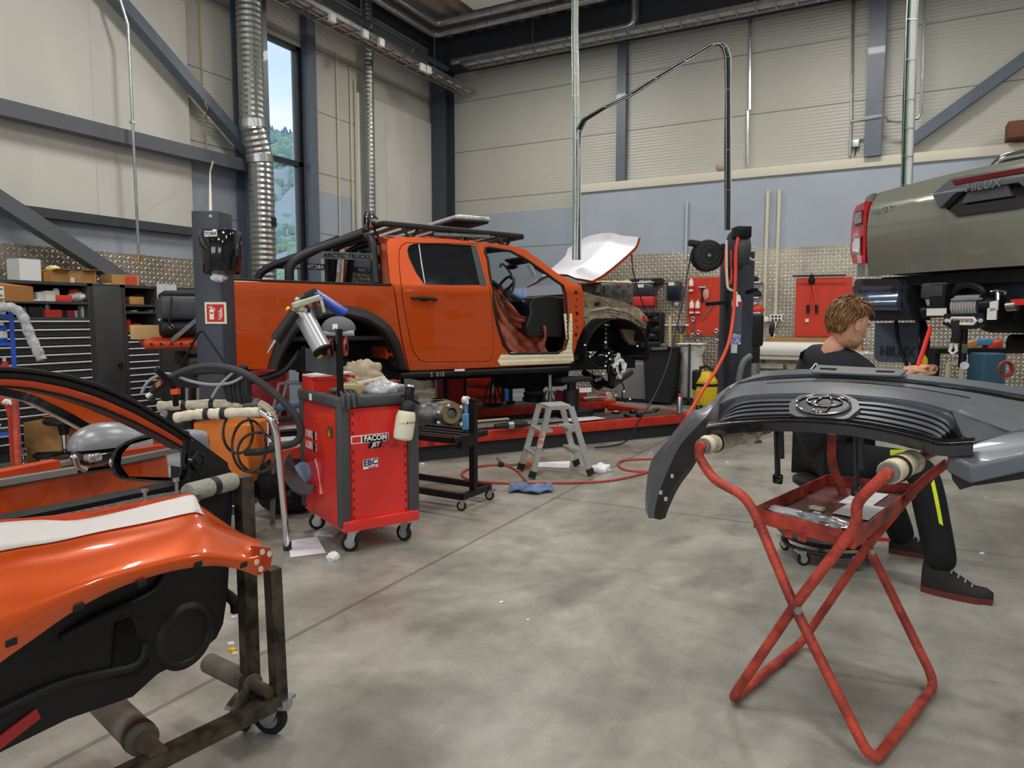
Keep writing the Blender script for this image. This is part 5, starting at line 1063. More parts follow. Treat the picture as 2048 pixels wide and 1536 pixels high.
c = q(.39, .12, ztp+.05); TH('red_logo_patch', M().box(c+UPW*.03-ey*.04, (.05, .03, .006), ex), RED, 'red printed patch on the clear bag', 'patch')
# pressure sprayer hanging on the front rim
c = q(.375, -.075, .74); ax = (ex*.18+UPW*1).normalized(); t = T('pump_sprayer', 'white pump sprayer bottle with black head hanging on the front of the tool trolley', 'sprayer', tuple(c))
MILK = mat('milky_plastic', 'e2ddc6', .35, spec=.5, var=.03)
bo = O('bottle', M().lathe(c-ax*.03, ax, [(0, -.06), (.045, -.06), (.055, -.05), (.058, -.02), (.058, .07), (.052, .1), (.035, .125), (0, .125)], 28), MILK, t)
O('bottle_text', M().text('WÜRTH', c-ey*.061+UPW*.015+ex*.03, ex, ax, .017, .001), K, bo); O('bottle_logo', M().box(c-ey*.058+UPW*.017-ex*.012, (.012, .004, .012), ex), RED, bo)
O('bottle_text', M().text('Art.-Nr.', c-ey*.055+UPW*.015-ex*.045, ex, ax, .012, .001), K, bo)
O('collar', M().lathe(c+ax*.08, ax, [(.045, 0), (.047, .01), (.04, .05), (.02, .07), (0, .07)], 24), BLK, t)
O('spray_head', M().box(c+ax*.175, (.05, .05, .06), ex, bev=.012).cyl(c+ax*.15+ex*.02, c+ax*.12+ex*.075, .009).cyl(c+ax*.19, c+ax*.225, .028), BLK, t)
O('pump_knob', M().lathe(c+ax*.205, ax, [(0, 0), (.022, 0), (.027, .02), (.022, .03), (0, .03)], 20), STEEL, t); O('trigger', M().tube([c+ax*.16-ex*.02, c+ax*.18-ex*.05, c+ax*.15-ex*.065], .007, 6), BLK, t)
# caulking gun, cap, ear defenders hung on the board
c = q(.06, .42, 1.36); t = T('cartridge_gun', 'caulking gun loaded with a grey foil cartridge on top of the trolley board', 'caulking gun', tuple(c))
a, b = P(600, 618, 4.15), P(645, 700, 4.05); body_ = mat('foil_grey', 'b4b7ba', .35, .4, var=.05)
O('cartridge', M().cyl(a, b, .055, n=24), body_, t); O('cartridge_band', M().cyl(a, a.lerp(b, .16), .0565, n=24), WHITE, t); O('cartridge_print', M().text('WÜRTH', a.lerp(b, .09)-Fh*.058+Rt*.02, Rt-UPW*.25, UPW, .02, .001), K, t)
O('cartridge_end', M().cyl(b, b+(b-a).normalized()*.012, .058, n=24), BLKM, t)
p, p2 = P(577, 617, 4.05), P(640, 595, 4.15); O('gun_frame', M().bar(P(585, 612, 4.05), p2, .03, .035, bev=.006).box(P(598, 615, 4.1), (.07, .05, .05), Rt, bev=.01).tube([p2, P(645, 610, 4.15), P(648, 625, 4.15)], .01, 8), mat('beige_cast', 'cdc6ae', .4, .3, var=.15, vscale=20), t)
O('nozzle_tip', M().cyl(p, P(573, 619, 4.02), .012, .006), YEL, t)
O('gun_trigger', M().tube(smooth_path([P(612, 608, 4.1), P(618, 620, 4.1), P(615, 628, 4.1), P(622, 632, 4.1)], 4), .009, 8).tube([P(628, 604, 4.12), P(634, 622, 4.12), P(640, 634, 4.12)], .013, 8), BLK, t)
a, b = P(628, 588, 4.2), P(690, 628, 4.25); t = T('blue_tube', 'long blue tube handle lying across the top of the tool trolley board', 'handle', tuple(a)); O('tube_grip', M().cyl(a, b, .032, n=20), mat('royal_blue', '2346a8', .3, coat=.4), t); O('handle_socket', M().bar(P(607, 598, 4.2), P(636, 582, 4.2), .05, .05, bev=.012).cyl(P(612, 592, 4.2), P(596, 602, 4.15), .02), BLK, t); O('ball_end', M().ell(P(594, 600, 4.1), .018), STEEL, t)
a, b = P(590, 625, 4.05), P(551, 681, 4.0); t = T('folded_umbrella_tool', 'slim dark pointed tool hanging left of the trolley board', 'tool', tuple(b)); O('sleeve', M().tube([a, b], [.03, .034], 12), BLK, t); O('pointed_tip', M().cyl(b, P(535, 706, 3.98), .009, .004), STEEL, t)
c = P(677, 660, 4.15); t = T('peaked_cap', 'grey peaked work cap hanging at the top of the tool trolley', 'cap', tuple(c))
CAPM = mat('cap_grey', '6a6d70', .9, bump=.2, bscale=120)
O('crown', M().ell(c+UPW*.005, (.1, .08, .075), Rt, fn=lambda u: V(u.x, u.y, max(u.z, -.12)), n=24), CAPM, t); O('brim', M().tube([c+Rt*x_-Fh*.05-UPW*(.018+.0*x_) for x_ in (-.1, -.05, 0, .05, .1)], .016, 8), mat('cap_brim', 'a8aaab', .7), t); O('cap_label', M().box(c-Fh*.077+UPW*.02+Rt*.0, (.03, .004, .032), Rt), Wm, t)
t = T('ear_defenders', 'red and black ear defenders hanging below the grey cap', 'ear defenders', tuple(P(665, 690, 4.1)))
for x_, y_ in ((657, 695), (687, 694)):
    c = P(x_, y_, 4.1); O('ear_cup', M().ell(c, (.03, .04, .048), Rt), BLKG, t); O('cushion_ring', M().tube([c+Rt*.012+(Fh*math.cos(k*.4)*.04+UPW*math.sin(k*.4)*.047) for k in range(16)], .007, 6, closed=True), RED, t)
O('head_band', M().tube(smooth_path([P(650, 680, 4.12), P(648, 650, 4.15), P(668, 636, 4.15), P(690, 650, 4.15), P(692, 680, 4.12)], 5), .007, 8), STEEL, t)
c = P(640, 699, 4.08); TH('yellow_spray_nozzle', M().box(c, (.035, .04, .1), Rt+UPW*.3, bev=.012), YEL, 'small yellow plastic grip beside the grey cartridge', 'grip')
# foot drawer left open at the rear of the ramp
c = G(856, 905, .24); TH('loose_tray', M().box(P(850, 884, 5.6), (.26, .3, .01), ex).box(P(850, 884, 5.6)-ey*.15+UPW*.03, (.26, .012, .07), ex).box(P(850, 884, 5.6)+ex*.13+UPW*.03, (.012, .3, .07), ex), TRED, 'open red drawer sticking out beside the tool trolley', 'drawer')
# ------------------------------------------------------------ cabinets along the left wall
CX = XL+.64
def cyy(px): return WX(px, 600, CX).y
CH_ = CHAR; ztop = 1.73
def unit(lab, y0, y1, shelves, ndraw, zd, door=False, handles=True):
    t = T('workshop_cabinet', lab, 'cabinet', (CX-.3, (y0+y1)/2, 0)); yc, w = (y0+y1)/2, y1-y0-.006
    m = M().box((CX-.6, yc, ztop/2), (.02, w, ztop)).box((CX-.3, y0+.015, ztop/2), (.6, .024, ztop)).box((CX-.3, y1-.015, ztop/2), (.6, .024, ztop)).box((CX-.3, yc, ztop-.015), (.6, w, .03)).box((CX-.3, yc, .05), (.58, w, .1))
    O('cabinet_body', m, CH_, t)
    if door:
        O('cabinet_door', M().box((CX-.0, yc, ztop/2+.03), (.02, w-.05, ztop-.12), bev=.004), CH_, t); d = list(t.children)[-1]
        O('door_lock', M().cyl((CX+.01, y1-.08, .87), (CX+.04, y1-.08, .87), .02).box((CX+.045, y1-.08, .86), (.012, .02, .09), bev=.003), BLK, d)
        return t
    for z in shelves: O('shelf', M().box((CX-.29, yc, z), (.57, w-.03, .025)), CH_, t)
    h = (zd-.1)/ndraw
    for k in range(ndraw):
        z = .1+h*(k+.5); dr_ = O('drawer', M().box((CX-.005, yc, z), (.02, w-.05, h-.008), bev=.003), mat('drawer_front', '36383a', .45), t)
        O('drawer_handle', M().box((CX+.012, yc, z+h/2-.014), (.022, w-.06, .015), bev=.004), mat('bright_alu', 'eceef0', .35, .35), dr_)
    return t
yA0, yA1, yB1, yC1, yD1 = cyy(-60), cyy(181), cyy(246), cyy(316), cyy(420)
zz = lambda px, py: WX(px, py, CX).z
unit('wide charcoal cabinet with two open shelves over chrome handled drawers', yA0, yA1, (zz(100, 605), zz(100, 637)), 15, zz(100, 640))
unit('tall charcoal cabinet with a closed plain door', yA1, yB1, (), 0, 0, door=True)
unit('narrow charcoal cabinet with three open shelves over chrome handled drawers', yB1, yC1, (zz(280, 611), zz(280, 625), zz(280, 664)), 15, zz(280, 668))
unit('charcoal cabinet with closed door behind the strapped black case', yC1, yD1, (), 0, 0, door=True)
unit('charcoal cabinet at the far left edge with chrome handled drawers', yA0-1.3, yA0, (zz(100, 605), zz(100, 637)), 15, zz(100, 640))
TH('white_notice_board', M().box((CX+.02, cyy(332), zz(332, 605)), (.01, .25, .42)), mat('notice_paper', 'd9dcdb', .7, col2='b9bec0', vscale=25), 'white printed notice on the cabinet behind the black case', 'notice')
def on(px, py, dx=.2): return WX(px, py, CX-dx)
def cbox(px, z, sz, lab, ma=CARD, dx=.28, open_=False, group=None, name='cardboard_box', cat='box'):
    p = WX(px, 570, CX-dx); c = V(p.x, p.y, z); t = T(name, lab, cat, tuple(c), group); a, b, h = sz
    if not open_: O('box_shell', M().box(c+UPW*h/2, (a, b, h)), ma, t); O('packing_tape', M().box(c+UPW*(h+.001)+V(0, 0, 0), (a+.004, .04, .003)), mat('brown_tape', 'c9a468', .4), t)
    else:
        m = M()
        for s in (-1, 1): m.box(c+V(s*a/2, 0, h/2), (.006, b, h)); m.box(c+V(0, s*b/2, h/2), (a, .006, h))
        m.box(c+UPW*.004, (a, b, .006)); O('box_shell', m, ma, t)
        for s in (-1, 1): O('box_flap', M().box(c+V(s*(a/2+.04), 0, h+.01), (.09, b-.01, .004), V(1, 0, .15*s)), ma, t)
    return t
zt = ztop
cbox(50, zt, (.22, .2, .22), 'large white carton on top of the wide charcoal cabinet', mat('white_card', 'dedfe0', .7))
cbox(87, zt, (.18, .09, .10), 'narrow brown carton right of the white carton on the cabinet', mat('brown_card', 'a8753c', .85))
t = cbox(110, zt, (.22, .19, .12), 'open brown carton with yellow packaging on the cabinet top', open_=True); c = t.location
O('yellow_packaging', M().lump(c+UPW*.12, (.08, .09, .04), seed=3, amp=.3), YEL, t); O('white_packaging', M().lump(c+UPW*.15, (.04, .06, .03), seed=5, amp=.3), WHITE, t)
cbox(143, zt, (.2, .13, .10), 'small brown carton with a white label, third along the cabinet top', mat('mid_card', 'b48a50', .85)); TH('white_carton', M().box(on(139, 560, .2)+V(0, 0, 0)*0+V(0, 0, 0), (.06, .07, .05)), WHITE, 'small white carton lying on the third brown carton', 'box')
cbox(166, zt, (.22, .15, .13), 'small open brown carton nearest the closed cabinet', open_=True)
t = cbox(241, zt, (.2, .32, .12), 'low brown carton with a red and white label on the closed cabinet'); c = t.location; O('carton_label', M().box(c+V(.103, .06, .06), (.003, .13, .09)), mat('red_white_label', 'd8482f', .6), t)
cbox(214, zt, (.06, .07, .008), 'small white card lying on the closed cabinet edge', PAPER, name='white_card', cat='card', dx=.05)
sA1, sA2 = zz(100, 605)+.0125, zz(100, 637)+.0125; sC1, sC2, sC3 = zz(280, 611)+.0125, zz(280, 625)+.0125, zz(280, 664)+.0125
def itm(name, px, z, sz, ma, lab, dx=.12, cat=None, kind='box', group=None):
    p = WX(px, 600, CX-dx); c = V(p.x, p.y, z)
    if kind == 'box': m = M().box(c+UPW*sz[2]/2, sz, bev=.004)
    elif kind == 'cyl': m = M().lathe(c, UPW, [(0, 0), (sz[0]/2, 0), (sz[0]/2, sz[2]*.8), (sz[0]*.3, sz[2]*.88), (sz[0]*.3, sz[2]), (0, sz[2])], 16)
    else: m = M().lump(c+UPW*sz[2]*.5, (sz[0]/2, sz[1]/2, sz[2]/2), seed=int(px), amp=.35)
    return TH(name, m, ma, lab, cat or name.split('_')[-1], group, at=tuple(c))
R1 = mat('bin_red_plastic', 'd8402f', .45); W1 = mat('carton_white', 'e3e2dc', .7)
itm('white_tin', 37, sA1, (.08, .07, .09), mat('pale_green', 'cfe0c8', .6), 'pale green box at the left end of the upper cabinet shelf')
itm('red_canister', 52, sA1, (.1, .12, .2), mat('can_red', 'a82c24', .4), 'tall red canister with a black top on the upper cabinet shelf', kind='cyl')
itm('green_bag', 47, sA1, (.1, .1, .07), mat('lime', 'a7b83c', .7), 'lime green bag in front of the red canister', kind='l', dx=.06)
itm('white_sheet', 60, sA1, (.14, .12, .012), WHITE, 'flat white item lying on the upper cabinet shelf')
itm('white_box', 77, sA1, (.1, .07, .09), W1, 'left of two white boxes on the upper cabinet shelf')
itm('white_box', 95, sA1, (.12, .10, .105), W1, 'right, larger white box on the upper cabinet shelf')
t = itm('red_tray', 120, sA1, (.16, .15, .065), R1, 'red open parts tray on the upper cabinet shelf', cat='tray'); itm('white_bottle', 113, sA1+.066, (.06, .06, .07), WHITE, 'white round bottle standing in the red parts tray', kind='cyl')
itm('cable_bundle', 156, sA1, (.16, .22, .1), mat('grey_white_bundle', 'a4a6ad', .6, col2='f0f0f2', vscale=22), 'tangled grey and white bundle on the upper cabinet shelf', kind='l', cat='bundle'); itm('red_cloth', 150, sA1+.085, (.08, .1, .05), R1, 'red item on top of the grey and white bundle', kind='l', cat='cloth')
itm('grey_pack', 43, sA2, (.12, .1, .1), mat('pack_grey', 'b5b3b4', .6, col2='7f4a46', vscale=30), 'grey and red packet at the left end of the lower cabinet shelf', kind='l')
itm('black_case', 62, sA2, (.15, .13, .1), BLK, 'black case with white tags on the lower cabinet shelf')
itm('grey_tube', 80, sA2, (.06, .07, .11), mat('tube_grey', '9a978f', .5), 'grey cylinder between black case and red box', kind='cyl')
itm('red_box', 100, sA2, (.1, .17, .075), R1, 'wide bright red box on the lower cabinet shelf'); itm('silver_tin', 93, sA2+.076, (.06, .05, .06), STEEL, 'silver tin standing on the wide red box', kind='cyl')
itm('black_box', 122, sA2, (.1, .06, .07), BLK, 'small black box right of the wide red box'); itm('dark_red_box', 135, sA2, (.1, .08, .07), mat('dark_red_card', '9c2a2c', .5), 'dark red box on the lower cabinet shelf'); itm('grey_box', 145, sA2, (.1, .04, .07), mat('box_grey', 'aaaaa8', .5), 'thin grey box beside the dark red box')
itm('white_tower', 163, sA2, (.08, .045, .12), WHITE, 'tall narrow white box on the lower cabinet shelf', cat='box'); itm('white_jar', 171, sA2, (.07, .06, .05), WHITE, 'lower of two white lids near the right end of the lower shelf', kind='cyl'); itm('grey_jar', 171, sA2+.051, (.07, .06, .05), STEEL, 'grey jar stacked near the right end of the lower shelf', kind='cyl')
itm('beige_carton', 266, sC1, (.14, .17, .085), CARD, 'beige carton on the top shelf of the narrow cabinet'); itm('brown_parcel', 280, sC1, (.14, .25, .12), mat('parcel_brown', '8c5c34', .8), 'brown parcel behind the beige carton in the narrow cabinet', dx=.3)
itm('grey_pad', 302, sC2, (.12, .1, .02), mat('pad_grey', '9c9c9c', .6), 'flat grey item on the middle shelf of the narrow cabinet'); itm('white_strip', 262, sC2, (.12, .06, .012), WHITE, 'flat white item on the middle shelf of the narrow cabinet')
itm('red_can', 254, sC3, (.06, .06, .13), R1, 'red can with white cap on the lowest shelf of the narrow cabinet', kind='cyl'); itm('red_funnel', 270, sC3, (.14, .16, .08), R1, 'red and yellow crumpled item on the lowest shelf of the narrow cabinet', kind='l')
p = P(294, 664, 6.3); TH('beige_panel_box', M().box(p, (.26, .42, .12), TA, bev=.003), mat('light_card', 'c9a974', .8), 'beige carton with black print beside the orange tailgate', 'box')

# ------------------------------------------------------------ dark lift post with towel dispenser and sign
PZ = 5.0; b = P(434, 700, PZ); pw = .20; t = T('lift_post', 'dark blue grey lift post carrying a towel dispenser and a fire sign', 'post', (b.x, b.y, 0))
POSTM = mat('post_paint', '3d424c', .4, .1); top = P(424, 425, PZ).z; xr = (Rt*.99+Fh*-.12).normalized()
O('post_profile', M().box((b.x, b.y, top/2), (pw, .18, top), xr, bev=.008), POSTM, t); O('post_foot', M().box((b.x, b.y, .01), (.34, .3, .02), xr), POSTM, t)
c = P(436, 503, PZ-.2); t = T('towel_dispenser', 'glossy black paper towel dispenser fixed high on the dark lift post', 'dispenser', tuple(c))
rows = []
for z, w_, d_ in ((-.15, .105, .07), (-.13, .12, .11), (-.02, .128, .13), (.1, .135, .12), (.135, .13, .1), (.15, .11, .06)):
    rows.append([c+xr*(-w_)+Fh*.09+UPW*z]+[c+xr*w_*math.sin(a)*1.0-Fh*(d_*math.cos(a)*.9-.02)+UPW*z for a in [(-1+k/6)*math.pi/2*.92 for k in range(13)]]+[c+xr*w_+Fh*.09+UPW*z])
m = M().loft(rows, close=True); n = len(rows[0]); m.f.append(list(range(n))); m.f.append(list(range(n*5, n*6))); O('dispenser_cover', m, BLKG, t)
lb = O('label', M().box(c-Fh*.105+UPW*.105+xr*.0, (.085, .006, .036), xr), Wm, t); O('label_text', M().text('TORK', c-Fh*.109+UPW*.104, xr, UPW, .032, .001, bold=.02), K, lb)
O('paper_towel', M().lump(c+UPW*-.17, (.05, .05, .03), seed=8, amp=.3), PAPER, t); O('side_latch', M().box(c+xr*.135+UPW*-.01, (.012, .04, .05), xr), BLK, t)
c = P(431.5, 626, PZ-.105); t = T('fire_sign', 'red and cream fire extinguisher sign on the dark lift post', 'sign', tuple(c)); yn = -Fh*.99-Rt*.12
O('sign_board', M().box(c, (.155, .006, .148), xr), mat('sign_cream', 'e8e4c0', .5), t); O('sign_field', M().box(c+yn*.004, (.125, .003, .118), xr), mat('sign_red', 'c5202a', .5), t)
def sp_(x_, z_): return c+yn*.006+xr*x_+UPW*z_
cm = mat('sign_symbol', 'f1ecd2', .5); m = M(); m.box(sp_(-.026, -.013), (.032, .003, .062), xr).ell(sp_(-.026, .018), (.016, .0015, .012), xr, n=12).box(sp_(-.026, .032), (.012, .003, .012), xr).box(sp_(-.036, .042), (.03, .003, .006), xr+UPW*.4); m.tube([sp_(-.014, .036), sp_(-.002, .03), sp_(-.004, .012)], .003, 5); O('extinguisher_symbol', m, cm, t)
O('symbol_window', M().box(sp_(-.026, .0)+yn*.003, (.02, .001, .01), xr), mat('sign_red', 'c5202a'), t)
m = M()
for k in range(4): m.tube([sp_(.02, -.048+k*.018), sp_(.034, -.042+k*.018), sp_(.048, -.022+k*.018), sp_(.05, -.01+k*.016)], [.002, .0045, .004, .001], 6)
O('flame_symbol', m, cm, t)

# ------------------------------------------------------------ rack, stool, boxes at the left edge
fl = G(42, 943); ux = V(1, 0, 0); t = T('wheeled_rack', 'blue wheeled rack with bottles at the left edge of the picture', 'rack', (fl.x-.5, fl.y, 0))
ay_ = V(fl.x, fl.y, 0).normalized(); ax_ = V(-ay_.y, ay_.x, 0); B = V(fl.x, fl.y, 0); hz = P(35, 583, (fl.dot(Fh))).z
for a in (0, .8):
    for b_ in (0, .33): O('rack_post', M().bar(B+ax_*a+ay_*b_+UPW*.16, B+ax_*a+ay_*b_+UPW*hz, .035, .035, up=ax_), BLUE, t); caster(t, B+ax_*a+ay_*b_, .07, ax_, top=.16)
zs_ = [P(42, y, fl.dot(Fh)).z for y in (632, 688, 760, 866)]
for z in zs_:
    O('rack_shelf', M().box(B+ax_*.4+ay_*.165+UPW*z, (.8, .33, .012), ax_), mat('dark_shelf', '2e3236', .5), t); O('shelf_edge', M().bar(B+UPW*z, B+ax_*.8+UPW*z, .03, .03).bar(B+UPW*z, B+ay_*.33+UPW*z, .03, .03), BLUE, t)
k = 0
cols = [('white and red', WHITE, RED), ('dark blue', BLUE, WHITE), ('red', RED, WHITE), ('black', BLK, RED)]
for si, z in ((1, zs_[1]), (0, zs_[0]), (2, zs_[2])):
    for j in range(5):
        cn, m1, m2 = cols[(j+si) % 4]; p = B+ax_*(.07+j*.13)+ay_*.12+UPW*(z+.012)
        tt = T('spray_bottle', '%s bottle, %s from the blue post, on the %s rack shelf' % (cn, ('first', 'second', 'third', 'fourth', 'fifth')[j], ('upper', 'middle', 'lower')[si]), 'bottle', tuple(p), 'bottles on the blue rack')
        O('bottle_body', M().lathe(p, UPW, [(0, 0), (.03, 0), (.032, .02), (.032, .12), (.015, .15), (0, .15)], 14), m1, tt); O('bottle_cap', M().cyl(p+UPW*.15, p+UPW*.18, .014, n=12), m2, tt); O('bottle_label', M().cyl(p+UPW*.04, p+UPW*.1, .033, n=14), m2 if m1 is not WHITE else STEEL, tt)
p = P(-14, 580, fl.dot(Fh)-.1); tt = T('parts_carton', 'long brown carton with a white printed label on the blue rack', 'box', tuple(p)); x_ = (Rt*.97-UPW*.13-Fh*.1).normalized(); O('carton', M().box(p, (.5, .3, .13), x_), mat('carton_brown', 'a9733e', .8), tt)
l_ = O('carton_label', M().box(p-Fh*.152+x_*.16, (.12, .004, .1), x_), WHITE, tt); O('label_text', M().text('K7595858', p-Fh*.156+x_*.16+UPW*.025, x_, UPW, .025, .001, bold=.01).box(p-Fh*.155+x_*.16-UPW*.015, (.1, .001, .004), x_).box(p-Fh*.155+x_*.16-UPW*.03, (.1, .001, .01), x_), K, l_)
pts = [P(-20, 622, 5.3), P(5, 614, 5.3), P(28, 617, 5.3), P(45, 632, 5.3), P(58, 665, 5.3), P(72, 695, 5.3), P(84, 720, 5.3)]
TH('wrapped_hose', M().tube(smooth_path(pts, 5), [.035+.004*math.sin(i*1.7) for i in range(31)], 14), mat('bubble_wrap', 'b9bbbd', .3, col2='8b8d90', vscale=25, bump=.6, bscale=40), 'curved hose wrapped in clear film hanging out of the blue rack', 'hose')
# red padded trestle at left edge
t = T('red_trestle', 'faded red tube trestle with torn white tape at the left edge', 'trestle', tuple(P(33, 940, 4.7))); 
O('trestle_leg', M().tube([P(29, 775, 4.55), P(33, 860, 4.5), P(39, 965, 4.45)], .02, 10), REDOLD, t); O('trestle_leg', M().tube(fillet([P(-30, 805, 4.6), P(14, 803, 4.6), P(22, 830, 4.6), P(30, 960, 4.75)], .06), .02, 10), mat('red_tube', 'b8352a', .5), t)
O('trestle_arm', M().tube(fillet([P(29, 780, 4.55), P(12, 800, 4.6), P(-30, 798, 4.6)], .05), .018, 10), mat('red_tube', 'b8352a'), t)
O('torn_tape', M().lump(P(17, 803, 4.58), (.035, .03, .02), Rt, seed=6, amp=.4).tube([P(20, 803, 4.56), P(29, 812, 4.55), P(33, 830, 4.55)], [.014, .01, .004], 6), WHITE, t)
# stool with cylinder
g = G(132, 925); t = T('workshop_stool', 'round black seated stool on a chrome gas post behind the grey mirror', 'stool', (g.x, g.y, 0)); Zg = g.dot(Fh)
c = P(125, 842, Zg); O('stool_seat', M().lathe(V(g.x, g.y, c.z), UPW, [(0, -.025), (.15, -.025), (.17, -.01), (.17, .015), (.13, .03), (0, .03)], 30), BLK, t)
O('gas_post', M().cyl((g.x, g.y, .1), (g.x, g.y, c.z-.1), .028), CHROME, t); O('post_sleeve', M().cyl((g.x, g.y, c.z-.13), (g.x, g.y, c.z-.02), .04, .055), BLK, t); O('height_lever', M().cyl((g.x, g.y, c.z-.05), V(g.x, g.y, c.z-.06)+Rt*.12, .008), BLK, t)
O('foot_ring', M().tube([(g.x+.25*math.cos(k*.2618), g.y+.25*math.sin(k*.2618), .09) for k in range(24)], .015, 8, closed=True), BLK, t)
m = M()
for k in range(5): a = k*1.2566; m.bar((g.x, g.y, .1), (g.x+.25*math.cos(a), g.y+.25*math.sin(a), .09), .03, .025)
O('stool_base', m, BLK, t)
for k in range(5): a = k*1.2566; caster(t, (g.x+.25*math.cos(a), g.y+.25*math.sin(a), 0), .03, V(math.cos(a+1), math.sin(a+1), 0), top=.085)
def floorbox(px, py, Zadd, w_, d_, h_, ang, lab):
    g = G(px, py); x_ = (Rt*math.cos(ang)+Fh*math.sin(ang)); y_ = V(-x_.y, x_.x, 0); c = V(g.x, g.y, 0)+y_*d_/2; t = T('cardboard_box', lab, 'box', (c.x, c.y, 0)); m = M()
    for s in (-1, 1): m.box(c+x_*s*w_/2+UPW*h_/2, (.006, d_, h_), x_); m.box(c+y_*s*d_/2+UPW*h_/2, (w_, .006, h_), x_)
    m.box(c+UPW*.004, (w_, d_, .006), x_); O('box_shell', m, CARD, t); O('box_flap', M().box(c+y_*(d_/2+.06)+UPW*(h_+.02), (w_, .14, .004), x_), CARD, t); O('box_contents', M().lump(c+UPW*h_*.8, (w_*.35, d_*.35, .07), seed=2, amp=.3), WHITE, t)
floorbox(96, 925, 0, .42, .28, .38, .0, 'large open brown carton on the floor behind the stool'); floorbox(172, 918, 0, .34, .28, .3, .0, 'lower brown carton on the floor right of the stool')
TH('white_pad', M().ell(B+ax_*.3+ay_*.1+UPW*(zs_[3]+.07), (.18, .14, .06), ax_), WHITE, 'white rounded bundle on the bottom shelf of the blue rack', 'bundle')

# ------------------------------------------------------------ orange machine, padded trestle, hoses
Zm = 4.3; t = T('pulling_machine', 'orange wheeled workshop machine partly hidden by the car door frame', 'machine', tuple(P(450, 1060, Zm))); OR2 = mat('machine_orange', 'e07a1c', .4, 0, .3, var=.06)
a, b = P(388, 845, Zm), P(499, 850, Zm-.02); x_ = (b-a).normalized(); zb_ = P(490, 965, Zm).z
O('machine_body', M().box((a+b)/2+Fh*.15+UPW*((zb_-a.z)/2), ((b-a).length, .3, a.z-zb_), x_, bev=.015), OR2, t); O('machine_foot', M().box(P(485, 985, Zm), (.14, .2, .1), x_, bev=.01).box(P(420, 985, Zm), (.14, .2, .1), x_, bev=.01), BLKM, t)
for px in (420, 493): p = P(px, 1040, Zm); caster(t, V(p.x, p.y, 0), .09, x_, top=.24)
O('machine_slot', M().box(P(470, 900, Zm-.005), (.03, .01, .16), x_), mat('slot_dark_orange', 'a5560f', .5), t)
CRW = mat('cream_wrap', 'd9d0ba', .9, var=.1, vscale=20, bump=.8, bscale=35)
tr = T('padded_trestle', 'steel tube trestle with arms wrapped in cream cloth and black tape', 'trestle', tuple(G(573, 1105)))
def wrap(pts, r, seed=0):
    pts = smooth_path(pts, 9); rn = random.Random(seed); return M().tube(pts, [r*(1+rn.uniform(-.1, .12)) for _ in pts], 14)
Za, Zb = 3.95, 4.25
O('padded_arm', wrap([P(350, 836, Za), P(390, 829, Za), P(440, 827, Za), P(490, 825, Za), P(520, 824, Za)], .029, 1), CRW, tr); O('padded_arm', wrap([P(318, 812, Zb), P(370, 810, Zb), P(430, 808, Zb), P(488, 806, Zb)], .028, 2), CRW, tr)
O('padded_arm', wrap([P(214, 828, Za), P(250, 830, Za), P(300, 838, Za)], .027, 3), CRW, tr); O('padded_arm', wrap([P(228, 816, Zb), P(262, 820, Zb), P(300, 826, Zb)], .025, 4), CRW, tr)
for x1, y1, z_ in ((414, 828, Za), (447, 827, Za), (370, 811, Zb), (425, 809, Zb), (275, 833, Za), (230, 818, Zb)): c = P(x1, y1, z_); O('tape_band', M().cyl(c-Rt*.013, c+Rt*.013, .034), BLK, tr)
O('grey_sleeve', M().cyl(P(486, 806, Zb), P(519, 805, Zb), .026), mat('foam_grey', '7c7d7a', .8), tr)
foot = G(575, 1100); O('chrome_leg', M().tube(fillet([P(520, 824, Za), P(543, 836, Za), P(553, 862, Za), foot], .12), .019, 12), CHROME, tr); O('leg_foot', M().cyl(foot, foot+UPW*.05, .024), BLK, tr)
foot = G(545, 1046); O('green_leg', M().tube(fillet([P(515, 806, Zb), P(540, 822, Zb), P(549, 860, Zb), V(foot.x, foot.y, 0)], .12), .017, 12), mat('grey_green_tube', '8b8f80', .4, .5), tr)
O('cream_wrap', wrap([P(519, 806, Zb-.02), P(535, 815, Zb-.02), P(546, 830, Zb-.02), P(550, 848, Zb-.02)], .022, 7), CRW, tr)
O('cross_tube', M().tube([P(317, 860, Za), P(322, 838, Za), P(330, 825, Zb)], .02, 10), mat('foam_grey', ''), tr)
HB = mat('hose_black', '35373a', .55, bump=.3, bscale=60)
Zh = 4.15
def hose(name, pts, r, lab, ma=HB, cat='hose'): return TH(name, M().tube(smooth_path([P(*(p if len(p) == 3 else p+(Zh,))) for p in pts], 8), r, 10), ma, lab, cat)
hose('thick_hose', [(300, 800), (318, 778), (340, 757), (372, 741), (410, 733), (455, 736), (495, 750), (540, 780), (575, 812), (596, 840), (602, 865), (592, 884), (560, 894), (520, 903), (490, 905)], .022, 'thick black hose arching over the padded trestle down to the ramp')
hose('thick_hose', [(345, 752, 4.25), (380, 746, 4.25), (430, 742, 4.25), (475, 745, 4.25), (490, 745, 4.25)], .019, 'second black hose just below the arching thick hose')
hose('grey_cable', [(283, 786), (296, 764), (320, 750), (345, 749), (380, 762), (420, 769), (460, 766), (484, 754), (487, 745), (478, 742), (466, 746), (450, 760), (436, 775), (424, 795)], .009, 'light grey cable looping in front of the lift post', mat('cable_grey', '9a9c9e', .5), 'cable')
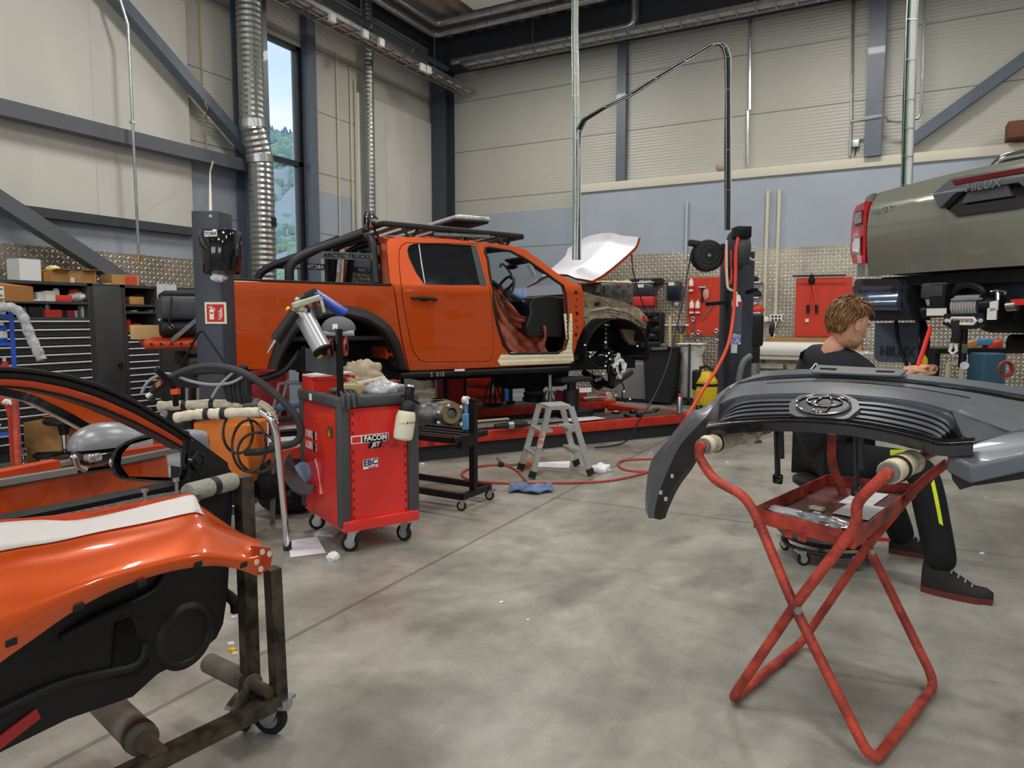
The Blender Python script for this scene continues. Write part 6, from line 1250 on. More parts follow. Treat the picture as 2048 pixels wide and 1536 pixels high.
for i, (x_, dd) in enumerate(((456, 26), (464, 34), (473, 40), (482, 44), (491, 40), (498, 32))):
    hose('coiled_hose', [(484, 745, 4.18), (x_-6, 760, 4.18), (x_-4, 775+dd*.3, 4.2), (x_, 790+dd*.3, 4.22), (x_+4, 798, 4.24)], .016 if i % 2 else .012, ['leftmost strand of the black hose bundle on the hook', 'second strand from the left of the hose bundle on the hook', 'third strand from the left of the hose bundle on the hook', 'third strand from the right of the hose bundle on the hook', 'second strand from the right of the hose bundle on the hook', 'rightmost strand of the black hose bundle on the hook'][i])
for i, (cx_, cy_, rx, ry) in enumerate(((498, 892, 34, 52), (476, 865, 30, 42), (515, 905, 40, 40))):
    TH('cable_loop', M().tube([P(cx_+rx*math.cos(k*.26), cy_+ry*math.sin(k*.26), 4.05+.04*math.sin(k)) for k in range(24)], .008, 8, closed=True), HB, ['tall oval loop of thin black cable beside the orange machine', 'left loop of thin black cable in front of the orange machine', 'right round loop of thin black cable hanging to the trestle leg'][i], 'cable')
t = T('machine_hook', 'black hook rod standing up behind the padded trestle', 'hook', tuple(P(474, 790, 4.3))); O('hook_rod', M().tube([P(470, 800, 4.3), P(477, 762, 4.28), P(487, 738, 4.22)], .022, 10).ell(P(487, 737, 4.2), .028), BLKM, t)
t = T('support_rods', 'thin black rods forming a tall peak in front of the lift post', 'rod', tuple(P(400, 740, 4.5))); O('peaked_rod', M().tube(fillet([P(357, 742, 4.5), P(398, 664, 4.5), P(406, 662, 4.5), P(458, 736, 4.5)], .04), .008, 8), BLKM, t)
t = T('bent_pipe', 'bent black pipe with an open end and orange clip', 'pipe', tuple(P(350, 800, 4.1))); O('pipe', M().tube(fillet([P(312, 738, 4.0), P(348, 772, 4.1), P(352, 810, 4.15)], .06), .018, 12), BLKM, t); O('orange_clip', M().box(P(351, 783, 4.08), (.04, .04, .03), Rt), mat('clip_orange', 'e2522a', .5), t)
t = T('welding_torch', 'black torch with a copper switch and white tip left of the trestle', 'torch', tuple(P(310, 780, 4.05))); O('torch_body', M().tube([P(305, 785, 4.05), P(322, 765, 4.05), P(338, 753, 4.08)], [.024, .026, .02], 10), BLK, t); O('torch_switch', M().box(P(317, 768, 4.02), (.03, .01, .03), Rt+UPW*.6), mat('copper_switch', 'b5683a', .4), t); O('torch_tip', M().cyl(P(305, 785, 4.05), P(294, 793, 4.05), .012), WHITE, t)
lab = ['leftmost dark socket standing behind the cream wrapped arms', 'second dark socket standing behind the cream wrapped arms', 'third dark socket standing behind the cream wrapped arms', 'fourth dark socket standing behind the cream wrapped arms', 'rightmost dark socket standing behind the cream wrapped arms']
for i, x_ in enumerate((352, 363, 375, 386, 397)): TH('long_socket', M().cyl(P(x_, 803, 4.4), P(x_, 776-(i % 2)*3, 4.4), .013, n=12), BLKM if i % 2 else STEEL, lab[i], 'socket', 'sockets behind the padded arms')
TH('tool_tray', M().box(P(376, 810, 4.4), (.32, .14, .03), Rt, bev=.004).bar(P(376, 812, 4.4), V(P(376, 812, 4.4).x, P(376, 812, 4.4).y, 0), .05, .05, up=Rt), BLKM, 'narrow black post mounted tray holding the dark sockets', 'tray')
t = T('tool_bag', 'black fabric tool bag on the floor left of the red trolley', 'bag', tuple(G(560, 1036)))
FAB = mat('black_fabric', '1f2023', .95, bump=.6, bscale=50); g = G(568, 1030); O('bag_body', M().lump(g+Fh*.12+UPW*.13, (.22, .18, .14), Rt, amp=.18, seed=12, n=30, flat=False), FAB, t)
c = P(540, 960, 4.5); O('bag_flap', M().lump(c, (.14, .12, .12), Rt, amp=.25, seed=14, n=24), FAB, t)
pts = [P(572, 915, 4.25), P(568, 940, 4.2), P(578, 965, 4.2), P(600, 985, 4.2), P(620, 990, 4.25)]; pts2 = [P(583, 905, 4.3), P(588, 930, 4.3), P(598, 950, 4.3), P(612, 965, 4.3), P(630, 970, 4.3)]
O('padded_strap', M().loft([smooth_path(pts, 5), smooth_path(pts2, 5)], .02), mat('strap_grey', '55565a', .9, bump=.5, bscale=80), t); O('blue_lining', M().lump(P(606, 945, 4.4), (.07, .05, .06), Rt, seed=3), mat('light_blue_fabric', '8fa9cf', .8), t)
# ------------------------------------------------------------ right lift post, hose reels
def wy(px, py, d=.0): return WY(px, py, PY-.016-d)
ZP = 7.9; b = P(1470, 700, ZP); tz = P(1470, 458, ZP).z; xr = (Rt*.99+Fh*.1).normalized()
t = T('lift_post', 'dark blue lift post carrying two hose reels on the right of the hall', 'post', (b.x, b.y, 0)); O('post_profile', M().box((b.x, b.y, (tz-.25)/2), (.30, .22, tz-.25), xr, bev=.01), POSTM, t); O('post_foot', M().box((b.x, b.y, .015), (.5, .4, .03), xr), POSTM, t)
O('cable_channel', M().bar(P(1456, 480, ZP-.16), P(1452, 790, ZP-.16), .05, .03, up=Fh), BLK, t)
lb = P(1471, 678, ZP-.13)
O('safety_label', M().box(lb, (.12, .006, .12), xr), mat('label_blue', '3a5fa8', .5, col2='c9d4e8', vscale=30), t); O('paper_label', M().box(P(1468, 697, ZP-.13), (.07, .006, .1), xr), PAPER, t)
O('grey_plate', M().box(P(1474, 640, ZP-.13), (.1, .01, .28), xr), GREY, t); O('drive_box', M().box(P(1502, 660, ZP+.05), (.2, .24, .36), xr, bev=.03).box(P(1500, 708, ZP+.05), (.16, .2, .2), xr, bev=.03), BLK, t)
O('drive_hose', M().tube(smooth_path([P(1500, 712, ZP-.15), P(1488, 722, ZP-.2), P(1480, 745, ZP-.22), P(1475, 790, ZP-.22)], 5), .035, 10), mat('hose_grey', '6a6c6c', .5), t)
O('swivel_arm', M().bar(P(1455, 605, ZP-.2), P(1415, 608, ZP-.4), .05, .04).bar(P(1495, 585, ZP-.2), P(1512, 580, ZP-.4), .05, .04), BLKM, t)
c = P(1414, 512, ZP-.15); t = T('cable_reel', 'round black cable reel facing the hall on the left of the post', 'reel', tuple(c)); O('reel_drum', M().lathe(c+Fh*.07, -Fh, [(0, 0), (.165, 0), (.17, .02), (.17, .12), (.155, .15), (.06, .155), (0, .155)], 36), BLK, t)
O('reel_hub', M().cyl(c-Fh*.08, c-Fh*.1, .018, n=14), STEEL, t); m = M()
for r_ in (.08, .12): m.tube([c-Fh*.088+Rt*r_*math.cos(k*.21)+UPW*r_*math.sin(k*.21) for k in range(30)], .003, 5, closed=True)
O('reel_rings', m, DGREY, t); O('reel_bracket', M().box(c+Rt*.2+UPW*.05, (.1, .1, .16), Rt, bev=.01).box(c-Rt*.12+UPW*.13, (.16, .12, .06), Rt-UPW*.15, bev=.01), BLK, t)
c = P(1474, 499, ZP-.3); t = T('hose_reel', 'narrow grey black hose reel seen edge on at the post top', 'reel', tuple(c)); O('reel_case', M().lathe(c-xr*.06, xr, [(0, 0), (.19, 0), (.205, .03), (.205, .1), (.19, .13), (0, .14)], 32), DGREY, t)
O('reel_mouth', M().box(c-Fh*.13+UPW*.16, (.15, .18, .12), xr, bev=.015), BLKM, t); O('reel_side_cap', M().lathe(c+xr*.08, xr, [(.0, .03), (.09, .02), (.12, 0), (0, 0)], 24), mat('cap_beige', 'b5b1a2', .5), t)
hp = [P(1478, 468, 7.4), P(1472, 503, 7.4), P(1471, 552, 7.4), P(1467, 625, 7.35), P(1457, 686, 7.2), P(1435, 735, 7.1), P(1411, 772, 7.0), P(1391, 805, 6.9), P(1372, 840, 6.8)]; hp.append(G(1345, 912, .02)); hp.append(G(1310, 917, .02))
TH('air_hose', M().tube(smooth_path(hp, 6), .017, 10), mat('red_hose_bright', 'e04a30', .4), 'bright red hose hanging from the edge on reel towards the ramp', 'hose')
TH('hose_loop', M().tube(smooth_path([P(1452, 498, 7.6), P(1450, 530, 7.6), P(1455, 560, 7.6), P(1461, 566, 7.6), P(1463, 540, 7.6), P(1462, 500, 7.6)], 5), .014, 8), mat('red_hose_bright', ''), 'short red hose loop on the front of the right lift post', 'hose')
TH('cream_hose', M().tube(smooth_path([P(1453, 480, 7.55), P(1454, 560, 7.55), P(1458, 578, 7.55), P(1470, 582, 7.55), P(1474, 592, 7.5)], 5), .014, 8), mat('cream_cable', ''), 'cream cable down the right lift post to a plug', 'cable')
t = T('power_plug', 'white and red industrial plug hanging on the right lift post', 'plug', tuple(P(1474, 600, 7.45))); O('plug_body', M().lathe(P(1474, 590, 7.45), -UPW, [(0, 0), (.03, 0), (.05, .07), (.05, .12), (0, .12)], 18), WHITE, t); O('plug_ring', M().cyl(P(1474, 604, 7.45), P(1475, 613, 7.45), .05, n=18), mat('red_plug', 'b02a35', .4), t)
TH('cream_coil', M().tube([P(1506+9*math.cos(k*.4), 507+13*math.sin(k*.4), 7.75) for k in range(16)], .01, 6, closed=True), mat('cream_cable', ''), 'thin cream coil beside the edge on hose reel', 'cable')
cp = [P(1384, 500, 7.7), P(1376, 540, 7.7), P(1368, 590, 7.6), P(1352, 660, 7.5), P(1335, 730, 7.3), P(1310, 790, 7.1), P(1282, 835, 6.95)]; cp += [G(1255, 880, .05), G(1225, 891, .015), G(1190, 895, .015)]
TH('power_cable', M().tube(smooth_path(cp, 6), .008, 8), BC, 'thin black cable hanging from the round reel down to the floor by the ramp', 'cable')
TH('hanging_lead', M().tube(smooth_path([P(1263, 506, 8.6), P(1266, 540, 8.6), P(1278, 585, 8.7), P(1290, 618, 8.8)], 5), .007, 6), BC, 'thin black lead hanging below the raised white covered bonnet', 'cable')

# ------------------------------------------------------------ on the back wall
REDP = mat('tool_board_red', 'd03e28', .5, var=.05, bump=.3, bscale=60)
def board(name, pts, lab):
    a, b = wy(*pts[0]), wy(*pts[1]); return TH(name, M().box(((a.x+b.x)/2, a.y-.015, (a.z+b.z)/2), (abs(b.x-a.x), .02, abs(a.z-b.z))), REDP, lab, 'tool board')
board('tool_board', ((1377, 556), (1497, 672)), 'red tool board with spanners behind the right lift post'); board('tool_board', ((1593, 557), (1700, 674)), 'red tool board with bolt cutters beside the seated person')
def wv(px, py, d=.05): return wy(px, py, d)
t = T('bolt_cutter', 'red handled bolt cutter hanging on the right tool board', 'bolt cutter', tuple(wv(1622, 590)))
for s, x0, x1 in ((-1, 1621, 1616), (1, 1624, 1633)): O('handle', M().tube([wv(x0, 566), wv((x0+x1)/2, 585), wv(x1, 610)], .013, 8), mat('cutter_red', 'dd5033', .4), t); O('handle_grip', M().cyl(wv(x1, 610), wv(x1, 626), .022, n=10), BLK, t)
O('cutter_jaw', M().lathe(wv(1623, 566), UPW, [(0, -.02), (.035, -.02), (.05, .04), (.02, .13), (0, .14)], 10), BLKM, t)
TH('long_bar', M().cyl(wv(1585, 552, .1), wv(1692, 550, .1), .012, n=8), BLKM, 'long thin black bar across the top of the right tool board', 'bar'); TH('wall_switch', M().box(wv(1614, 641, .03), (.05, .03, .05)), WHITE, 'small square beige switch on the lower part of the right tool board', 'switch')
def spanner(x0, y0, x1, y1, lab, r=.012):
    t = T('spanner', lab, 'spanner', tuple(wv(x0, y0)), 'spanners on the red tool board'); a, b = wv(x0, y0), wv(x1, y1); O('shaft', M().bar(a, b, .012, .028, up=(1, 0, 0)), STEEL, t)
    for c in (a, b): O('spanner_ring', M().tube([c+V(.03*math.cos(k*.6), -.005, .03*math.sin(k*.6)) for k in range(8 if c is b else 11)], .011, 6, closed=c is a), STEEL, t)
spanner(1386, 638, 1385, 671, 'large steel spanner at the lower left of the red tool board'); spanner(1397, 665, 1396, 685, 'smaller steel spanner right of the large one on the red tool board'); spanner(1433, 662, 1433, 682, 'short steel spanner close to the right lift post')
def cn(x, y, h, lab, cat='spray can'):
    p = wv(x, y, .06); t = T('spray_can', lab, cat, tuple(p), 'spray cans on the tool board'); O('can_body', M().lathe(p, UPW, [(0, 0), (.038, 0), (.038, h*.75), (.015, h*.9), (0, h*.9)], 14), WHITE, t); O('can_band', M().cyl(p+UPW*h*.15, p+UPW*h*.4, .0395, n=14), RED, t); O('can_cap', M().cyl(p+UPW*h*.88, p+UPW*h, .014, n=8), WHITE, t)
cn(1382, 583, .22, 'white and red spray can at the top left of the red tool board'); cn(1383, 627, .22, 'left of the two lower spray cans on the red tool board'); cn(1395, 627, .22, 'right of the two lower spray cans on the red tool board')
t = T('hammer', 'hammer with a light head hanging near the top of the red tool board', 'hammer', tuple(wv(1406, 590))); O('hammer_handle', M().cyl(wv(1405, 575), wv(1404, 606), .014, n=8), BLK, t); O('hammer_head', M().cyl(wv(1398, 575), wv(1413, 575), .022, n=10), STEEL, t)
TH('saw', M().prism([wv(1424, 607), wv(1428, 607), wv(1405, 640), wv(1403, 640)], V(0, -.006, 0)).box(wv(1420, 605), (.12, .03, .05)), mat('saw_steel', '8e8a86', .4, .6), 'dark handled saw hanging on the red tool board', 'saw'); TH('red_gloves', M().lump(wv(1412, 588), (.05, .02, .09), seed=1), mat('pink_pack', 'd8a09a', .6), 'pale pink packet hanging right of the hammer', 'packet')
def disp(x0, y0, x1, y1, lab, two):
    a, b = wy(x0, y0), wy(x1, y1); c = (a+b)/2; w_, h = b.x-a.x, a.z-b.z; t = T('paper_dispenser', lab, 'dispenser', (c.x, c.y-.1, b.z))
    O('dispenser_cover', M().box((c.x, c.y-.1, c.z+h*.17 if two else c.z), (w_, .18, h*.62 if two else h), bev=.03), mat('dark_violet', '35313c', .3, coat=.3) if two else mat('navy_cover', '1c2433', .25, coat=.4), t)
    if two: O('dispenser_base', M().box((c.x, c.y-.1, b.z+h*.2), (w_*1.02, .19, h*.42), bev=.02), mat('wall_red', 'cf3434', .35), t); O('dispenser_lid', M().box((c.x, c.y-.1, a.z), (w_*1.05, .19, .03), bev=.01), STEEL, t)
    O('dispenser_label', M().box((c.x-(0 if two else .03), c.y-.195, a.z-h*.14), (.1, .005, .05)), WHITE, t)
    return c
c = disp(1264, 567, 1313, 612, 'red and dark wall dispenser under a black shelf', True); disp(1339, 564, 1366, 602, 'navy blue towel dispenser left of the red tool board', False)
a = wy(1294, 563, .1); t = T('wall_shelf', 'short black wall shelf with pale lettering above the red dispenser', 'shelf', tuple(a)); O('shelf_board', M().box(a, (.52, .16, .09)), BLK, t); O('shelf_text', M().text('MELKER', a-V(0, .082, 0), V(1, 0, 0), UPW, .06, .002), WHITE, t)
TH('paper_wisp', M().lump(wy(1353, 607, .1), (.04, .03, .04), seed=4), PAPER, 'scrap of paper hanging from the navy dispenser', 'paper')
# small shelves right of the board
for i, (x0, x1, y, lab) in enumerate(((1500, 1525, 566, 'top small wall shelf right of the lift post'), (1499, 1522, 596, 'middle small wall shelf right of the lift post'), (1497, 1525, 626, 'third small wall shelf right of the lift post'), (1497, 1521, 647, 'lowest small wall shelf right of the lift post'))):
    a, b = wy(x0, y), wy(x1, y); TH('wall_shelf', M().box(((a.x+b.x)/2, a.y-.1, a.z), (b.x-a.x, .2, .02)), STEEL, lab, 'shelf')
for x_, y_, d_, ma, lab, nm in ((1510, 559, (.09, .08, .1), BLK, 'small black tool on the top small wall shelf', 'tool'), (1510, 588, (.18, .1, .12), BLK, 'black cordless tool on the middle small wall shelf', 'tool'), (1513, 619, (.22, .12, .12), R1, 'red machine on the third small wall shelf', 'machine'), (1507, 607, (.1, .04, .05), PAPER, 'white note under the middle small wall shelf', 'note')):
    p = wy(x_, y_, .1); TH(nm, M().lump(p, (d_[0]/2, d_[1]/2, d_[2]/2), seed=int(x_), amp=.3), ma, lab, nm, at=tuple(p))
t = T('socket_box', 'white double wall socket with black outlets at the end of the cream pipe', 'socket', tuple(wy(1552, 637))); O('socket_plate', M().box(wy(1552, 636, .03), (.19, .05, .11), bev=.005), WHITE, t); m = M()
for i in range(3):
    for j in range(2): m.cyl(wy(1545+i*7, 633+j*7, .055), wy(1545+i*7, 633+j*7, .062), .018, n=10)
O('outlets', m, BLK, t)
t = T('red_socket', 'round red and white industrial socket left of the double socket', 'socket', tuple(wy(1531, 640))); O('socket_cup', M().lathe(wy(1531, 633, .08), -UPW, [(0, 0), (.04, 0), (.06, .06), (.05, .1), (0, .1)], 16), WHITE, t); O('socket_ring', M().cyl(wy(1531, 640, .08), wy(1531, 645, .08), .055, n=16), mat('red_plug', ''), t)
TH('cream_lead', M().tube(smooth_path([wy(1552, 643, .08), wy(1549, 665, .1), wy(1548, 680, .12), wy(1554, 690, .14)], 5), .01, 6), WHITE, 'cream lead hanging below the double socket', 'cable')
TH('black_plug', M().lump(wy(1545, 659, .08), (.05, .04, .1), seed=7), BLK, 'black plug hanging below the double socket', 'plug')
# broom, shovel, bins, vacuum
TH('tool_rail', M().box(wy(1346, 650, .03), (.52, .04, .03)), WHITE, 'white rail for brooms on the back wall', 'rail')
TH('broom_handle', M().cyl(wy(1340, 632, .08), wy(1340, 760, .08), .022, n=10), mat('pale_wood', ''), 'pale wooden broom stick hanging on the white rail', 'broom')
t = T('shovel', 'shovel with a black grip and yellow wooden handle on the white rail', 'shovel', tuple(wy(1362, 690, .1))); O('shovel_handle', M().cyl(wy(1362, 668, .1), wy(1362, 740, .1), .018, n=10), mat('yellow_wood', 'd8a243', .6), t); O('shovel_grip', M().tube([wy(1355, 650, .1), wy(1369, 650, .1), wy(1366, 664, .1), wy(1362, 670, .1), wy(1358, 664, .1)], .012, 6, closed=True), BLK, t)
p = WY(1317, 750, PY-.75); c = V(p.x, p.y, 0); t = T('wheelie_bin', 'black wheeled waste bin in front of the back wall', 'waste bin', tuple(c)); BX = V(1, 0, 0); h = .86
m = M(); rows = [[c+V(s*(.2+.045*z/h), q*(.2+.05*z/h)+.2, z) for s, q in ((-1, -1), (1, -1), (1, 1), (-1, 1))] for z in (.05, h)]; m.loft(rows, close=True); m.f.append([0, 1, 2, 3]); m.f.append([4, 5, 6, 7]); O('bin_body', m, mat('bin_black', '26282b', .55), t)
O('bin_lid', M().box(c+V(0, .2, h+.03), (.54, .56, .06), bev=.02), mat('bin_black', ''), t)
for s in (-1, 1): O('bin_wheel', M().cyl(c+V(s*.2, .42, .1), c+V(s*.25, .42, .1), .1), RUB, t)
p = WY(1266, 750, PY-.6); t = T('grey_container', 'grey front steel container left of the black wheeled bin', 'container', (p.x, p.y, 0)); O('container_body', M().box((p.x-.05, p.y+.25, .32), (.5, .4, .62), bev=.01), mat('zinc_grey', '8f9193', .5, .2), t); O('container_base', M().box((p.x-.05, p.y+.25, .03), (.52, .42, .06)), BLK, t)
p = WY(1380, 750, PY-.5); c = V(p.x, p.y+.1, 0); t = T('bag_holder', 'waste sack holder with a translucent white sack left of the right lift post', 'waste sack', tuple(c))
m = M(); rows = []
for i in range(12):
    z = .12+i*.075; w_ = .17+.04*math.sin(i*1.3)*.4+.03*(i > 9); rows.append([c+V(w_*math.cos(a)*(1+.06*math.sin(a*5+i)), .14*math.sin(a)*(1+.06*math.cos(a*4+i)), z) for a in [k*math.pi/12 for k in range(24)]])
m.loft(rows, close=True); O('sack', m, mat('sack_film', 'dfdfda', .4, alpha=.88, bump=.6, bscale=14), t); O('holder_post', M().box(c+V(0, -.16, .5), (.035, .03, .95)), DGREY, t); O('holder_ring', M().box(c+UPW*.97, (.4, .34, .03), bev=.01), WHITE, t); O('holder_base', M().box(c+UPW*.04, (.4, .35, .05)), DGREY, t)
p = WY(1412, 750, PY-.95); c = V(p.x, p.y, 0); t = T('vacuum_cleaner', 'yellow and black workshop vacuum cleaner beside the right lift post', 'vacuum cleaner', tuple(c)); 
O('tank', M().lathe(c+UPW*.08, UPW, [(0, 0), (.17, 0), (.18, .05), (.18, .3), (.15, .36), (0, .36)], 24), YEL, t); O('motor_head', M().lathe(c+UPW*.4, UPW, [(0, .18), (.08, .17), (.16, .08), (.19, 0), (0, 0)], 24), YEL, t); O('filter_box', M().box(c+V(-.12, -.05, .45), (.12, .2, .3), bev=.03).tube([c+V(-.1, 0, .62), c+V(0, 0, .66), c+V(.14, 0, .58), c+V(.16, 0, .45)], .025, 8), BLK, t); O('black_band', M().cyl(c+UPW*.36, c+UPW*.42, .186, n=24), BLK, t)
for a in range(4): caster(t, c+V(.13*math.cos(a*1.57+.7), .13*math.sin(a*1.57+.7), 0), .035, BX, top=.085)
# packing table
a = wy(1515, 714, .35); b = wy(1640, 712, .35); t = T('packing_table', 'light topped packing table in front of the back wall behind the seated person', 'table', ((a.x+b.x)/2, a.y, 0)); zt_ = a.z
O('table_top', M().box(((a.x+b.x)/2, a.y, zt_), (b.x-a.x, .5, .04)), mat('pale_top', 'b9b4a8', .5), t)
for x_ in (a.x+.05, b.x-.05):
    for y_ in (-.2, .2): O('leg', M().box((x_, a.y+y_, zt_/2), (.05, .05, zt_)), GREY, t)
p = V(a.x+.0, a.y-.05, zt_+.13); t = T('film_roll', 'long white roll of film lying on the packing table', 'roll', tuple(p)); O('roll_body', M().cyl(p, p+V(1.15, 0, 0), .11, n=28), mat('film_white', 'e9e8e6', .35, coat=.2), t); O('roll_core', M().cyl(p+V(1.15, 0, 0), p+V(1.17, 0, 0), .045, n=16), CARD, t)
TH('film_sheet', M().lump(V(a.x+1.35, a.y-.05, zt_+.07), (.32, .18, .05), seed=18, amp=.25), CLEAR, 'crumpled clear film beside the long white roll', 'film', at=(a.x+1.35, a.y, zt_+.02)); TH('cardboard_strip', M().box((a.x+.75, a.y+.22, zt_+.16), (1.35, .03, .28)), CARD, 'brown cardboard leaning behind the white roll', 'cardboard')
for i in range(3):
    t = T('wooden_crate', ['wooden slatted crate under the packing table, left one', 'wooden slatted crate under the packing table, middle one', 'wooden slatted crate under the packing table, right one'][i], 'crate', (a.x+.2+i*.45, a.y, .0)); x0 = a.x+.2+i*.45; zc = zt_-.06
    for k in range(5): O('slat', M().box((x0, a.y-.2, zc-.06-k*.11), (.4, .02, .07)), mat('crate_wood', ('9b8f7c', 'a8a090', 'b5573a')[0 if i != 0 else 1], .8, var=.15), t)
    for k in (-1, 1): O('corner_batten', M().box((x0+k*.18, a.y-.17, zc-.3), (.04, .04, .6)), mat('crate_wood'), t) if False else None
# ------------------------------------------------------------ grey green pickup seen from behind
ho = Rt*2.19+Fh*4.4; ha = Rt*.407-Fh*.914; HPl = Plane((ho.x, ho.y), (ha.x, ha.y)); HA, HN = HPl.a, HPl.n
def hs(pts, off=0): return [HPl.sz(x, y, off) for x, y in pts]
def hat(s, z, off=0): return HPl.at(s, z, off)
GREEN = mat('grey_green_paint', '85887c', .25, .3, 1, var=.03, vscale=300)
g2 = T('pickup_truck', 'grey green pickup raised above the seated person, tailgate closed and rear bumper removed', 'pickup truck', tuple(hat(.75, .4, .5)))
q = hs([(1732, 387), (1880, 352), (1728, 553), (1900, 542)]); sw = 1.52
zt0 = q[0][1]; zt1 = zt0+.02; zb0 = q[2][1]; zmid = (zt0+zb0)/2
def tgate(s, z, w):                       # soft shoulders and a crease
    v = (z-zb0)/(zt0-zb0); bow = .05*math.sin(math.pi*min(1, max(0, s/sw)))
    return hat(s, z, -bow-.035*math.sin(math.pi*min(1, max(0, v)))+(.05*(v-.82)/.18 if v > .82 else 0)+w)
top = lambda s: zt0+.03*math.sin(math.pi*s/sw)
tgp = [(.005, zb0)]+[(sw*k/10, zb0+.0) for k in range(1, 10)]+[(sw-.005, zb0)]+[(sw*k/10, top(sw*k/10)) for k in range(10, -1, -1)]
gn = hs([(1874, 390), (1898, 357), (1960, 346), (2046, 331)], -.07); G0, G1 = gn[0][0], sw-gn[0][0]
garn = [(gn[0][0], gn[0][1]), (gn[1][0], gn[1][1]), (G1-(gn[1][0]-gn[0][0]), gn[1][1]), (G1, gn[0][1])]
lowl = hs([(1893, 418), (1921, 434)], -.07); rec = [(lowl[0][0], lowl[0][1]), (lowl[1][0], lowl[1][1]), (sw-lowl[1][0], lowl[1][1]), (sw-lowl[0][0], lowl[0][1])]
rz = gn[1][1]-.10
tgo = O('tailgate', M().panel(tgp, tgate, .05, (), (.06, .04)), GREEN, g2, label='grey green tailgate')
gp = [garn[0], garn[1], garn[2], garn[3], rec[3], (rec[2][0], rec[0][1]+.07), (rec[1][0], rec[0][1]+.07), rec[0]]
O('tailgate_garnish', M().panel(gp, lambda s, z, w: tgate(s, z, w-.05), .045, (), (.08, .05)), mat('garnish_grey', '4d5158', .35, .2, .3), tgo)
O('handle_recess', M().panel([(rec[0][0]+.01, rec[0][1]), (rec[1][0], rec[1][1]), (rec[2][0], rec[2][1]), (rec[3][0]-.01, rec[3][1]), (rec[2][0]-.02, rec[0][1]+.075), (rec[1][0]+.02, rec[0][1]+.075)], lambda s, z, w: tgate(s, z, w-.012), .01, (), (.1, .05)), BLKG, tgo)
O('handle_lever', M().panel([(rec[1][0]+.03, rec[0][1]+.01), (rec[2][0]-.03, rec[0][1]+.01), (rec[2][0]-.06, rec[0][1]+.075), (rec[1][0]+.06, rec[0][1]+.075)], lambda s, z, w: tgate(s, z, w-.035), .02, (), (.1, .05)), DGREY, tgo)
ls = hs([(1903, 361), (1914, 370)], -.08); O('brake_light_strip', M().panel([(ls[0][0], ls[0][1]), (sw-ls[0][0], ls[0][1]), (sw-ls[1][0], ls[1][1]-.0), (ls[1][0], ls[1][1])], lambda s, z, w: tgate(s, z, w-.056), .01, (), (.1, .05)), mat('dark_red_lens', '5c0d12', .1, coat=1), tgo)
c = hs([(1972, 372)], -.1)[0]; O('lettering', M().text('HILUX', tgate(c[0], c[1], -.057), HA, UPW, .062, .006, bold=.012, shear=.15), CHROME, tgo)
c = hs([(1765, 420)], -.05)[0]; O('lettering', M().text('TOYOTA', tgate(c[0], c[1], -.004), HA, UPW, .043, .005, bold=.01), CHROME, tgo)
# rear corner with lamp; the corner curves away from the camera
def corner(s, z, w): return hat(s, z, .55*max(0, -s)**1.1*1.2+w)
cpn = hs([(1731, 388), (1718, 394), (1706, 412), (1695, 440), (1689, 480), (1689, 530), (1690, 553), (1727, 553)]); cpn[0] = (-.006, cpn[0][1]); cpn[-1] = (-.006, cpn[-1][1])
O('rear_corner', M().panel(cpn, lambda s, z, w: corner(s, z, w+.01), .1, (), (.05, .06)), GREEN, g2)
tlp = hs([(1729, 405), (1701, 411), (1690, 422), (1682, 455), (1680, 503), (1688, 518), (1691, 527), (1727, 527)]); tlp[0] = (-.008, tlp[0][1]); tlp[-1] = (-.008, tlp[-1][1])
tl_ = O('tail_lamp', M().panel(tlp, lambda s, z, w: corner(s, z, w-.035), .05, (), (.04, .05)), mat('tail_red', 'c8141c', .1, coat=1), g2)
for pts in ([(1727, 424), (1706, 426), (1698, 440), (1706, 448), (1726, 446)], [(1725, 476), (1704, 477), (1696, 488), (1697, 502), (1725, 505)]):
    sp = hs(pts); O('lens_surround', M().panel([((s-sp[0][0])*1.2+sp[0][0], z+(z-sum(p[1] for p in sp)/5)*.35) for s, z in sp], lambda s, z, w: corner(s, z, w-.042), .01, (), (0, 0)), BLKG, tl_); O('clear_lens', M().panel(sp, lambda s, z, w: corner(s, z, w-.052), .012, (), (0, 0)), mat('lens_clear', 'dcd8d6', .08, .5, 1, col2='8d7f80', vscale=60), tl_)
# bed sides, cab beyond, roof bar
m = M()
for s in (.0, sw-.03): m.box(hat(s, (zt0+zb0)/2, 1.0), (.05, 1.75, zt0-zb0-.02), HA)
O('bed_side', m, GREEN, g2); O('bed_floor', M().box(hat(sw/2, zb0+.04, 1.0), (sw-.05, 1.8, .05), HA), BLK, g2)
m = M(); cz = 3.0; secs = []
for off, z in ((1.85, zt0+.0), (2.1, zt0+.42), (2.4, zt0+.53), (3.0, zt0+.55), (3.4, zt0+.45), (4.0, zt0+.02), (4.9, zt0-.08), (4.9, zb0), (1.85, zb0)): secs.append((off, z))
m.prism([hat(-.05, z, o) for o, z in secs], HA*(sw+.1)); O('cab', m, GREEN, g2, bev=.03); O('cab_windows', M().prism([hat(-.06, z, o) for o, z in ((2.1, zt0+.05), (2.25, zt0+.4), (3.3, zt0+.4), (3.7, zt0+.05))], HA*(sw+.12)), GLASSD, g2)
a, b = P(1975, 333, 5.0), P(2003, 318, 5.0); O('roll_bar', M().tube(fillet([HPl.hit(1982, 345, .6), HPl.hit(2006, 319, .6), HPl.hit(2006, 319, .6)+HA*1.1, HPl.hit(1982, 345, .6)+HA*1.2], .1), .035, 12), CHROME, g2)
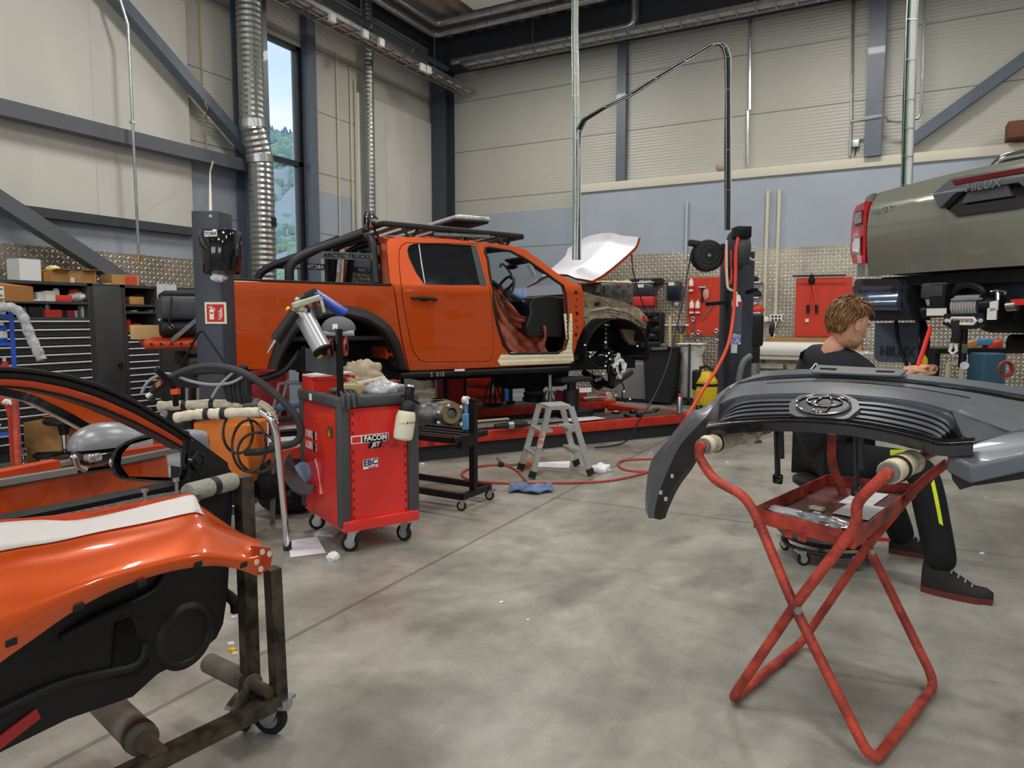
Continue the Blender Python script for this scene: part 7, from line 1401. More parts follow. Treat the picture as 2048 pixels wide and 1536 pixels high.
# bumper corner and what is below the tailgate
STB = mat('burnished_blue_steel', '5e6a7e', .25, .75, .3, var=.1)
bc = hs([(1676, 565), (1700, 558), (1806, 558), (1818, 572), (1826, 604), (1836, 640), (1752, 642), (1738, 622), (1705, 612), (1677, 604)], .02)
O('bumper_corner', M().panel(bc, lambda s, z, w: hat(s, z, w-.03+1.2*max(0, -s)**1.3), .16, (), (.05, .05)), mat('bumper_black', '22252b', .35, .1, .2), g2)
bi = hs([(1678, 576), (1702, 573), (1802, 572), (1810, 600), (1812, 621), (1760, 620), (1735, 606), (1679, 600)], .0)
O('bumper_panel', M().panel(bi, lambda s, z, w: hat(s, z, w-.06-.02*math.sin((z-bi[0][1])*40)+1.2*max(0, -s)**1.3), .04, (), (.05, .02)), STB, g2); p = HPl.hit(1788, 579, -.07); O('sensor_hole', M().cyl(p, p-HN*.01, .018, n=14), BLK, g2)
O('rear_frame_beam', M().box(hat(.95, HPl.sz(1960, 575)[1]+.02, .25), (1.15, .1, .2), HA, bev=.01), mat('beam_blue_grey', '3d4654', .45, .3), g2)
m = M(); m.box(hat(sw/2, zb0-.04, .9), (sw-.1, 1.7, .06), HA); 
for s in (.45, 1.15): m.box(hat(s, zb0-.14, 1.6), (.09, 3.2, .14), HA)
m.box(hat(.3, zb0-.2, 1.2), (.35, .8, .3), HA, bev=.08); m.cyl(hat(.2, zb0-.42, 1.1), hat(1.35, zb0-.42, 1.1), .06); m.ell(hat(.8, zb0-.42, 1.1), (.18, .18, .16), HA); O('chassis', m, DARK, g2)
# mud flap
mf = hs([(1750, 646), (1836, 645), (1836, 715), (1828, 726), (1756, 724), (1748, 714)], .22); fo = O('mud_flap', M().panel(mf, lambda s, z, w: hat(s, z, .22+w), .012, (), (0, 0)), mat('flap_blue_grey', '4a5767', .6, bump=.2), g2)
c = HPl.sz(1793, 704, .21); O('flap_lettering', M().text('HILUX', hat(c[0], c[1], .212), HA, UPW, .085, .004, bold=.012), mat('flap_dark', '2a323d', .6), fo); O('wheel_arch_rim', M().tube(smooth_path([HPl.hit(1840, 640, .3), HPl.hit(1850, 680, .25), HPl.hit(1842, 730, .25)], 5), .03, 8), BLK, g2)
O('brake_line', M().tube(smooth_path([HPl.hit(1792, 642, .18), HPl.hit(1796, 680, .17), HPl.hit(1806, 710, .17), HPl.hit(1816, 735, .17)], 5), .012, 8), RUB, g2)
# winch hanging in the frame
def hh(x, y, o=0.02): return HPl.hit(x, y, o)
wn_ = T('winch', 'black rope winch with a slotted fairlead mounted under the grey green pickup', 'winch', tuple(hh(1935, 640)))
O('winch_drum', M().cyl(hh(1912, 613, .06), hh(1965, 612, .06), .055, n=20), mat('rope_grey', '8a8a84', .8, col2='3a3a3a', vscale=60, bump=1, bscale=80), wn_); m = M()
a, b = hh(1916, 613, .06), hh(1962, 612, .06)
for k in range(9): c = a.lerp(b, k/8); m.tube([c+(UPW*math.cos(j*.5)+HN*math.sin(j*.5))*.058 for j in range(13)], .006, 5)
O('rope_coils', m, mat('rope_light', 'b4b4ae', .8), wn_)
O('winch_motor', M().cyl(hh(1848, 624, .03), hh(1900, 622, .03), .035, n=18), BLKM, wn_); O('motor_label', M().box(hh(1873, 624, -.012), (.115, .005, .04), HA), WHITE, wn_); O('control_box', M().box(hh(1876, 582, .05), (.15, .1, .09), HA, bev=.015), DGREY, wn_)
O('tie_bar', M().cyl(hh(1903, 600, 0), hh(1966, 598, 0), .008, n=10), STEEL, wn_); O('gear_housing', M().cyl(hh(1970, 614, .05), hh(2000, 613, .05), .06, n=20), BLKM, wn_)
fpz = [HPl.sz(x, y, -.02) for x, y in ((1888, 628), (1966, 626), (1970, 650), (1950, 658), (1905, 660), (1886, 648))]; hole = [HPl.sz(x, y, -.02) for x, y in ((1905, 636), (1948, 636), (1953, 642), (1948, 648), (1905, 648), (1900, 642))]
O('fairlead_plate', M().panel(fpz, lambda s, z, w: hat(s, z, -.02+w), .02, [hole], (0, 0)), BLK, wn_); O('fairlead_rim', M().tube([hat(s, z, -.024) for s, z in hole], .008, 6, closed=True), WHITE, wn_)
for x_ in (1893, 1961): O('bolt', M().cyl(hh(x_, 641, -.02), hh(x_, 641, -.035), .012, n=8), STEEL, wn_)
O('winch_hose', M().tube(smooth_path([hh(1905, 590, .05), hh(1918, 573, .03), hh(1945, 570, .03), hh(1965, 580, .03), hh(1970, 592, .05)], 5), .018, 8), BLK, wn_)
O('winch_rope', M().tube(smooth_path([hh(1910, 642, -.03), hh(1913, 665, -.03), hh(1909, 685, -.03)], 5), .022, 8), RUB, wn_); O('rope_thimble', M().tube([hh(1906, 686, -.03), hh(1899, 702, -.03), hh(1905, 708, -.03), hh(1913, 702, -.03), hh(1911, 686, -.03)], .008, 6, closed=True), WHITE, wn_)
t = T('clutch_handle', 'silver T shaped handle on the right end of the winch', 'handle', tuple(hh(1995, 600))) if False else wn_
O('clutch_lever', M().tube([hh(1983, 585, 0), hh(1996, 582, 0), hh(2011, 585, 0)], .012, 8).cyl(hh(1996, 583, 0), hh(1996, 600, 0), .012), CHROME, wn_); O('white_strap', M().box(hh(1988, 612, -.02), (.04, .01, .05), HA+UPW*.2).box(hh(1984, 628, -.02), (.045, .01, .06), HA), WHITE, wn_)
O('red_hook', M().bar(hh(2025, 605, 0), hh(2060, 603, 0), .03, .03), RED, wn_); O('shackle', M().cyl(hh(2015, 613, 0), hh(2035, 611, 0), .025, n=14), STEEL, wn_)
t = T('support_post', 'black slim post with a small label under the winch', 'post', tuple(hh(1929, 735, .1))); c = hh(1929, 640, .1); O('post_tube', M().cyl(V(c.x, c.y, hh(1929, 735, .1).z), V(c.x, c.y, hh(1929, 655, .1).z), .02), BLKM, t); O('post_label', M().box(hh(1929, 697, .07), (.03, .004, .05), HA), STEEL, t); O('post_eye', M().cyl(hh(1929, 731, .07), hh(1929, 731, .05), .022, n=12), STEEL, t)
b0_ = hat(2.25, .0, 1.3); t = T('vehicle_hoist', 'dark hoist column with arms reaching under the grey green pickup', 'vehicle lift', tuple(b0_)); O('hoist_base', M().box(hat(2.35, .03, 1.3), (.5, .9, .06), HA), BLKM, t); O('hoist_column', M().box(hat(2.4, 1.4, 1.3), (.3, .4, 2.8), HA), BLKM, t)
for o_ in (.75, 1.9): O('hoist_arm', M().bar(hat(2.3, zb0-.3, 1.3), hat(.5, zb0-.26, o_), .11, .1), BLKM, t); O('arm_pad', M().cyl(hat(.5, zb0-.26, o_), hat(.5, zb0-.19, o_), .07), RUB, t)
# stuff seen below the green pickup
def far_(px, py, Z): p = P(px, py, Z); return p
c = P(1972, 740, 8.2); TH('blue_bin', M().box((c.x, c.y, c.z/2+.15), (.26, .3, c.z+.1), Rt, bev=.02), mat('slate_blue_bin', '31566b', .5), 'slate blue bin standing beyond the grey green pickup', 'bin')
c = P(2012, 735, 6.4); TH('red_hose_coil', M().tube([P(2012+14*math.cos(k*.35), 738+15*math.sin(k*.35), 6.4) for k in range(18)], .012, 8, closed=True).tube([P(2010+12*math.cos(k*.35), 737+13*math.sin(k*.35), 6.42) for k in range(18)], .012, 8, closed=True), REDOLD, 'coil of faded red hose hanging beyond the grey green pickup', 'hose')
t = T('side_workbench', 'dark workbench with blue and red clutter beyond the grey green pickup', 'workbench', tuple(P(1990, 800, 8.6))); c = P(2000, 700, 8.6); O('bench_top', M().box(c, (1.9, .6, .06), Rt), BLKM, t); c0 = V(c.x, c.y, 0)
for s in (-.9, .9): O('bench_leg', M().box(c0+Rt*s+UPW*c.z/2, (.06, .5, c.z), Rt), BLKM, t)
for i, (x_, y_, ma, lab) in enumerate(((1965, 684, mat('light_blue_pack', '4f8fc4', .5), 'light blue packet on the dark workbench'), (1985, 690, R1, 'red box on the dark workbench'), (2030, 680, mat('pale_blue_pack', 'b9d2e6', .5), 'pale blue packet on the dark workbench'), (1935, 690, CARD, 'brown item on the dark workbench'))): p = P(x_, y_, 8.5); TH('packet', M().box(p, (.18, .12, .08), Rt+UPW*.3*(i % 2), bev=.01), ma, lab, 'packet')
t = T('frame_stand', 'pale steel frame stand seen left of the slate blue bin', 'stand', tuple(P(1925, 790, 7.0))); m = M(); a, b = P(1897, 727, 7.0), P(1924, 727, 7.0); m.bar(a, b, .03, .03).bar(b, V(b.x, b.y, 0), .03, .03, up=Rt).bar(a, V(a.x, a.y, 0), .03, .03, up=Rt); O('stand_frame', m, mat('pale_frame', 'c9c5a8', .5), t)
# ------------------------------------------------------------ removed doors and wing on a wheeled stand (left foreground)
DX = P(440, 1150, 2.2).x
def dyz(px, py, x=DX): p = WX(px, py, x); return (p.y, p.z)
def dd(pts, x=DX): return [dyz(a, b, x) for a, b in pts]
arc_o = [(-420, 790), (-250, 752), (-120, 737), (0, 732), (60, 736), (130, 747), (200, 767), (270, 799), (340, 843), (400, 886), (440, 914), (456, 930)]
arc_i = [(-420, 860), (-250, 806), (-120, 785), (0, 775), (60, 780), (130, 795), (200, 818), (270, 848), (330, 878), (372, 902)]
door = arc_o+[(461, 950), (455, 1060), (447, 1180), (438, 1245), (425, 1275), (390, 1305), (300, 1350), (250, 1398), (120, 1442), (0, 1500), (-200, 1600), (-420, 1710)]
hole = arc_i+[(372, 966), (200, 1002), (0, 1042), (-200, 1085), (-420, 1135)]
dn = T('car_door', 'removed front car door, black inner lining with round speaker and mirror facing the camera', 'car door', (DX, 1.2, .2))
def fl_(x0, s=1): return lambda y, z, w: V(x0+s*w, y, z)
O('door_frame', M().panel(dd(door), fl_(DX-.07), .07, [dd(hole)], (0, 0)), mat('door_trim_black', '141517', .45, bump=.15, bscale=250), dn)
a_ = resamp(dd(arc_o[:-2]+[(452, 926)]), 40); b_ = resamp(dd(arc_i+[(400, 920), (440, 945)]), 40)
def mixp(a, b, f): return [(p[0]*(1-f)+q[0]*f, p[1]*(1-f)+q[1]*f) for p, q in zip(a, b)]
for f0, f1, ma, nm, xo in ((.0, .22, RUB, 'outer_seal', .012), (.24, .55, BLK, 'black_frame_trim', .006), (.58, .88, ORANGE_IN, 'painted_frame_strip', .004)):
    A_, B_ = mixp(a_, b_, f0), mixp(a_, b_, f1)
    O(nm, M().loft([[V(DX+.002, y, z) for y, z in A_], [V(DX+xo, y, z) for y, z in mixp(A_, B_, .2)], [V(DX+xo, y, z) for y, z in mixp(A_, B_, .8)], [V(DX+.002, y, z) for y, z in B_]], -.01), ma, dn)
O('painted_outer_skin', M().panel(dd([(465, 960), (455, 1060), (447, 1180), (438, 1248), (427, 1280), (390, 1311), (300, 1356), (250, 1398), (120, 1442), (0, 1500), (-400, 1700), (-400, 1140), (0, 1045), (372, 968)], DX-.07), fl_(DX-.09), .018, (), (0, 0)), ORANGE, dn)
sail = dd([(372, 880), (390, 884), (440, 922), (456, 945), (455, 960), (372, 962)]); O('mirror_sail', M().panel(sail, fl_(DX), .02, (), (0, 0)), BLK, dn)
c = WX(393, 920, DX+.022); O('tweeter', M().lathe(c, V(1, 0, 0), [(.0, 0), (.018, .004), (.02, .009), (.026, .011), (.03, 0)], 24), BLKG, dn)
# lining with speaker and pocket
lining = dd([(-400, 1150), (0, 1060), (200, 1020), (380, 985), (452, 975), (447, 1060), (441, 1180), (432, 1243), (418, 1272), (385, 1300), (300, 1343), (250, 1388), (120, 1432), (0, 1490), (-400, 1690)])
O('door_lining', M().panel(lining, fl_(DX+.0), .035, (), (0, 0)), mat('lining_black', '111213', .5, bump=.2, bscale=300), dn, bev=.008)
c = WX(372, 1272, DX+.035); O('speaker_grille', M().lathe(c, V(1, 0, 0), [(0, .002), (.072, .002), (.076, .009), (.086, .011), (.096, .005), (.1, 0)], 40), BLK, dn)
tray = [WX(x, y, DX+.04) for x, y in ((-380, 1600), (-150, 1495), (0, 1422), (120, 1368), (220, 1345), (262, 1335), (285, 1312), (290, 1285))]
O('door_pocket', M().tube(smooth_path(tray, 6), .013, 12), BLK, dn); O('pocket_shade', M().panel(dd([(215, 1240), (245, 1232), (262, 1270), (283, 1320), (255, 1345), (205, 1350)], DX), fl_(DX+.036), .004, (), (0, 0)), mat('pocket_shade_black', '060607', .9), dn)  # flat near-black patch paints the shade inside the door pocket
O('red_reflector', M().box(WX(35, 1458, DX+.04), (.006, .10, .03), V(1, 0, 0), V(0, .95, .3), None), mat('reflector_red', 'a8201e', .2, coat=.5), dn)
O('pull_handle', M().tube(smooth_path([WX(330, 1150, DX+.035), WX(300, 1190, DX+.05), WX(200, 1235, DX+.05), WX(120, 1275, DX+.035)], 6), .012, 10), BLK, dn)
t = pts = [WX(442, 1180, DX-.02), WX(458, 1192, DX), WX(470, 1205, DX), WX(472, 1225, DX)]
O('cable_gaiter', M().tube(smooth_path(pts, 12), [.014+.004*(i % 2) for i in range(37)], 10), RUB, dn)
# door mirror on the outer side
yM = WX(369, 920, DX).y; gl = [(241, 931), (244, 908), (261, 889), (305, 877), (352, 874), (355, 894), (362, 908), (362, 941), (346, 955), (258, 953)]; sh = [(223, 931), (229, 905), (247, 886), (282, 872), (340, 866), (366, 868), (372, 905), (371, 945), (352, 965), (294, 965), (242, 957), (227, 940)]
def my(pts): return [(p.x, p.z) for p in (WY(a, b, yM) for a, b in pts)]
S_ = my(sh); cx = sum(p[0] for p in S_)/len(S_); cz = sum(p[1] for p in S_)/len(S_); n = 40
S_ = [tuple(v.xy) for v in smooth_path([V(a, b, 0) for a, b in S_], 4, closed=True)]
def ms(k, y): return [V(cx+(a-cx)*k, y, cz+(b-cz)*k) for a, b in S_]
m = M().loft([ms(.87, yM+.012), ms(.9, yM-.006), ms(.97, yM-.01), ms(1.0, yM), ms(1.0, yM+.03), ms(.93, yM+.09), ms(.7, yM+.13), ms(.3, yM+.145)], close=True); K_ = len(S_); m.f.append(list(range(7*K_, 8*K_))); mh = O('mirror_housing', m, BLKG, dn, sharp=50)
O('mirror_glass', M().prism([WY(a, b, yM+.004) for a, b in gl], V(0, .006, 0)), mat('mirror_silver', 'dfe4e6', .02, 1), mh); O('mirror_cap', M().loft([ms(1.01, yM+.012)[k:k+1]*1 for k in range(0)] or [[V(cx+(a-cx)*1.01, yM+.02+.1*f, cz+(b-cz)*(1.01-.3*f*f)+.004) for a, b in S_[10:26]] for f in (0, .3, .6)], .004), mat('cap_grey_satin', '8c8f94', .35, .3), mh)
O('indicator_bead', M().ell(WY(224, 925, yM-.004), (.008, .01, .016)), STEEL, mh)
# second door behind
DX2 = DX-.80; dn2 = T('car_door', 'second orange car door standing behind, grey capped mirror towards the camera', 'car door', (DX2, 1.3, .2))
d2 = [(-300, 700), (-100, 730), (30, 765), (80, 776), (140, 797), (200, 824), (252, 850), (262, 870), (330, 905), (372, 930), (385, 1040), (370, 1100), (0, 1160), (-300, 1240)]; h2 = [(-280, 790), (-100, 785), (0, 790), (60, 805), (130, 840), (200, 878), (225, 900), (232, 930), (100, 952), (0, 972), (-280, 1020)]
O('painted_skin', M().panel(dd(d2, DX2), fl_(DX2-.05), .05, [dd(h2, DX2)], (0, 0)), ORANGE, dn2, bev=.01)
A_ = resamp(dd([(-280, 768), (-100, 768), (0, 774), (60, 787), (130, 820), (200, 860), (236, 885)], DX2), 24); B_ = resamp(dd(h2[:7], DX2), 24); O('window_seal', M().loft([[V(DX2+.006, y, z) for y, z in A_], [V(DX2+.012, y, z) for y, z in B_]], -.014), BLKG, dn2)
O('belt_seal', M().tube([WX(-280, 1022, DX2+.01), WX(0, 972, DX2+.01), WX(100, 953, DX2+.01), WX(238, 932, DX2+.01)], .012, 8), BLKG, dn2)
O('inner_trim_strip', M().tube([WX(-280, 995, DX2-.06), WX(60, 945, DX2-.06), WX(150, 925, DX2-.06)], .018, 8), mat('foam_grey', ''), dn2)
c = WX(222, 888, DX2+.12); m = M().ell(c, (.08, .155, .082), fn=lambda u: V(u.x, u.y, (u.z if u.z > 0 else u.z*.12)*(1-.25*u.y*(u.z > 0))), n=26); mm_ = O('mirror_cap', m, mat('cap_grey_satin', ''), dn2, label='satin grey mirror cap')
O('mirror_body', M().box(c-V(0, 0, .035), (.13, .24, .055), bev=.02), BLKG, dn2); O('mirror_lamp', M().box(c+V(.05, -.1, -.028), (.04, .05, .03), bev=.008), mat('lens_clear', ''), dn2); O('mirror_foot', M().box(c-V(.04, -.06, .065), (.1, .1, .05), bev=.012), BLK, dn2)
t = T('bracket_strip', 'red painted metal strip with a white clip behind the near car door', 'bracket', tuple(WX(60, 955, DX2+.2))); O('strip', M().bar(WX(-120, 975, DX2+.2), WX(112, 928, DX2+.2), .05, .03), ORANGE_IN, t); O('grey_foam', M().bar(WX(-120, 985, DX2+.24), WX(150, 940, DX2+.24), .03, .02), mat('foam_grey', ''), t); O('metal_hook', M().tube(smooth_path([WX(142, 918, DX2+.2), WX(150, 915, DX2+.2), WX(156, 932, DX2+.2), WX(172, 940, DX2+.2)], 5), .01, 8), STEEL, t)
# front wing laid over the stand
wg = T('front_wing', 'orange front wing panel with white masking film, laid in front of the doors', 'car wing', tuple(V(DX+.3, .9, .7)))
ROWS = [(.10, [(-330, 1125), (-80, 1056), (60, 1040), (150, 1030), (250, 1012), (330, 997), (372, 990), (382, 990), (384, 991), (385, 992)]),
 (.13, [(-330, 1140), (-80, 1064), (60, 1046), (150, 1046), (250, 1026), (330, 1006), (378, 995), (388, 998), (390, 1003), (391, 1006)]),
 (.18, [(-330, 1230), (-80, 1128), (20, 1103), (110, 1088), (205, 1067), (300, 1048), (380, 1030), (400, 1032), (430, 1045), (470, 1062)]),
 (.24, [(-330, 1290), (-80, 1172), (10, 1145), (105, 1122), (205, 1096), (300, 1074), (390, 1056), (430, 1062), (475, 1075), (518, 1084)]),
 (.29, [(-330, 1370), (-80, 1238), (5, 1206), (100, 1170), (200, 1137), (300, 1110), (390, 1092), (440, 1096), (480, 1102), (521, 1098)]),
 (.315, [(-330, 1450), (-80, 1312), (0, 1268), (90, 1215), (190, 1168), (290, 1138), (390, 1116), (440, 1117), (485, 1122), (521, 1115)]),
 (.31, [(-330, 1530), (-80, 1388), (-10, 1330), (60, 1280), (150, 1218), (240, 1172), (340, 1141), (420, 1130), (470, 1136), (514, 1152)])]
rows = []
for x_, pts in ROWS: rows.append(smooth_path([WX(a, b, DX+x_) for a, b in pts], 4))
fine = []
cols = list(zip(*rows)); cols = [smooth_path(list(c), 4) for c in cols]; fine = list(zip(*cols)); fine = [list(r) for r in fine]
k1, k2 = 4, 8
O('wing_skin', M().loft(fine, .004), ORANGE, wg, sharp=60, label='glossy orange wing skin')
O('wing_flange', M().loft([[p+V(0, 0, .003) for p in r[6:]] for r in fine[0:5]], .003), ORANGE_IN, wg)
tp_ = fine[4:9]; O('masking_film', M().loft([[p+V(.004, 0, .006) for p in r[:30]] for r in tp_], .002), mat('white_film_wing', 'dcd9d8', .5, bump=.4, bscale=10), wg, sharp=90)
q0 = [WX(a, b, DX+.315) for a, b in ((508, 1092), (522, 1094), (540, 1096), (545, 1110), (541, 1135), (520, 1150), (500, 1142), (505, 1115))]; br_ = O('end_bracket', M().prism(q0, V(-.012, 0, 0)), ORANGE_IN, wg)
m = M()
for a, b in ((524, 1104), (538, 1108), (512, 1124), (521, 1138)): p = WX(a, b, DX+.318); m.cyl(p, p+V(.003, 0, 0), .0085, n=10)
O('bracket_holes', m, mat('hole_pale', 'cfc8bd', .6), br_)
for a, b in ((22, 1284), (158, 1214), (283, 1166), (396, 1128), (487, 1129)): p = WX(a, b, DX+.317); O('edge_clip', M().box(p, (.008, .022, .016), bev=.002), BLK, wg)
for a, b in ((-10, 0), ): pass
pd = T('foam_pad', 'grey speckled foam pad under the wing and along the door belt', 'pad', tuple(WX(250, 1020, DX+.05))); O('pad_sheet', M().loft([[WX(-330, 1125, DX+.04), WX(0, 1068, DX+.04), WX(150, 1038, DX+.04), WX(300, 1005, DX+.04), WX(410, 985, DX+.04)], [WX(-330, 1165, DX+.12), WX(0, 1088, DX+.12), WX(150, 1052, DX+.12), WX(300, 1020, DX+.12), WX(400, 1003, DX+.12)]], .02), mat('speckled_foam', '6b6c69', .95, col2='3b3c3a', vscale=90, bump=.8, bscale=120), pd)
a, b = WX(375, 986, DX+.09), WX(466, 962, DX+.06); O('foam_roll', M().lathe(a, b-a, [(0, 0), (.026, .001), (.028, .01), (.028, (b-a).length-.01), (.026, (b-a).length), (0, (b-a).length)], 22), mat('roll_foam', '9a9a90', .9, bump=.6, bscale=90), pd); c = a.lerp(b, .52); d = (b-a).normalized(); O('strap', M().cyl(c-d*.012, c+d*.012, .0295, n=22), BLK, pd)
for i, (a, b) in enumerate(((353, 978), (290, 1000))): p = WX(a, b, DX+.1); t = T('set_screw', ['hex headed bolt standing upright beside the foam roll', 'threaded stud standing upright on the red flange'][i], 'bolt', tuple(p)); O('screw_shaft', M().cyl(p-UPW*.012, p+UPW*.025, .005, n=8), STEEL, t); O('screw_head', M().cyl(p+UPW*.022, p+UPW*.03, .01, n=6), STEEL, t)
# the wheeled stand
sd_ = T('panel_stand', 'black welded wheeled stand with foam covered rollers carrying doors and wing', 'stand', tuple(G(540, 1465)))
WORN = mat('worn_black_steel', '26231f', .5, .4, col2='5b5247', vscale=16, bump=.3)
cf = G(540, 1465); A0 = G(553, 1402, .13); A1 = G(262, 1545, .13); dr = (A1-A0).normalized(); O('base_bar', M().bar(A0, A0+dr*1.3, .045, .045), mat('paint_spotted_steel', '2b2823', .5, .3, col2='57503f', vscale=20, bump=.3), sd_)
b0 = A0+UPW*.0; tp1 = P(540, 1136, b0.dot(Fh)+.0); O('upright_post', M().bar(b0-dr*.01, V(b0.x, b0.y, tp1.z), .04, .04, up=dr), WORN, sd_)
p1 = G(502, 1385, .13); tp2 = P(482, 952, p1.dot(Fh)); O('upright_post', M().bar(p1, V(p1.x, p1.y, tp2.z), .045, .045, up=dr), WORN, sd_)
O('side_bar', M().bar(A0, p1+(p1-A0)*.3, .045, .045), WORN, sd_); mid = A0+dr*.16; O('triangle_brace', M().bar(p1+UPW*.03, mid, .03, .03).bar(p1, A0+dr*.06, .03, .03), mat('paint_spotted_steel', ''), sd_)
crd = V(-dr.y, dr.x, 0); crd = crd if crd.dot(Fh) > 0 else -crd
RF = mat('roller_foam', '6d655b', .85, col2='51493f', vscale=12)
for (x0, y0, x1, y1, zz_, r_, f0, f1) in ((540, 1385, 418, 1326, .17, .033, 0, .97), (318, 1512, 205, 1400, .15, .045, .0, 1)):
    a, b = G(x0, y0, zz_), G(x1, y1, zz_); d = (b-a).normalized(); r = O('roller', M().cyl(a, b, r_*.6, n=16), mat('brown_tube', '55493d', .6), sd_); O('foam_sleeve', M().cyl(a.lerp(b, .25), b, r_, n=24), RF, r); c = a.lerp(b, .32); O('roller_band', M().cyl(c-d*.012, c+d*.012, r_*1.04, n=24), mat('band_brown', '3a2a22', .7), r)
caster(sd_, G(541, 1466), .06, (Rt*.25+Fh*.97), top=.125); b = A0+dr*1.1; caster(sd_, V(b.x, b.y, 0), .058, (Rt*.8+Fh*.5), top=.115); caster(sd_, V(p1.x, p1.y, 0)+(p1-A0)*.2, .058, Rt, top=.115)
c = G(571, 1408, .1); O('brake_pedal', M().bar(V(cf.x, cf.y, .125), G(572, 1404, .13), .03, .012).box(G(572, 1406, .12), (.03, .04, .03), Rt), STEEL, sd_)
for i, (x, y, s, ma, lab) in enumerate(((465, 1302, .018, YEL, 'small yellow plastic piece on the floor beside the stand'), (462, 1290, .016, WHITE, 'small white plastic piece above the yellow one on the floor'), (470, 1310, .014, mat('pale_yellow_bit', 'd9d7a8', .6), 'pale plastic piece below the yellow one on the floor'), (467, 1238, .012, mat('pale_blue_bit', 'b9d0e8', .4), 'tiny pale blue piece on the floor beside the stand post'))):
    p = G(x, y); TH('plastic_piece', M().box(p+UPW*.006, (s*1.6, s, .012), Rt+Fh*(i-1)*.4, bev=.002), ma, lab, 'scrap')
# ------------------------------------------------------------ the seated person
def skin(name, nodes, edges, ma, par, root, sub=2, sharp=180):
    me = bpy.data.meshes.new(name); keys = list(nodes); off = Vector(root_of(par)['_o']); ix = {k: i for i, k in enumerate(keys)}
    me.from_pydata([Vector(nodes[k][0])-off for k in keys], [(ix[a], ix[b]) for a, b in edges], []); me.materials.append(ma)
    o = bpy.data.objects.new(name, me); COL.objects.link(o); o.parent = par; s = o.modifiers.new('skin', 'SKIN'); s.use_smooth_shade = True
    for k in keys:
        r = nodes[k][1]; r = r if hasattr(r, '__len__') else (r, r); v = me.skin_vertices[0].data[ix[k]]; v.radius = r; v.use_root = (k == root)
    b = o.modifiers.new('sub', 'SUBSURF'); b.levels = sub; b.render_levels = sub
    return o
def CZ(x, z, h): return Rt*x+Fh*z+UPW*h            # camera-aligned ground coordinates
pe = T('person', 'person in dark shirt and work trousers seated on a stool below the grey green pickup', 'person', tuple(CZ(1.78, 3.95, 0)))
SKIN = mat('skin', 'd9a184', .5, var=.06, vscale=9, spec=.4); HAIR = mat('brown_hair', '8f6a3f', .65, col2='5a3f24', vscale=20, stretch=(2, 2, .5), bump=.3, bscale=60); SHIRT = mat('dark_shirt', '24262c', .9, bump=.35, bscale=14, var=.1); TROU = mat('work_trousers', '16171a', .9, bump=.4, bscale=12, var=.15); HIVIS = mat('hi_vis_yellow', 'd9ef2a', .6)
hip = CZ(1.80, 3.97, .60); chest = CZ(1.71, 3.84, 1.0); neck = CZ(1.69, 3.77, 1.185)
hd0 = P(1700, 645, 3.72)
shR, shL = CZ(1.80, 3.66, 1.09), CZ(1.68, 4.02, 1.11)
elR, elL = CZ(1.99, 3.63, .87), CZ(1.95, 4.0, .9); wrR, wrL = P(1812, 744, 3.78), P(1838, 752, 4.02)
haR = P(1832, 738, 3.80); haL = P(1850, 742, 4.04)
kneeR, ankR = CZ(2.12, 3.62, .60), P(1886, 1140, 3.42); kneeL, ankL = CZ(2.10, 4.12, .58), P(1812, 1085, 4.03)
hipR, hipL = CZ(1.84, 3.84, .58), CZ(1.82, 4.1, .58)
body = {'p': (hip, .09), 'c': (chest, .085), 'n': (neck, .058), 'h0': (neck.lerp(hd0, .55), .058), 'sr': (shR-UPW*.01, .036), 'er': (elR, .036), 'wr': (wrR, .03), 'sl': (shL-UPW*.01, .036), 'el': (elL, .036), 'wl': (wrL, .03), 'hr': (haR, (.04, .02)), 'hl': (haL, (.04, .02)), 'lr': (hipR, .06), 'kr': (kneeR, .058), 'ar': (ankR, .045), 'll': (hipL, .06), 'kl': (kneeL, .058), 'al': (ankL, .045)}
ed = [('p', 'c'), ('c', 'n'), ('n', 'h0'), ('c', 'sr'), ('sr', 'er'), ('er', 'wr'), ('wr', 'hr'), ('c', 'sl'), ('sl', 'el'), ('el', 'wl'), ('wl', 'hl'), ('p', 'lr'), ('lr', 'kr'), ('kr', 'ar'), ('p', 'll'), ('ll', 'kl'), ('kl', 'al')]
def fingers(key, palm, wrist, side):
    d = (palm-wrist).normalized(); s = d.cross(UPW).normalized()*side; u = s.cross(d)
    if u.z < 0: u = -u
    for i, L_ in enumerate((.066, .076, .070, .056)):
        b = palm+s*(.027-.018*i)+d*.018; m1 = b+d*L_*.45+UPW*.008; e = m1+d*L_*.35-UPW*.022; e2 = e-UPW*.02-d*.004
        for nm, p, r in (('a', b, .0095), ('b', m1, .0088), ('c', e, .008), ('d', e2, .007)): body[key+nm+str(i)] = (p, r)
        ed.extend([(key, key+'a'+str(i)), (key+'a'+str(i), key+'b'+str(i)), (key+'b'+str(i), key+'c'+str(i)), (key+'c'+str(i), key+'d'+str(i))])
    a = wrist.lerp(palm, .55)+s*.028; b = a+s*.022+d*.025-UPW*.008; c = b+d*.03-s*.004-UPW*.01
    for nm, p, r in (('ta', a, .011), ('tb', b, .010), ('tc', c, .008)): body[key+nm] = (p, r)
    ed.extend([(key, key+'ta'), (key+'ta', key+'tb'), (key+'tb', key+'tc')])
fingers('hr', haR, wrR, 1); fingers('hl', haL, wrL, 1)
skin('body', body, ed, SKIN, pe, 'p')
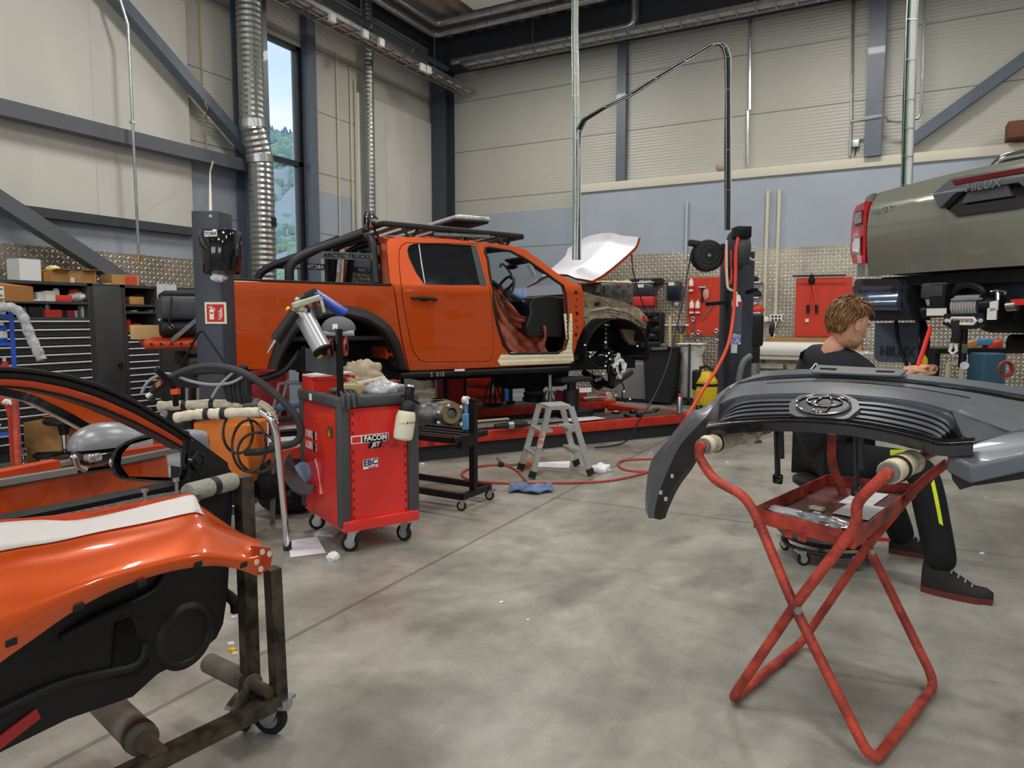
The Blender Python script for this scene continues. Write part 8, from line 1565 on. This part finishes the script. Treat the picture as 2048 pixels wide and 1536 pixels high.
# head: face turned to the right, looking down
fd = (Rt*.93+Fh*.22-UPW*.33).normalized(); hu = (UPW-fd*UPW.dot(fd)).normalized(); hs_ = hu.cross(fd)
def hpnt(f, u, s=0): return hd0+fd*f+hu*u+hs_*s
def headf(u):
    x, y, z = u.x, u.y, u.z; k = 1.0
    if z < 0: k = 1-.22*(-z)**1.4; x = x*(k+.06 if x > 0 else k-.05); y *= (1-.3*(-z)**1.3)
    if x > 0: x *= .93
    if x > .55 and z < .25: x = .55+(x-.55)*.85
    return V(x, y, z*(1.0 if z > 0 else 1.08))
m = M().ell(hd0, (.098, .077, .118), fd, None, hu, n=36, fn=headf)
for p, r in ((hpnt(.088, -.022), (.02, .014, .026)), (hpnt(.100, -.034), (.016, .015, .012)), (hpnt(.082, -.066), (.014, .022, .008)), (hpnt(.080, -.077), (.013, .020, .008)), (hpnt(.072, -.103), (.022, .022, .02)), (hpnt(.083, .012), (.012, .05, .010)), (hpnt(.045, -.07, .0), (.045, .056, .04))): m.ell(p, r, fd, None, hu, n=14)
O('head', m, SKIN, pe, sharp=180)
for s in (-1, 1):
    e = O('ear', M().ell(hpnt(-.008, -.016, s*.073), (.02, .009, .032), fd, None, hu, n=16).tube([hpnt(-.008+.017*math.cos(k*.5), -.014+.029*math.sin(k*.5), s*.08) for k in range(2, 12)], .005, 6), SKIN, pe, sharp=180)
    O('eye', M().ell(hpnt(.078, -.003, s*.031), .0115, n=12), WHITE, pe); O('eyelid', M().ell(hpnt(.079, .001, s*.031), (.0125, .0135, .0105), fd, None, hu, n=12), SKIN, pe); O('eyebrow', M().tube([hpnt(.089, .016, s*.012), hpnt(.09, .02, s*.03), hpnt(.078, .016, s*.048)], .0045, 6), HAIR, pe)
O('beard_stubble', M().ell(hpnt(.035, -.078, 0), (.056, .062, .05), fd, None, hu, n=18, fn=lambda u: V(u.x, u.y, u.z if u.z < .5 else .5)), mat('stubble', 'c09274', .8, col2='a67c5e', vscale=60), pe, sharp=180)
rn = random.Random(11); m = M()
def hairf(u):
    x, y, z = u.x, u.y, u.z; a = .05*math.sin(x*5+y*4)+.03*math.sin(y*8+z*4)
    lim = -.75+.95*max(0, (x+.45)/1.2)+.42*abs(y)*(x > -.4)
    if z < lim: z = lim+(z-lim)*.05; x *= .86; y *= .88
    return V(x, y, z)*(1+a*.6)
m.ell(hd0+hu*.014-fd*.012, (.112, .092, .12), fd, None, hu, n=44, fn=hairf)
for k in range(520):
    a = rn.uniform(-math.pi, math.pi); zq = rn.uniform(-.55, .98); q_ = math.sqrt(1-zq*zq); x, y = q_*math.cos(a), q_*math.sin(a)
    if zq < -.5+1.1*max(0, (x+.45)/1.2)+.42*abs(y)*(x > -.4): continue
    b = hpnt(-.012+x*.112, .014+zq*.12, y*.092); out = (fd*x+hs_*y+hu*zq).normalized(); t_ = (-hu*.9+fd*(.35*(x > 0)-.15)+hs_*rn.uniform(-.15, .15)); t_ = (t_-out*t_.dot(out)).normalized(); L_ = rn.uniform(.035, .06)
    m.tube([b-out*.004, b+t_*L_*.5+out*.007, b+t_*L_+out*.003], [.005, .004, .001], 5)
O('hair', m, HAIR, pe, sharp=180)
# clothes
sh = {'p': (hip+UPW*.0, (.165, .135)), 'm': (hip.lerp(chest, .5)-Rt*.045, (.16, .15)), 'c': (chest, (.165, .16)), 'u': (chest.lerp(neck, .72), (.135, .12)), 'n': (neck+UPW*.022, .076), 'sr': (shR, .078), 'er0': (shR.lerp(elR, .55), .066), 'er': (elR, .058), 'fr': (elR.lerp(wrR, .55), .05), 'wr': (elR.lerp(wrR, .85), .042), 'sl': (shL, .078), 'el': (elL, .058), 'wl': (elL.lerp(wrL, .85), .042)}
skin('shirt', sh, [('p', 'm'), ('m', 'c'), ('c', 'u'), ('u', 'n'), ('u', 'sr'), ('sr', 'er0'), ('er0', 'er'), ('er', 'fr'), ('fr', 'wr'), ('u', 'sl'), ('sl', 'el'), ('el', 'wl')], SHIRT, pe, 'c')
tr_ = {'p': (hip-UPW*.02, (.17, .13)), 'lr': (hipR, .105), 'mr': (hipR.lerp(kneeR, .5), .1), 'kr': (kneeR, .088), 'cr': (kneeR.lerp(ankR, .45), .083), 'cr2': (kneeR.lerp(ankR, .8), .078), 'ar': (ankR-UPW*.025, .078), 'll': (hipL, .105), 'kl': (kneeL, .088), 'cl': (kneeL.lerp(ankL, .5), .08), 'al': (ankL-UPW*.03, .076)}
tro = skin('trousers', tr_, [('p', 'lr'), ('lr', 'mr'), ('mr', 'kr'), ('kr', 'cr'), ('cr', 'cr2'), ('cr2', 'ar'), ('p', 'll'), ('ll', 'kl'), ('kl', 'cl'), ('cl', 'al')], TROU, pe, 'p')
def onleg(a, b, f, r, ang): c = a.lerp(b, f); return c+(-Fh*math.cos(ang)+Rt*math.sin(ang))*r
for i in range(1):
    L1 = [onleg(kneeR, ankR, f, r, -.2) for f, r in ((.14, .087), (.25, .090), (.4, .089), (.52, .086))]; L2 = [onleg(kneeR, ankR, f, r, .0) for f, r in ((.10, .089), (.25, .092), (.4, .090), (.54, .086))]
    O('reflective_stripe', M().loft([L1, L2], .004), HIVIS, pe)
O('reflective_patch', M().box(hipR.lerp(kneeR, .62)+UPW*.07-Fh*.055, (.09, .012, .03), Rt, bev=.004), HIVIS, pe)
SHOE = mat('dark_shoe', '231f1e', .75, bump=.5, bscale=60); SOLE = mat('red_brown_sole', '6e2d24', .6)
def shoe(ank, toe, nm):
    d = (toe-ank); d.z = 0; L_ = d.length; d.normalize(); s = V(-d.y, d.x, 0); base = V(ank.x, ank.y, 0)-d*.085; L_ = L_+.085; rows = []
    for i in range(13):
        f = i/12; w_ = .045+.014*math.sin(min(1, f*1.15)*math.pi*.9)-(.02*(f > .9)); hh_ = .135 if f < .25 else .135-.085*min(1, (f-.25)/.5)**.85; hh_ -= .018*(f > .95); c = base+d*(f*L_)
        rows.append([c+s*(w_*math.cos(a))+UPW*(.022+max(0, math.sin(a))*hh_) for a in [math.pi*k/10 for k in range(11)]])
    m = M().loft(rows); m.f.append(list(range(11))); m.f.append(list(range(12*11, 13*11))); so = O(nm, m, SHOE, pe, sharp=180)
    out = [base+d*(f*L_)+s*sg*(.05+.016*math.sin(min(1, f*1.15)*math.pi*.9)-(.022*(f > .9))) for sg, fs in ((1, range(13)), (-1, range(12, -1, -1))) for f in [k/12 for k in fs]]
    O('sole', M().prism([p+UPW*.002 for p in out], UPW*.026), SOLE, so)
    for k in range(4): c = base+d*L_*(.42+.1*k)+UPW*(.022+.135-.085*((.17+.1*k)/.5)**.85+.003); O('lace', M().tube([c-s*.03-UPW*.008, c+UPW*.002, c+s*.03-UPW*.008], .004, 6), mat('lace_grey', '9a9a9a', .7), so)
shoe(ankR, G(1985, 1208), 'shoe'); shoe(ankL, CZ(2.42, 3.95, 0), 'shoe')
p = P(1852, 724, 3.86); O('glove_cuff', M().ell(P(1846, 725, 3.9), (.025, .02, .045), Rt, n=12), YEL, pe)
TH('red_strap', M().tube(smooth_path([P(1861, 655, 3.95), P(1850, 690, 3.9), P(1839, 722, 3.85), P(1835, 733, 3.82)], 4), .012, 8), RED, 'bright red strap held in the hand of the seated person', 'strap')
# his wheeled stool
sc_ = CZ(1.79, 3.95, 0); t = T('workshop_stool', 'black wheeled stool with a round tray base under the seated person', 'stool', tuple(sc_)); O('stool_seat', M().lathe(sc_+UPW*.44, UPW, [(0, -.03), (.16, -.03), (.19, -.01), (.19, .015), (.15, .035), (0, .035)], 30), BLK, t)
O('gas_post', M().cyl(sc_+UPW*.09, sc_+UPW*.42, .026), CHROME, t); O('tray_base', M().lathe(sc_+UPW*.12, UPW, [(0, 0), (.24, 0), (.27, .035), (.25, .035), (.23, .012), (0, .012)], 36), BLKM, t); O('base_ring', M().tube([sc_+V(.23*math.cos(k*.2618), .23*math.sin(k*.2618), .085) for k in range(24)], .012, 8, closed=True), BLK, t)
for k in range(5): a = k*1.2566+.5; caster(t, sc_+V(.225*math.cos(a), .225*math.sin(a), 0), .036, V(math.cos(a+1), math.sin(a+1), 0), top=.09, fork=mat('zinc', ''))
TH('red_tool', M().tube([P(1752, 1078, 3.7), P(1780, 1080, 3.7)], [.012, .008], 8), RED, 'bright red tool handle on the tray of the black wheeled stool', 'tool')
# ------------------------------------------------------------ folding stand and grey front bumper (right foreground)
nA, nB, fA, fB = G(1745, 1528, .02), G(1460, 1403, .02), G(1872, 1368, .02), G(1605, 1283, .02)
npl = Plane((nB.x, nB.y), (nA.x-nB.x, nA.y-nB.y)); fpl = Plane((fB.x, fB.y), (fA.x-fB.x, fA.y-fB.y)); armd = ((fA-nA)+(fB-nB)); armd.z = 0; armd.normalize()
st = T('folding_stand', 'worn red tubular folding stand with crossed legs, a tray and wrapped arms', 'stand', tuple((nA+nB+fA+fB)/4-UPW*.02)); R_ = .0165
def N(x, y): return npl.hit(x, y)
def Fp(x, y): return fpl.hit(x, y)
aT, aK1, aK2 = N(1400, 893), N(1408, 925), N(1438, 965); a3 = N(1492, 1000); a4 = N(1512, 1035)
far_off = (fA-nA)
topL_far = Fp(1664, 868)
O('frame_tube', M().tube(fillet([aT, N(1397, 912), N(1425, 958), N(1488, 992), N(1512, 1030), N(1588, 1213), nA, fA, Fp(1745, 1110), Fp(1690, 1000), Fp(1662, 925), topL_far], .07), R_, 14), REDOLD, st)
bT = N(1772, 948)
O('frame_tube', M().tube(fillet([bT, N(1712, 1005), N(1714, 1050), N(1588, 1213)+Fh*-.0, nB, fB, Fp(1735, 1092), Fp(1835, 970), Fp(1895, 925)], .06), R_, 14), REDOLD, st)
for x, y in ((1588, 1213),): c = N(x, y); O('pivot_bolt', M().cyl(c-Fh*.035, c-Fh*.02, .014, n=6), STEEL, st)
c = Fp(1737, 1098); O('pivot_bolt', M().cyl(c-Fh*.035, c-Fh*.02, .012, n=6), STEEL, st)
PADM = mat('pad_wrap', 'cfc3a8', .9, var=.15, vscale=18, bump=.9, bscale=30); GF = mat('grey_pad', '74746f', .85)
arms = []
for hd_, ln, r0, lab in ((aT, .55, .03, ''), (bT, .5, .034, '')):
    e = hd_+armd*ln; O('arm_tube', M().tube([hd_-armd*.01, e], R_, 12), REDOLD, st); rn = random.Random(int(ln*100)); pts = [hd_+armd*(.03+.02*k) for k in range(int((ln*.5)/.02))]
    pa_ = O('arm_pad', M().tube(pts, [r0*(1+rn.uniform(-.1, .18)) for _ in pts], 16), PADM, st); O('pad_end', M().cyl(hd_+armd*.015, hd_+armd*.04, r0*.9, n=20), GF, pa_); O('pad_strap', M().cyl(hd_+armd*.10, hd_+armd*.11, r0*1.2, n=20), BLK, pa_)
tt_ = M().lump(aT+armd*.35, (.1, .05, .035), armd, amp=.3, seed=5); O('loose_wrap', tt_, PADM, st)
# tray
tz = N(1512, 1035).z-.0; q = [G(1507, 1022, tz), G(1708, 1075, tz), G(1832, 975, tz), G(1655, 955, tz)]; q[1].z = tz
TR_ = mat('tray_worn_red', '7a3b30', .6, .2, col2='4c2a24', vscale=10, bump=.4)
tr = O('tray', M().prism([p-UPW*.035 for p in q], UPW*.004), TR_, st, label='worn dark red tray'); m = M()
for i in range(4): a, b = q[i], q[(i+1) % 4]; m.bar(a-UPW*.012, b-UPW*.012, .004, .05)
O('tray_rim', m, REDOLD, tr); a, b = q[0], q[1]
for f in (.05, .38, .52): c = a.lerp(b, f)-UPW*.045; O('tray_tab', M().box(c, (.03, .004, .025), b-a), REDOLD, tr)
def tq(u, v, z=0): return (q[0]*(1-u)+q[1]*u)*(1-v)+(q[3]*(1-u)+q[2]*u)*v+UPW*(-.029+z)
for i, (u0, v0, w_, h_, lab) in enumerate(((.42, .6, .33, .33, 'white printed sheet at the back of the red stand tray'), (.52, .38, .36, .26, 'second white printed sheet overlapping on the red stand tray'))):
    TH('instruction_sheet', M().prism([tq(u0, v0, .001+i*.002), tq(u0+w_, v0, .001+i*.002), tq(u0+w_, v0+h_, .001+i*.002), tq(u0, v0+h_, .001+i*.002)], UPW*.001), PAPER, lab, 'paper')
t = T('printed_word', '', 'paper') if False else None
TH('plastic_bag', M().lump(tq(.22, .2, .012), (.11, .035, .012), q[1]-q[0], amp=.3, seed=3), CLEAR, 'clear plastic bag at the left front of the red stand tray', 'bag')
TH('plastic_bag', M().lump(tq(.62, .18, .014), (.12, .05, .016), q[1]-q[0], amp=.3, seed=8), mat('grey_bag', 'a8adb2', .2, 0, .5, alpha=.8, col2='6d7176', vscale=40), 'grey bag of small parts at the right front of the red stand tray', 'bag')
TH('small_packet', M().box(tq(.36, .38, .01), (.05, .03, .012), q[1]-q[0], bev=.003), mat('pale_yellow_bit', ''), 'small pale yellow packet in the middle of the red stand tray', 'packet'); TH('paper_tag', M().box(tq(.44, .27, .016), (.025, .02, .003), q[1]-q[0]), PAPER, 'tiny white tag beside the bags on the red stand tray', 'tag')

# bumper
BO = CZ(.70, 2.60, 0); BE = CZ(1.30, 2.07, 0); bp_ = Plane((BO.x, BO.y), (BE.x-BO.x, BE.y-BO.y))
def bh(x, y, off): return bp_.hit(x, y, off)
GB = mat('satin_grey_primer', '60646b', .36, .15, .15, var=.03); BB = mat('bumper_dark', '1c1e21', .5, bump=.2, bscale=250)
bu = T('front_bumper', 'satin dark grey front bumper and grille lying face up across the red folding stand', 'bumper', tuple(CZ(1.3, 2.6, .9)))
R0 = [(1482, 760), (1542, 742), (1632, 738), (1724, 740), (1816, 747), (1917, 757), (2004, 768), (2110, 790), (2260, 850)]
R1 = [(1470, 768), (1530, 757), (1632, 752), (1724, 755), (1816, 763), (1918, 775), (2008, 790), (2125, 815), (2280, 880)]
R2 = [(1458, 777), (1515, 768), (1632, 762), (1724, 766), (1818, 775), (1920, 792), (2014, 812), (2140, 840), (2300, 910)]
R3 = [(1440, 792), (1500, 780), (1628, 772), (1724, 777), (1822, 787), (1918, 805), (2024, 838), (2150, 870), (2310, 940)]
R4 = [(1424, 815), (1484, 792), (1616, 786), (1724, 791), (1828, 802), (1905, 822), (2020, 862), (2150, 905), (2320, 980)]
def brow(R, off, bend=.0): 
    pts = [bh(x, y, off+bend*(abs(i-3.6)/4.5)**2) for i, (x, y) in enumerate(R)]; return smooth_path(pts, 5)
rows = [brow(R, o, .1) for R, o in ((R0, .52), (R1, .46), (R2, .40), (R3, .30), (R4, .2))]
cols = [smooth_path(list(c), 3) for c in zip(*rows)]; grid = [list(r) for r in zip(*cols)]
def dipped(r, d): return [p-UPW*d for p in r]
O('upper_panel', M().loft(grid[:3], -.012), GB, bu); O('air_slot', M().loft([dipped(grid[2], .012), dipped(grid[4], .012)], -.004), BLKG, bu); O('middle_panel', M().loft(grid[4:], -.012), GB, bu)
s0_, s1_ = 6, 27
O('upper_slot', M().loft([[p+UPW*.0015 for p in grid[6][s0_:s1_]], [p*.75+q_*.25+UPW*.0015 for p, q_ in zip(grid[6][s0_:s1_], grid[7][s0_:s1_])]], .001), BLKG, bu)
# grille opening, slats and lower bar
L0 = [(1424, 848), (1480, 846), (1580, 842), (1690, 848), (1767, 860), (1840, 876), (1885, 888)]; U0 = [(1440, 832), (1486, 796), (1590, 790), (1700, 793), (1800, 802), (1890, 826), (1925, 866)]
up_ = resamp3 = None
def rs3(p, n):
    d = [0]
    for a, b in zip(p, p[1:]): d.append(d[-1]+(b-a).length)
    out = []
    for i in range(n): t_ = d[-1]*i/(n-1); k = max(j for j in range(len(d)) if d[j] <= t_+1e-9); k = min(k, len(p)-2); out.append(p[k].lerp(p[k+1], (t_-d[k])/max(1e-9, d[k+1]-d[k])))
    return out
U = rs3(smooth_path([bh(x, y, .19) for x, y in U0], 5), 30); Lw = rs3(smooth_path([bh(x, y, .02) for x, y in L0], 5), 30)
O('grille_back', M().loft([[p-UPW*.03+armd*.01 for p in U], [p-UPW*.03 for p in Lw]], -.006), mat('grille_black', '0e0f11', .5), bu)
O('grille_frame', M().loft([[p+UPW*.001 for p in U], [p-UPW*.03+armd*.005 for p in U]], .003), GB, bu)
for k in range(5):
    f = .16+.165*k; pts = [a.lerp(b, f)-UPW*.006 for a, b in zip(U, Lw)]
    O('grille_slat', M().loft([[p-armd*.012+UPW*.0 for p in pts[1:13]], [p+armd*.006+UPW*.006 for p in pts[1:13]], [p+armd*.012-UPW*.008 for p in pts[1:13]]], .003), mat('slat_grey', '494d54', .35), bu); O('grille_slat', M().loft([[p-armd*.012 for p in pts[17:29]], [p+armd*.006+UPW*.006 for p in pts[17:29]], [p+armd*.012-UPW*.008 for p in pts[17:29]]], .003), mat('slat_grey', ''), bu)
lb_ = smooth_path([bh(x, y, .0) for x, y in [(1418, 852)]+L0[1:]+[(1950, 886)]], 5)
O('lower_bar', M().loft([[p+UPW*.008+armd*.03 for p in lb_], [p+UPW*.012 for p in lb_], [p-UPW*.004-armd*.02 for p in lb_], [p-UPW*.03-armd*.018 for p in lb_], [p-UPW*.035+armd*.03 for p in lb_]], .004), BLKG, bu); O('chrome_line', M().tube([p+UPW*.003-armd*.012 for p in lb_], .0035, 6), CHROME, bu)
# emblem
c = bh(1646, 822, .06)+UPW*.02; ex_, nz_ = bp_.a, (UPW*.86-armd*.52).normalized(); ey_ = nz_.cross(ex_).normalized(); ey_ = ey_ if ey_.dot(armd) > 0 else -ey_
def el(cx_, cy_, a, b, h=0, n=36): return [c+ex_*(cx_+a*math.cos(2*math.pi*k/n))+ey_*(cy_+b*math.sin(2*math.pi*k/n))+nz_*h for k in range(n)]
m = M().prism([c-nz_*.02+ex_*x+ey_*y for x, y in ((-.115, 0), (-.095, .045), (-.05, .07), (.05, .07), (.095, .045), (.115, 0), (.095, -.055), (.04, -.085), (-.04, -.085), (-.095, -.055))], nz_*.018); em = O('emblem_surround', m, mat('slat_grey', ''), bu)
O('emblem_disc', M().prism(el(0, 0, .088, .056, -.001), nz_*.003), mat('emblem_black', '0b0c0e', .35), em); m = M(); m.tube(el(0, 0, .086, .055, .006), .0035, 8, closed=True).tube(el(0, .016, .056, .026, .006), .003, 8, closed=True).tube(el(0, -.002, .026, .047, .006), .003, 8, closed=True); O('emblem_rings', m, CHROME, em)
# number plate bracket on the back
pb_ = [bh(x, y, o) for x, y, o in ((1632, 738, .50), (1812, 748, .50), (1800, 760, .43), (1622, 752, .43))]; pb_[0] += armd*.02; pb_[1] += armd*.02; br = O('top_bracket', M().prism([p+UPW*.010 for p in pb_], UPW*.006), mat('bracket_grey', '4d5054', .5), bu)
for f in (.16, .8): e_ = pb_[0].lerp(pb_[1], f).lerp(pb_[3].lerp(pb_[2], f), .45)+UPW*.017; O('bracket_slot', M().box(e_, (.06, .02, .002), bp_.a), BLK, br)
# left corner piece hanging down
Lo = [(1482, 760, .52), (1449, 786, .36), (1411, 816, .26), (1378, 832, .24), (1336, 884, .28), (1304, 925, .34), (1294, 985, .40), (1294, 1020, .42), (1300, 1034, .42)]
Li = [(1440, 792, .30), (1428, 815, .2), (1423, 846, .06), (1420, 866, .06), (1389, 893, .12), (1378, 929, .2), (1345, 977, .3), (1326, 1018, .36), (1319, 1038, .38)]
A_ = smooth_path([bh(*p) for p in Lo], 5); B_ = smooth_path([bh(*p) for p in Li], 5)
O('corner_panel', M().loft([A_, [a.lerp(b, .35)-bp_.a*.012-armd*.012 for a, b in zip(A_, B_)], [a.lerp(b, .55) for a, b in zip(A_, B_)]], -.006), GB, bu); O('corner_inner', M().loft([[a.lerp(b, .55) for a, b in zip(A_, B_)], B_, [p+armd*.04 for p in B_]], -.006), BB, bu)
for x, y in ((1322, 985), (1332, 998), (1345, 952), (1365, 925), (1380, 905)): p = bh(x, y, .26); O('clip', M().box(p, (.012, .01, .016), bp_.a), mat('clip_pale', 'b9b7a8', .6), bu)
# right shoulder and corner
q1 = [bh(x, y, o) for x, y, o in ((1893, 908, .0), (1950, 884, .06), (2060, 850, .14), (2330, 850, .2), (2330, 985, .1), (2060, 905, .0), (1942, 932, -.04))]
O('right_corner', M().prism(q1, -UPW*.055), GB, bu, bev=.008); q2 = [bh(x, y, .02) for x, y in ((1897, 925), (1940, 945), (2060, 925), (2300, 1010), (2300, 1120), (2120, 1010), (2048, 958), (1945, 972), (1920, 980), (1905, 960))]
O('right_corner_inner', M().prism(q2, armd*.05), BB, bu)
rr_ = [bh(x, y, o) for x, y, o in ((1903, 820, .21), (1960, 838, .24), (2022, 862, .27), (2085, 882, .3))]; r2_ = [bh(x, y, o) for x, y, o in ((1925, 870, .09), (1947, 884, .06), (1980, 876, .08), (2045, 858, .12))]
O('side_infill', M().loft([rr_, r2_], -.01), mat('slat_grey', ''), bu)
# hanging brackets
for (x0, y0, x1, y1, o) in ((1553, 850, 1556, 970, .1), (1712, 868, 1714, 995, .03)):
    a, b = bh(x0, y0, o), bh(x1, y1, o); h_ = O('hanging_bracket', M().bar(a, b.lerp(a, .15), .035, .008, up=bp_.a).bar(a+bp_.a*.012, a.lerp(b, .55)+bp_.a*.012, .02, .02, up=bp_.a), BB, bu); O('bracket_hook', M().box(b.lerp(a, .1), (.034, .02, .035), bp_.a, bev=.006), BLKG, h_)
    for f in (.15, .3, .45, .6): O('bracket_hole', M().box(a.lerp(b, f)-armd*.008, (.007, .004, .012), bp_.a), STEEL, h_)
TH('white_string', M().tube(smooth_path([P(1605, 752, 3.2), P(1622, 738, 3.2), P(1632, 727, 3.2), P(1636, 736, 3.2), P(1640, 733, 3.2), P(1646, 742, 3.2)], 5), .003, 6), WHITE, 'thin white cord sticking up behind the top edge of the grey bumper', 'cord')
for o in bpy.data.objects:
    if '_o' in o: del o['_o']
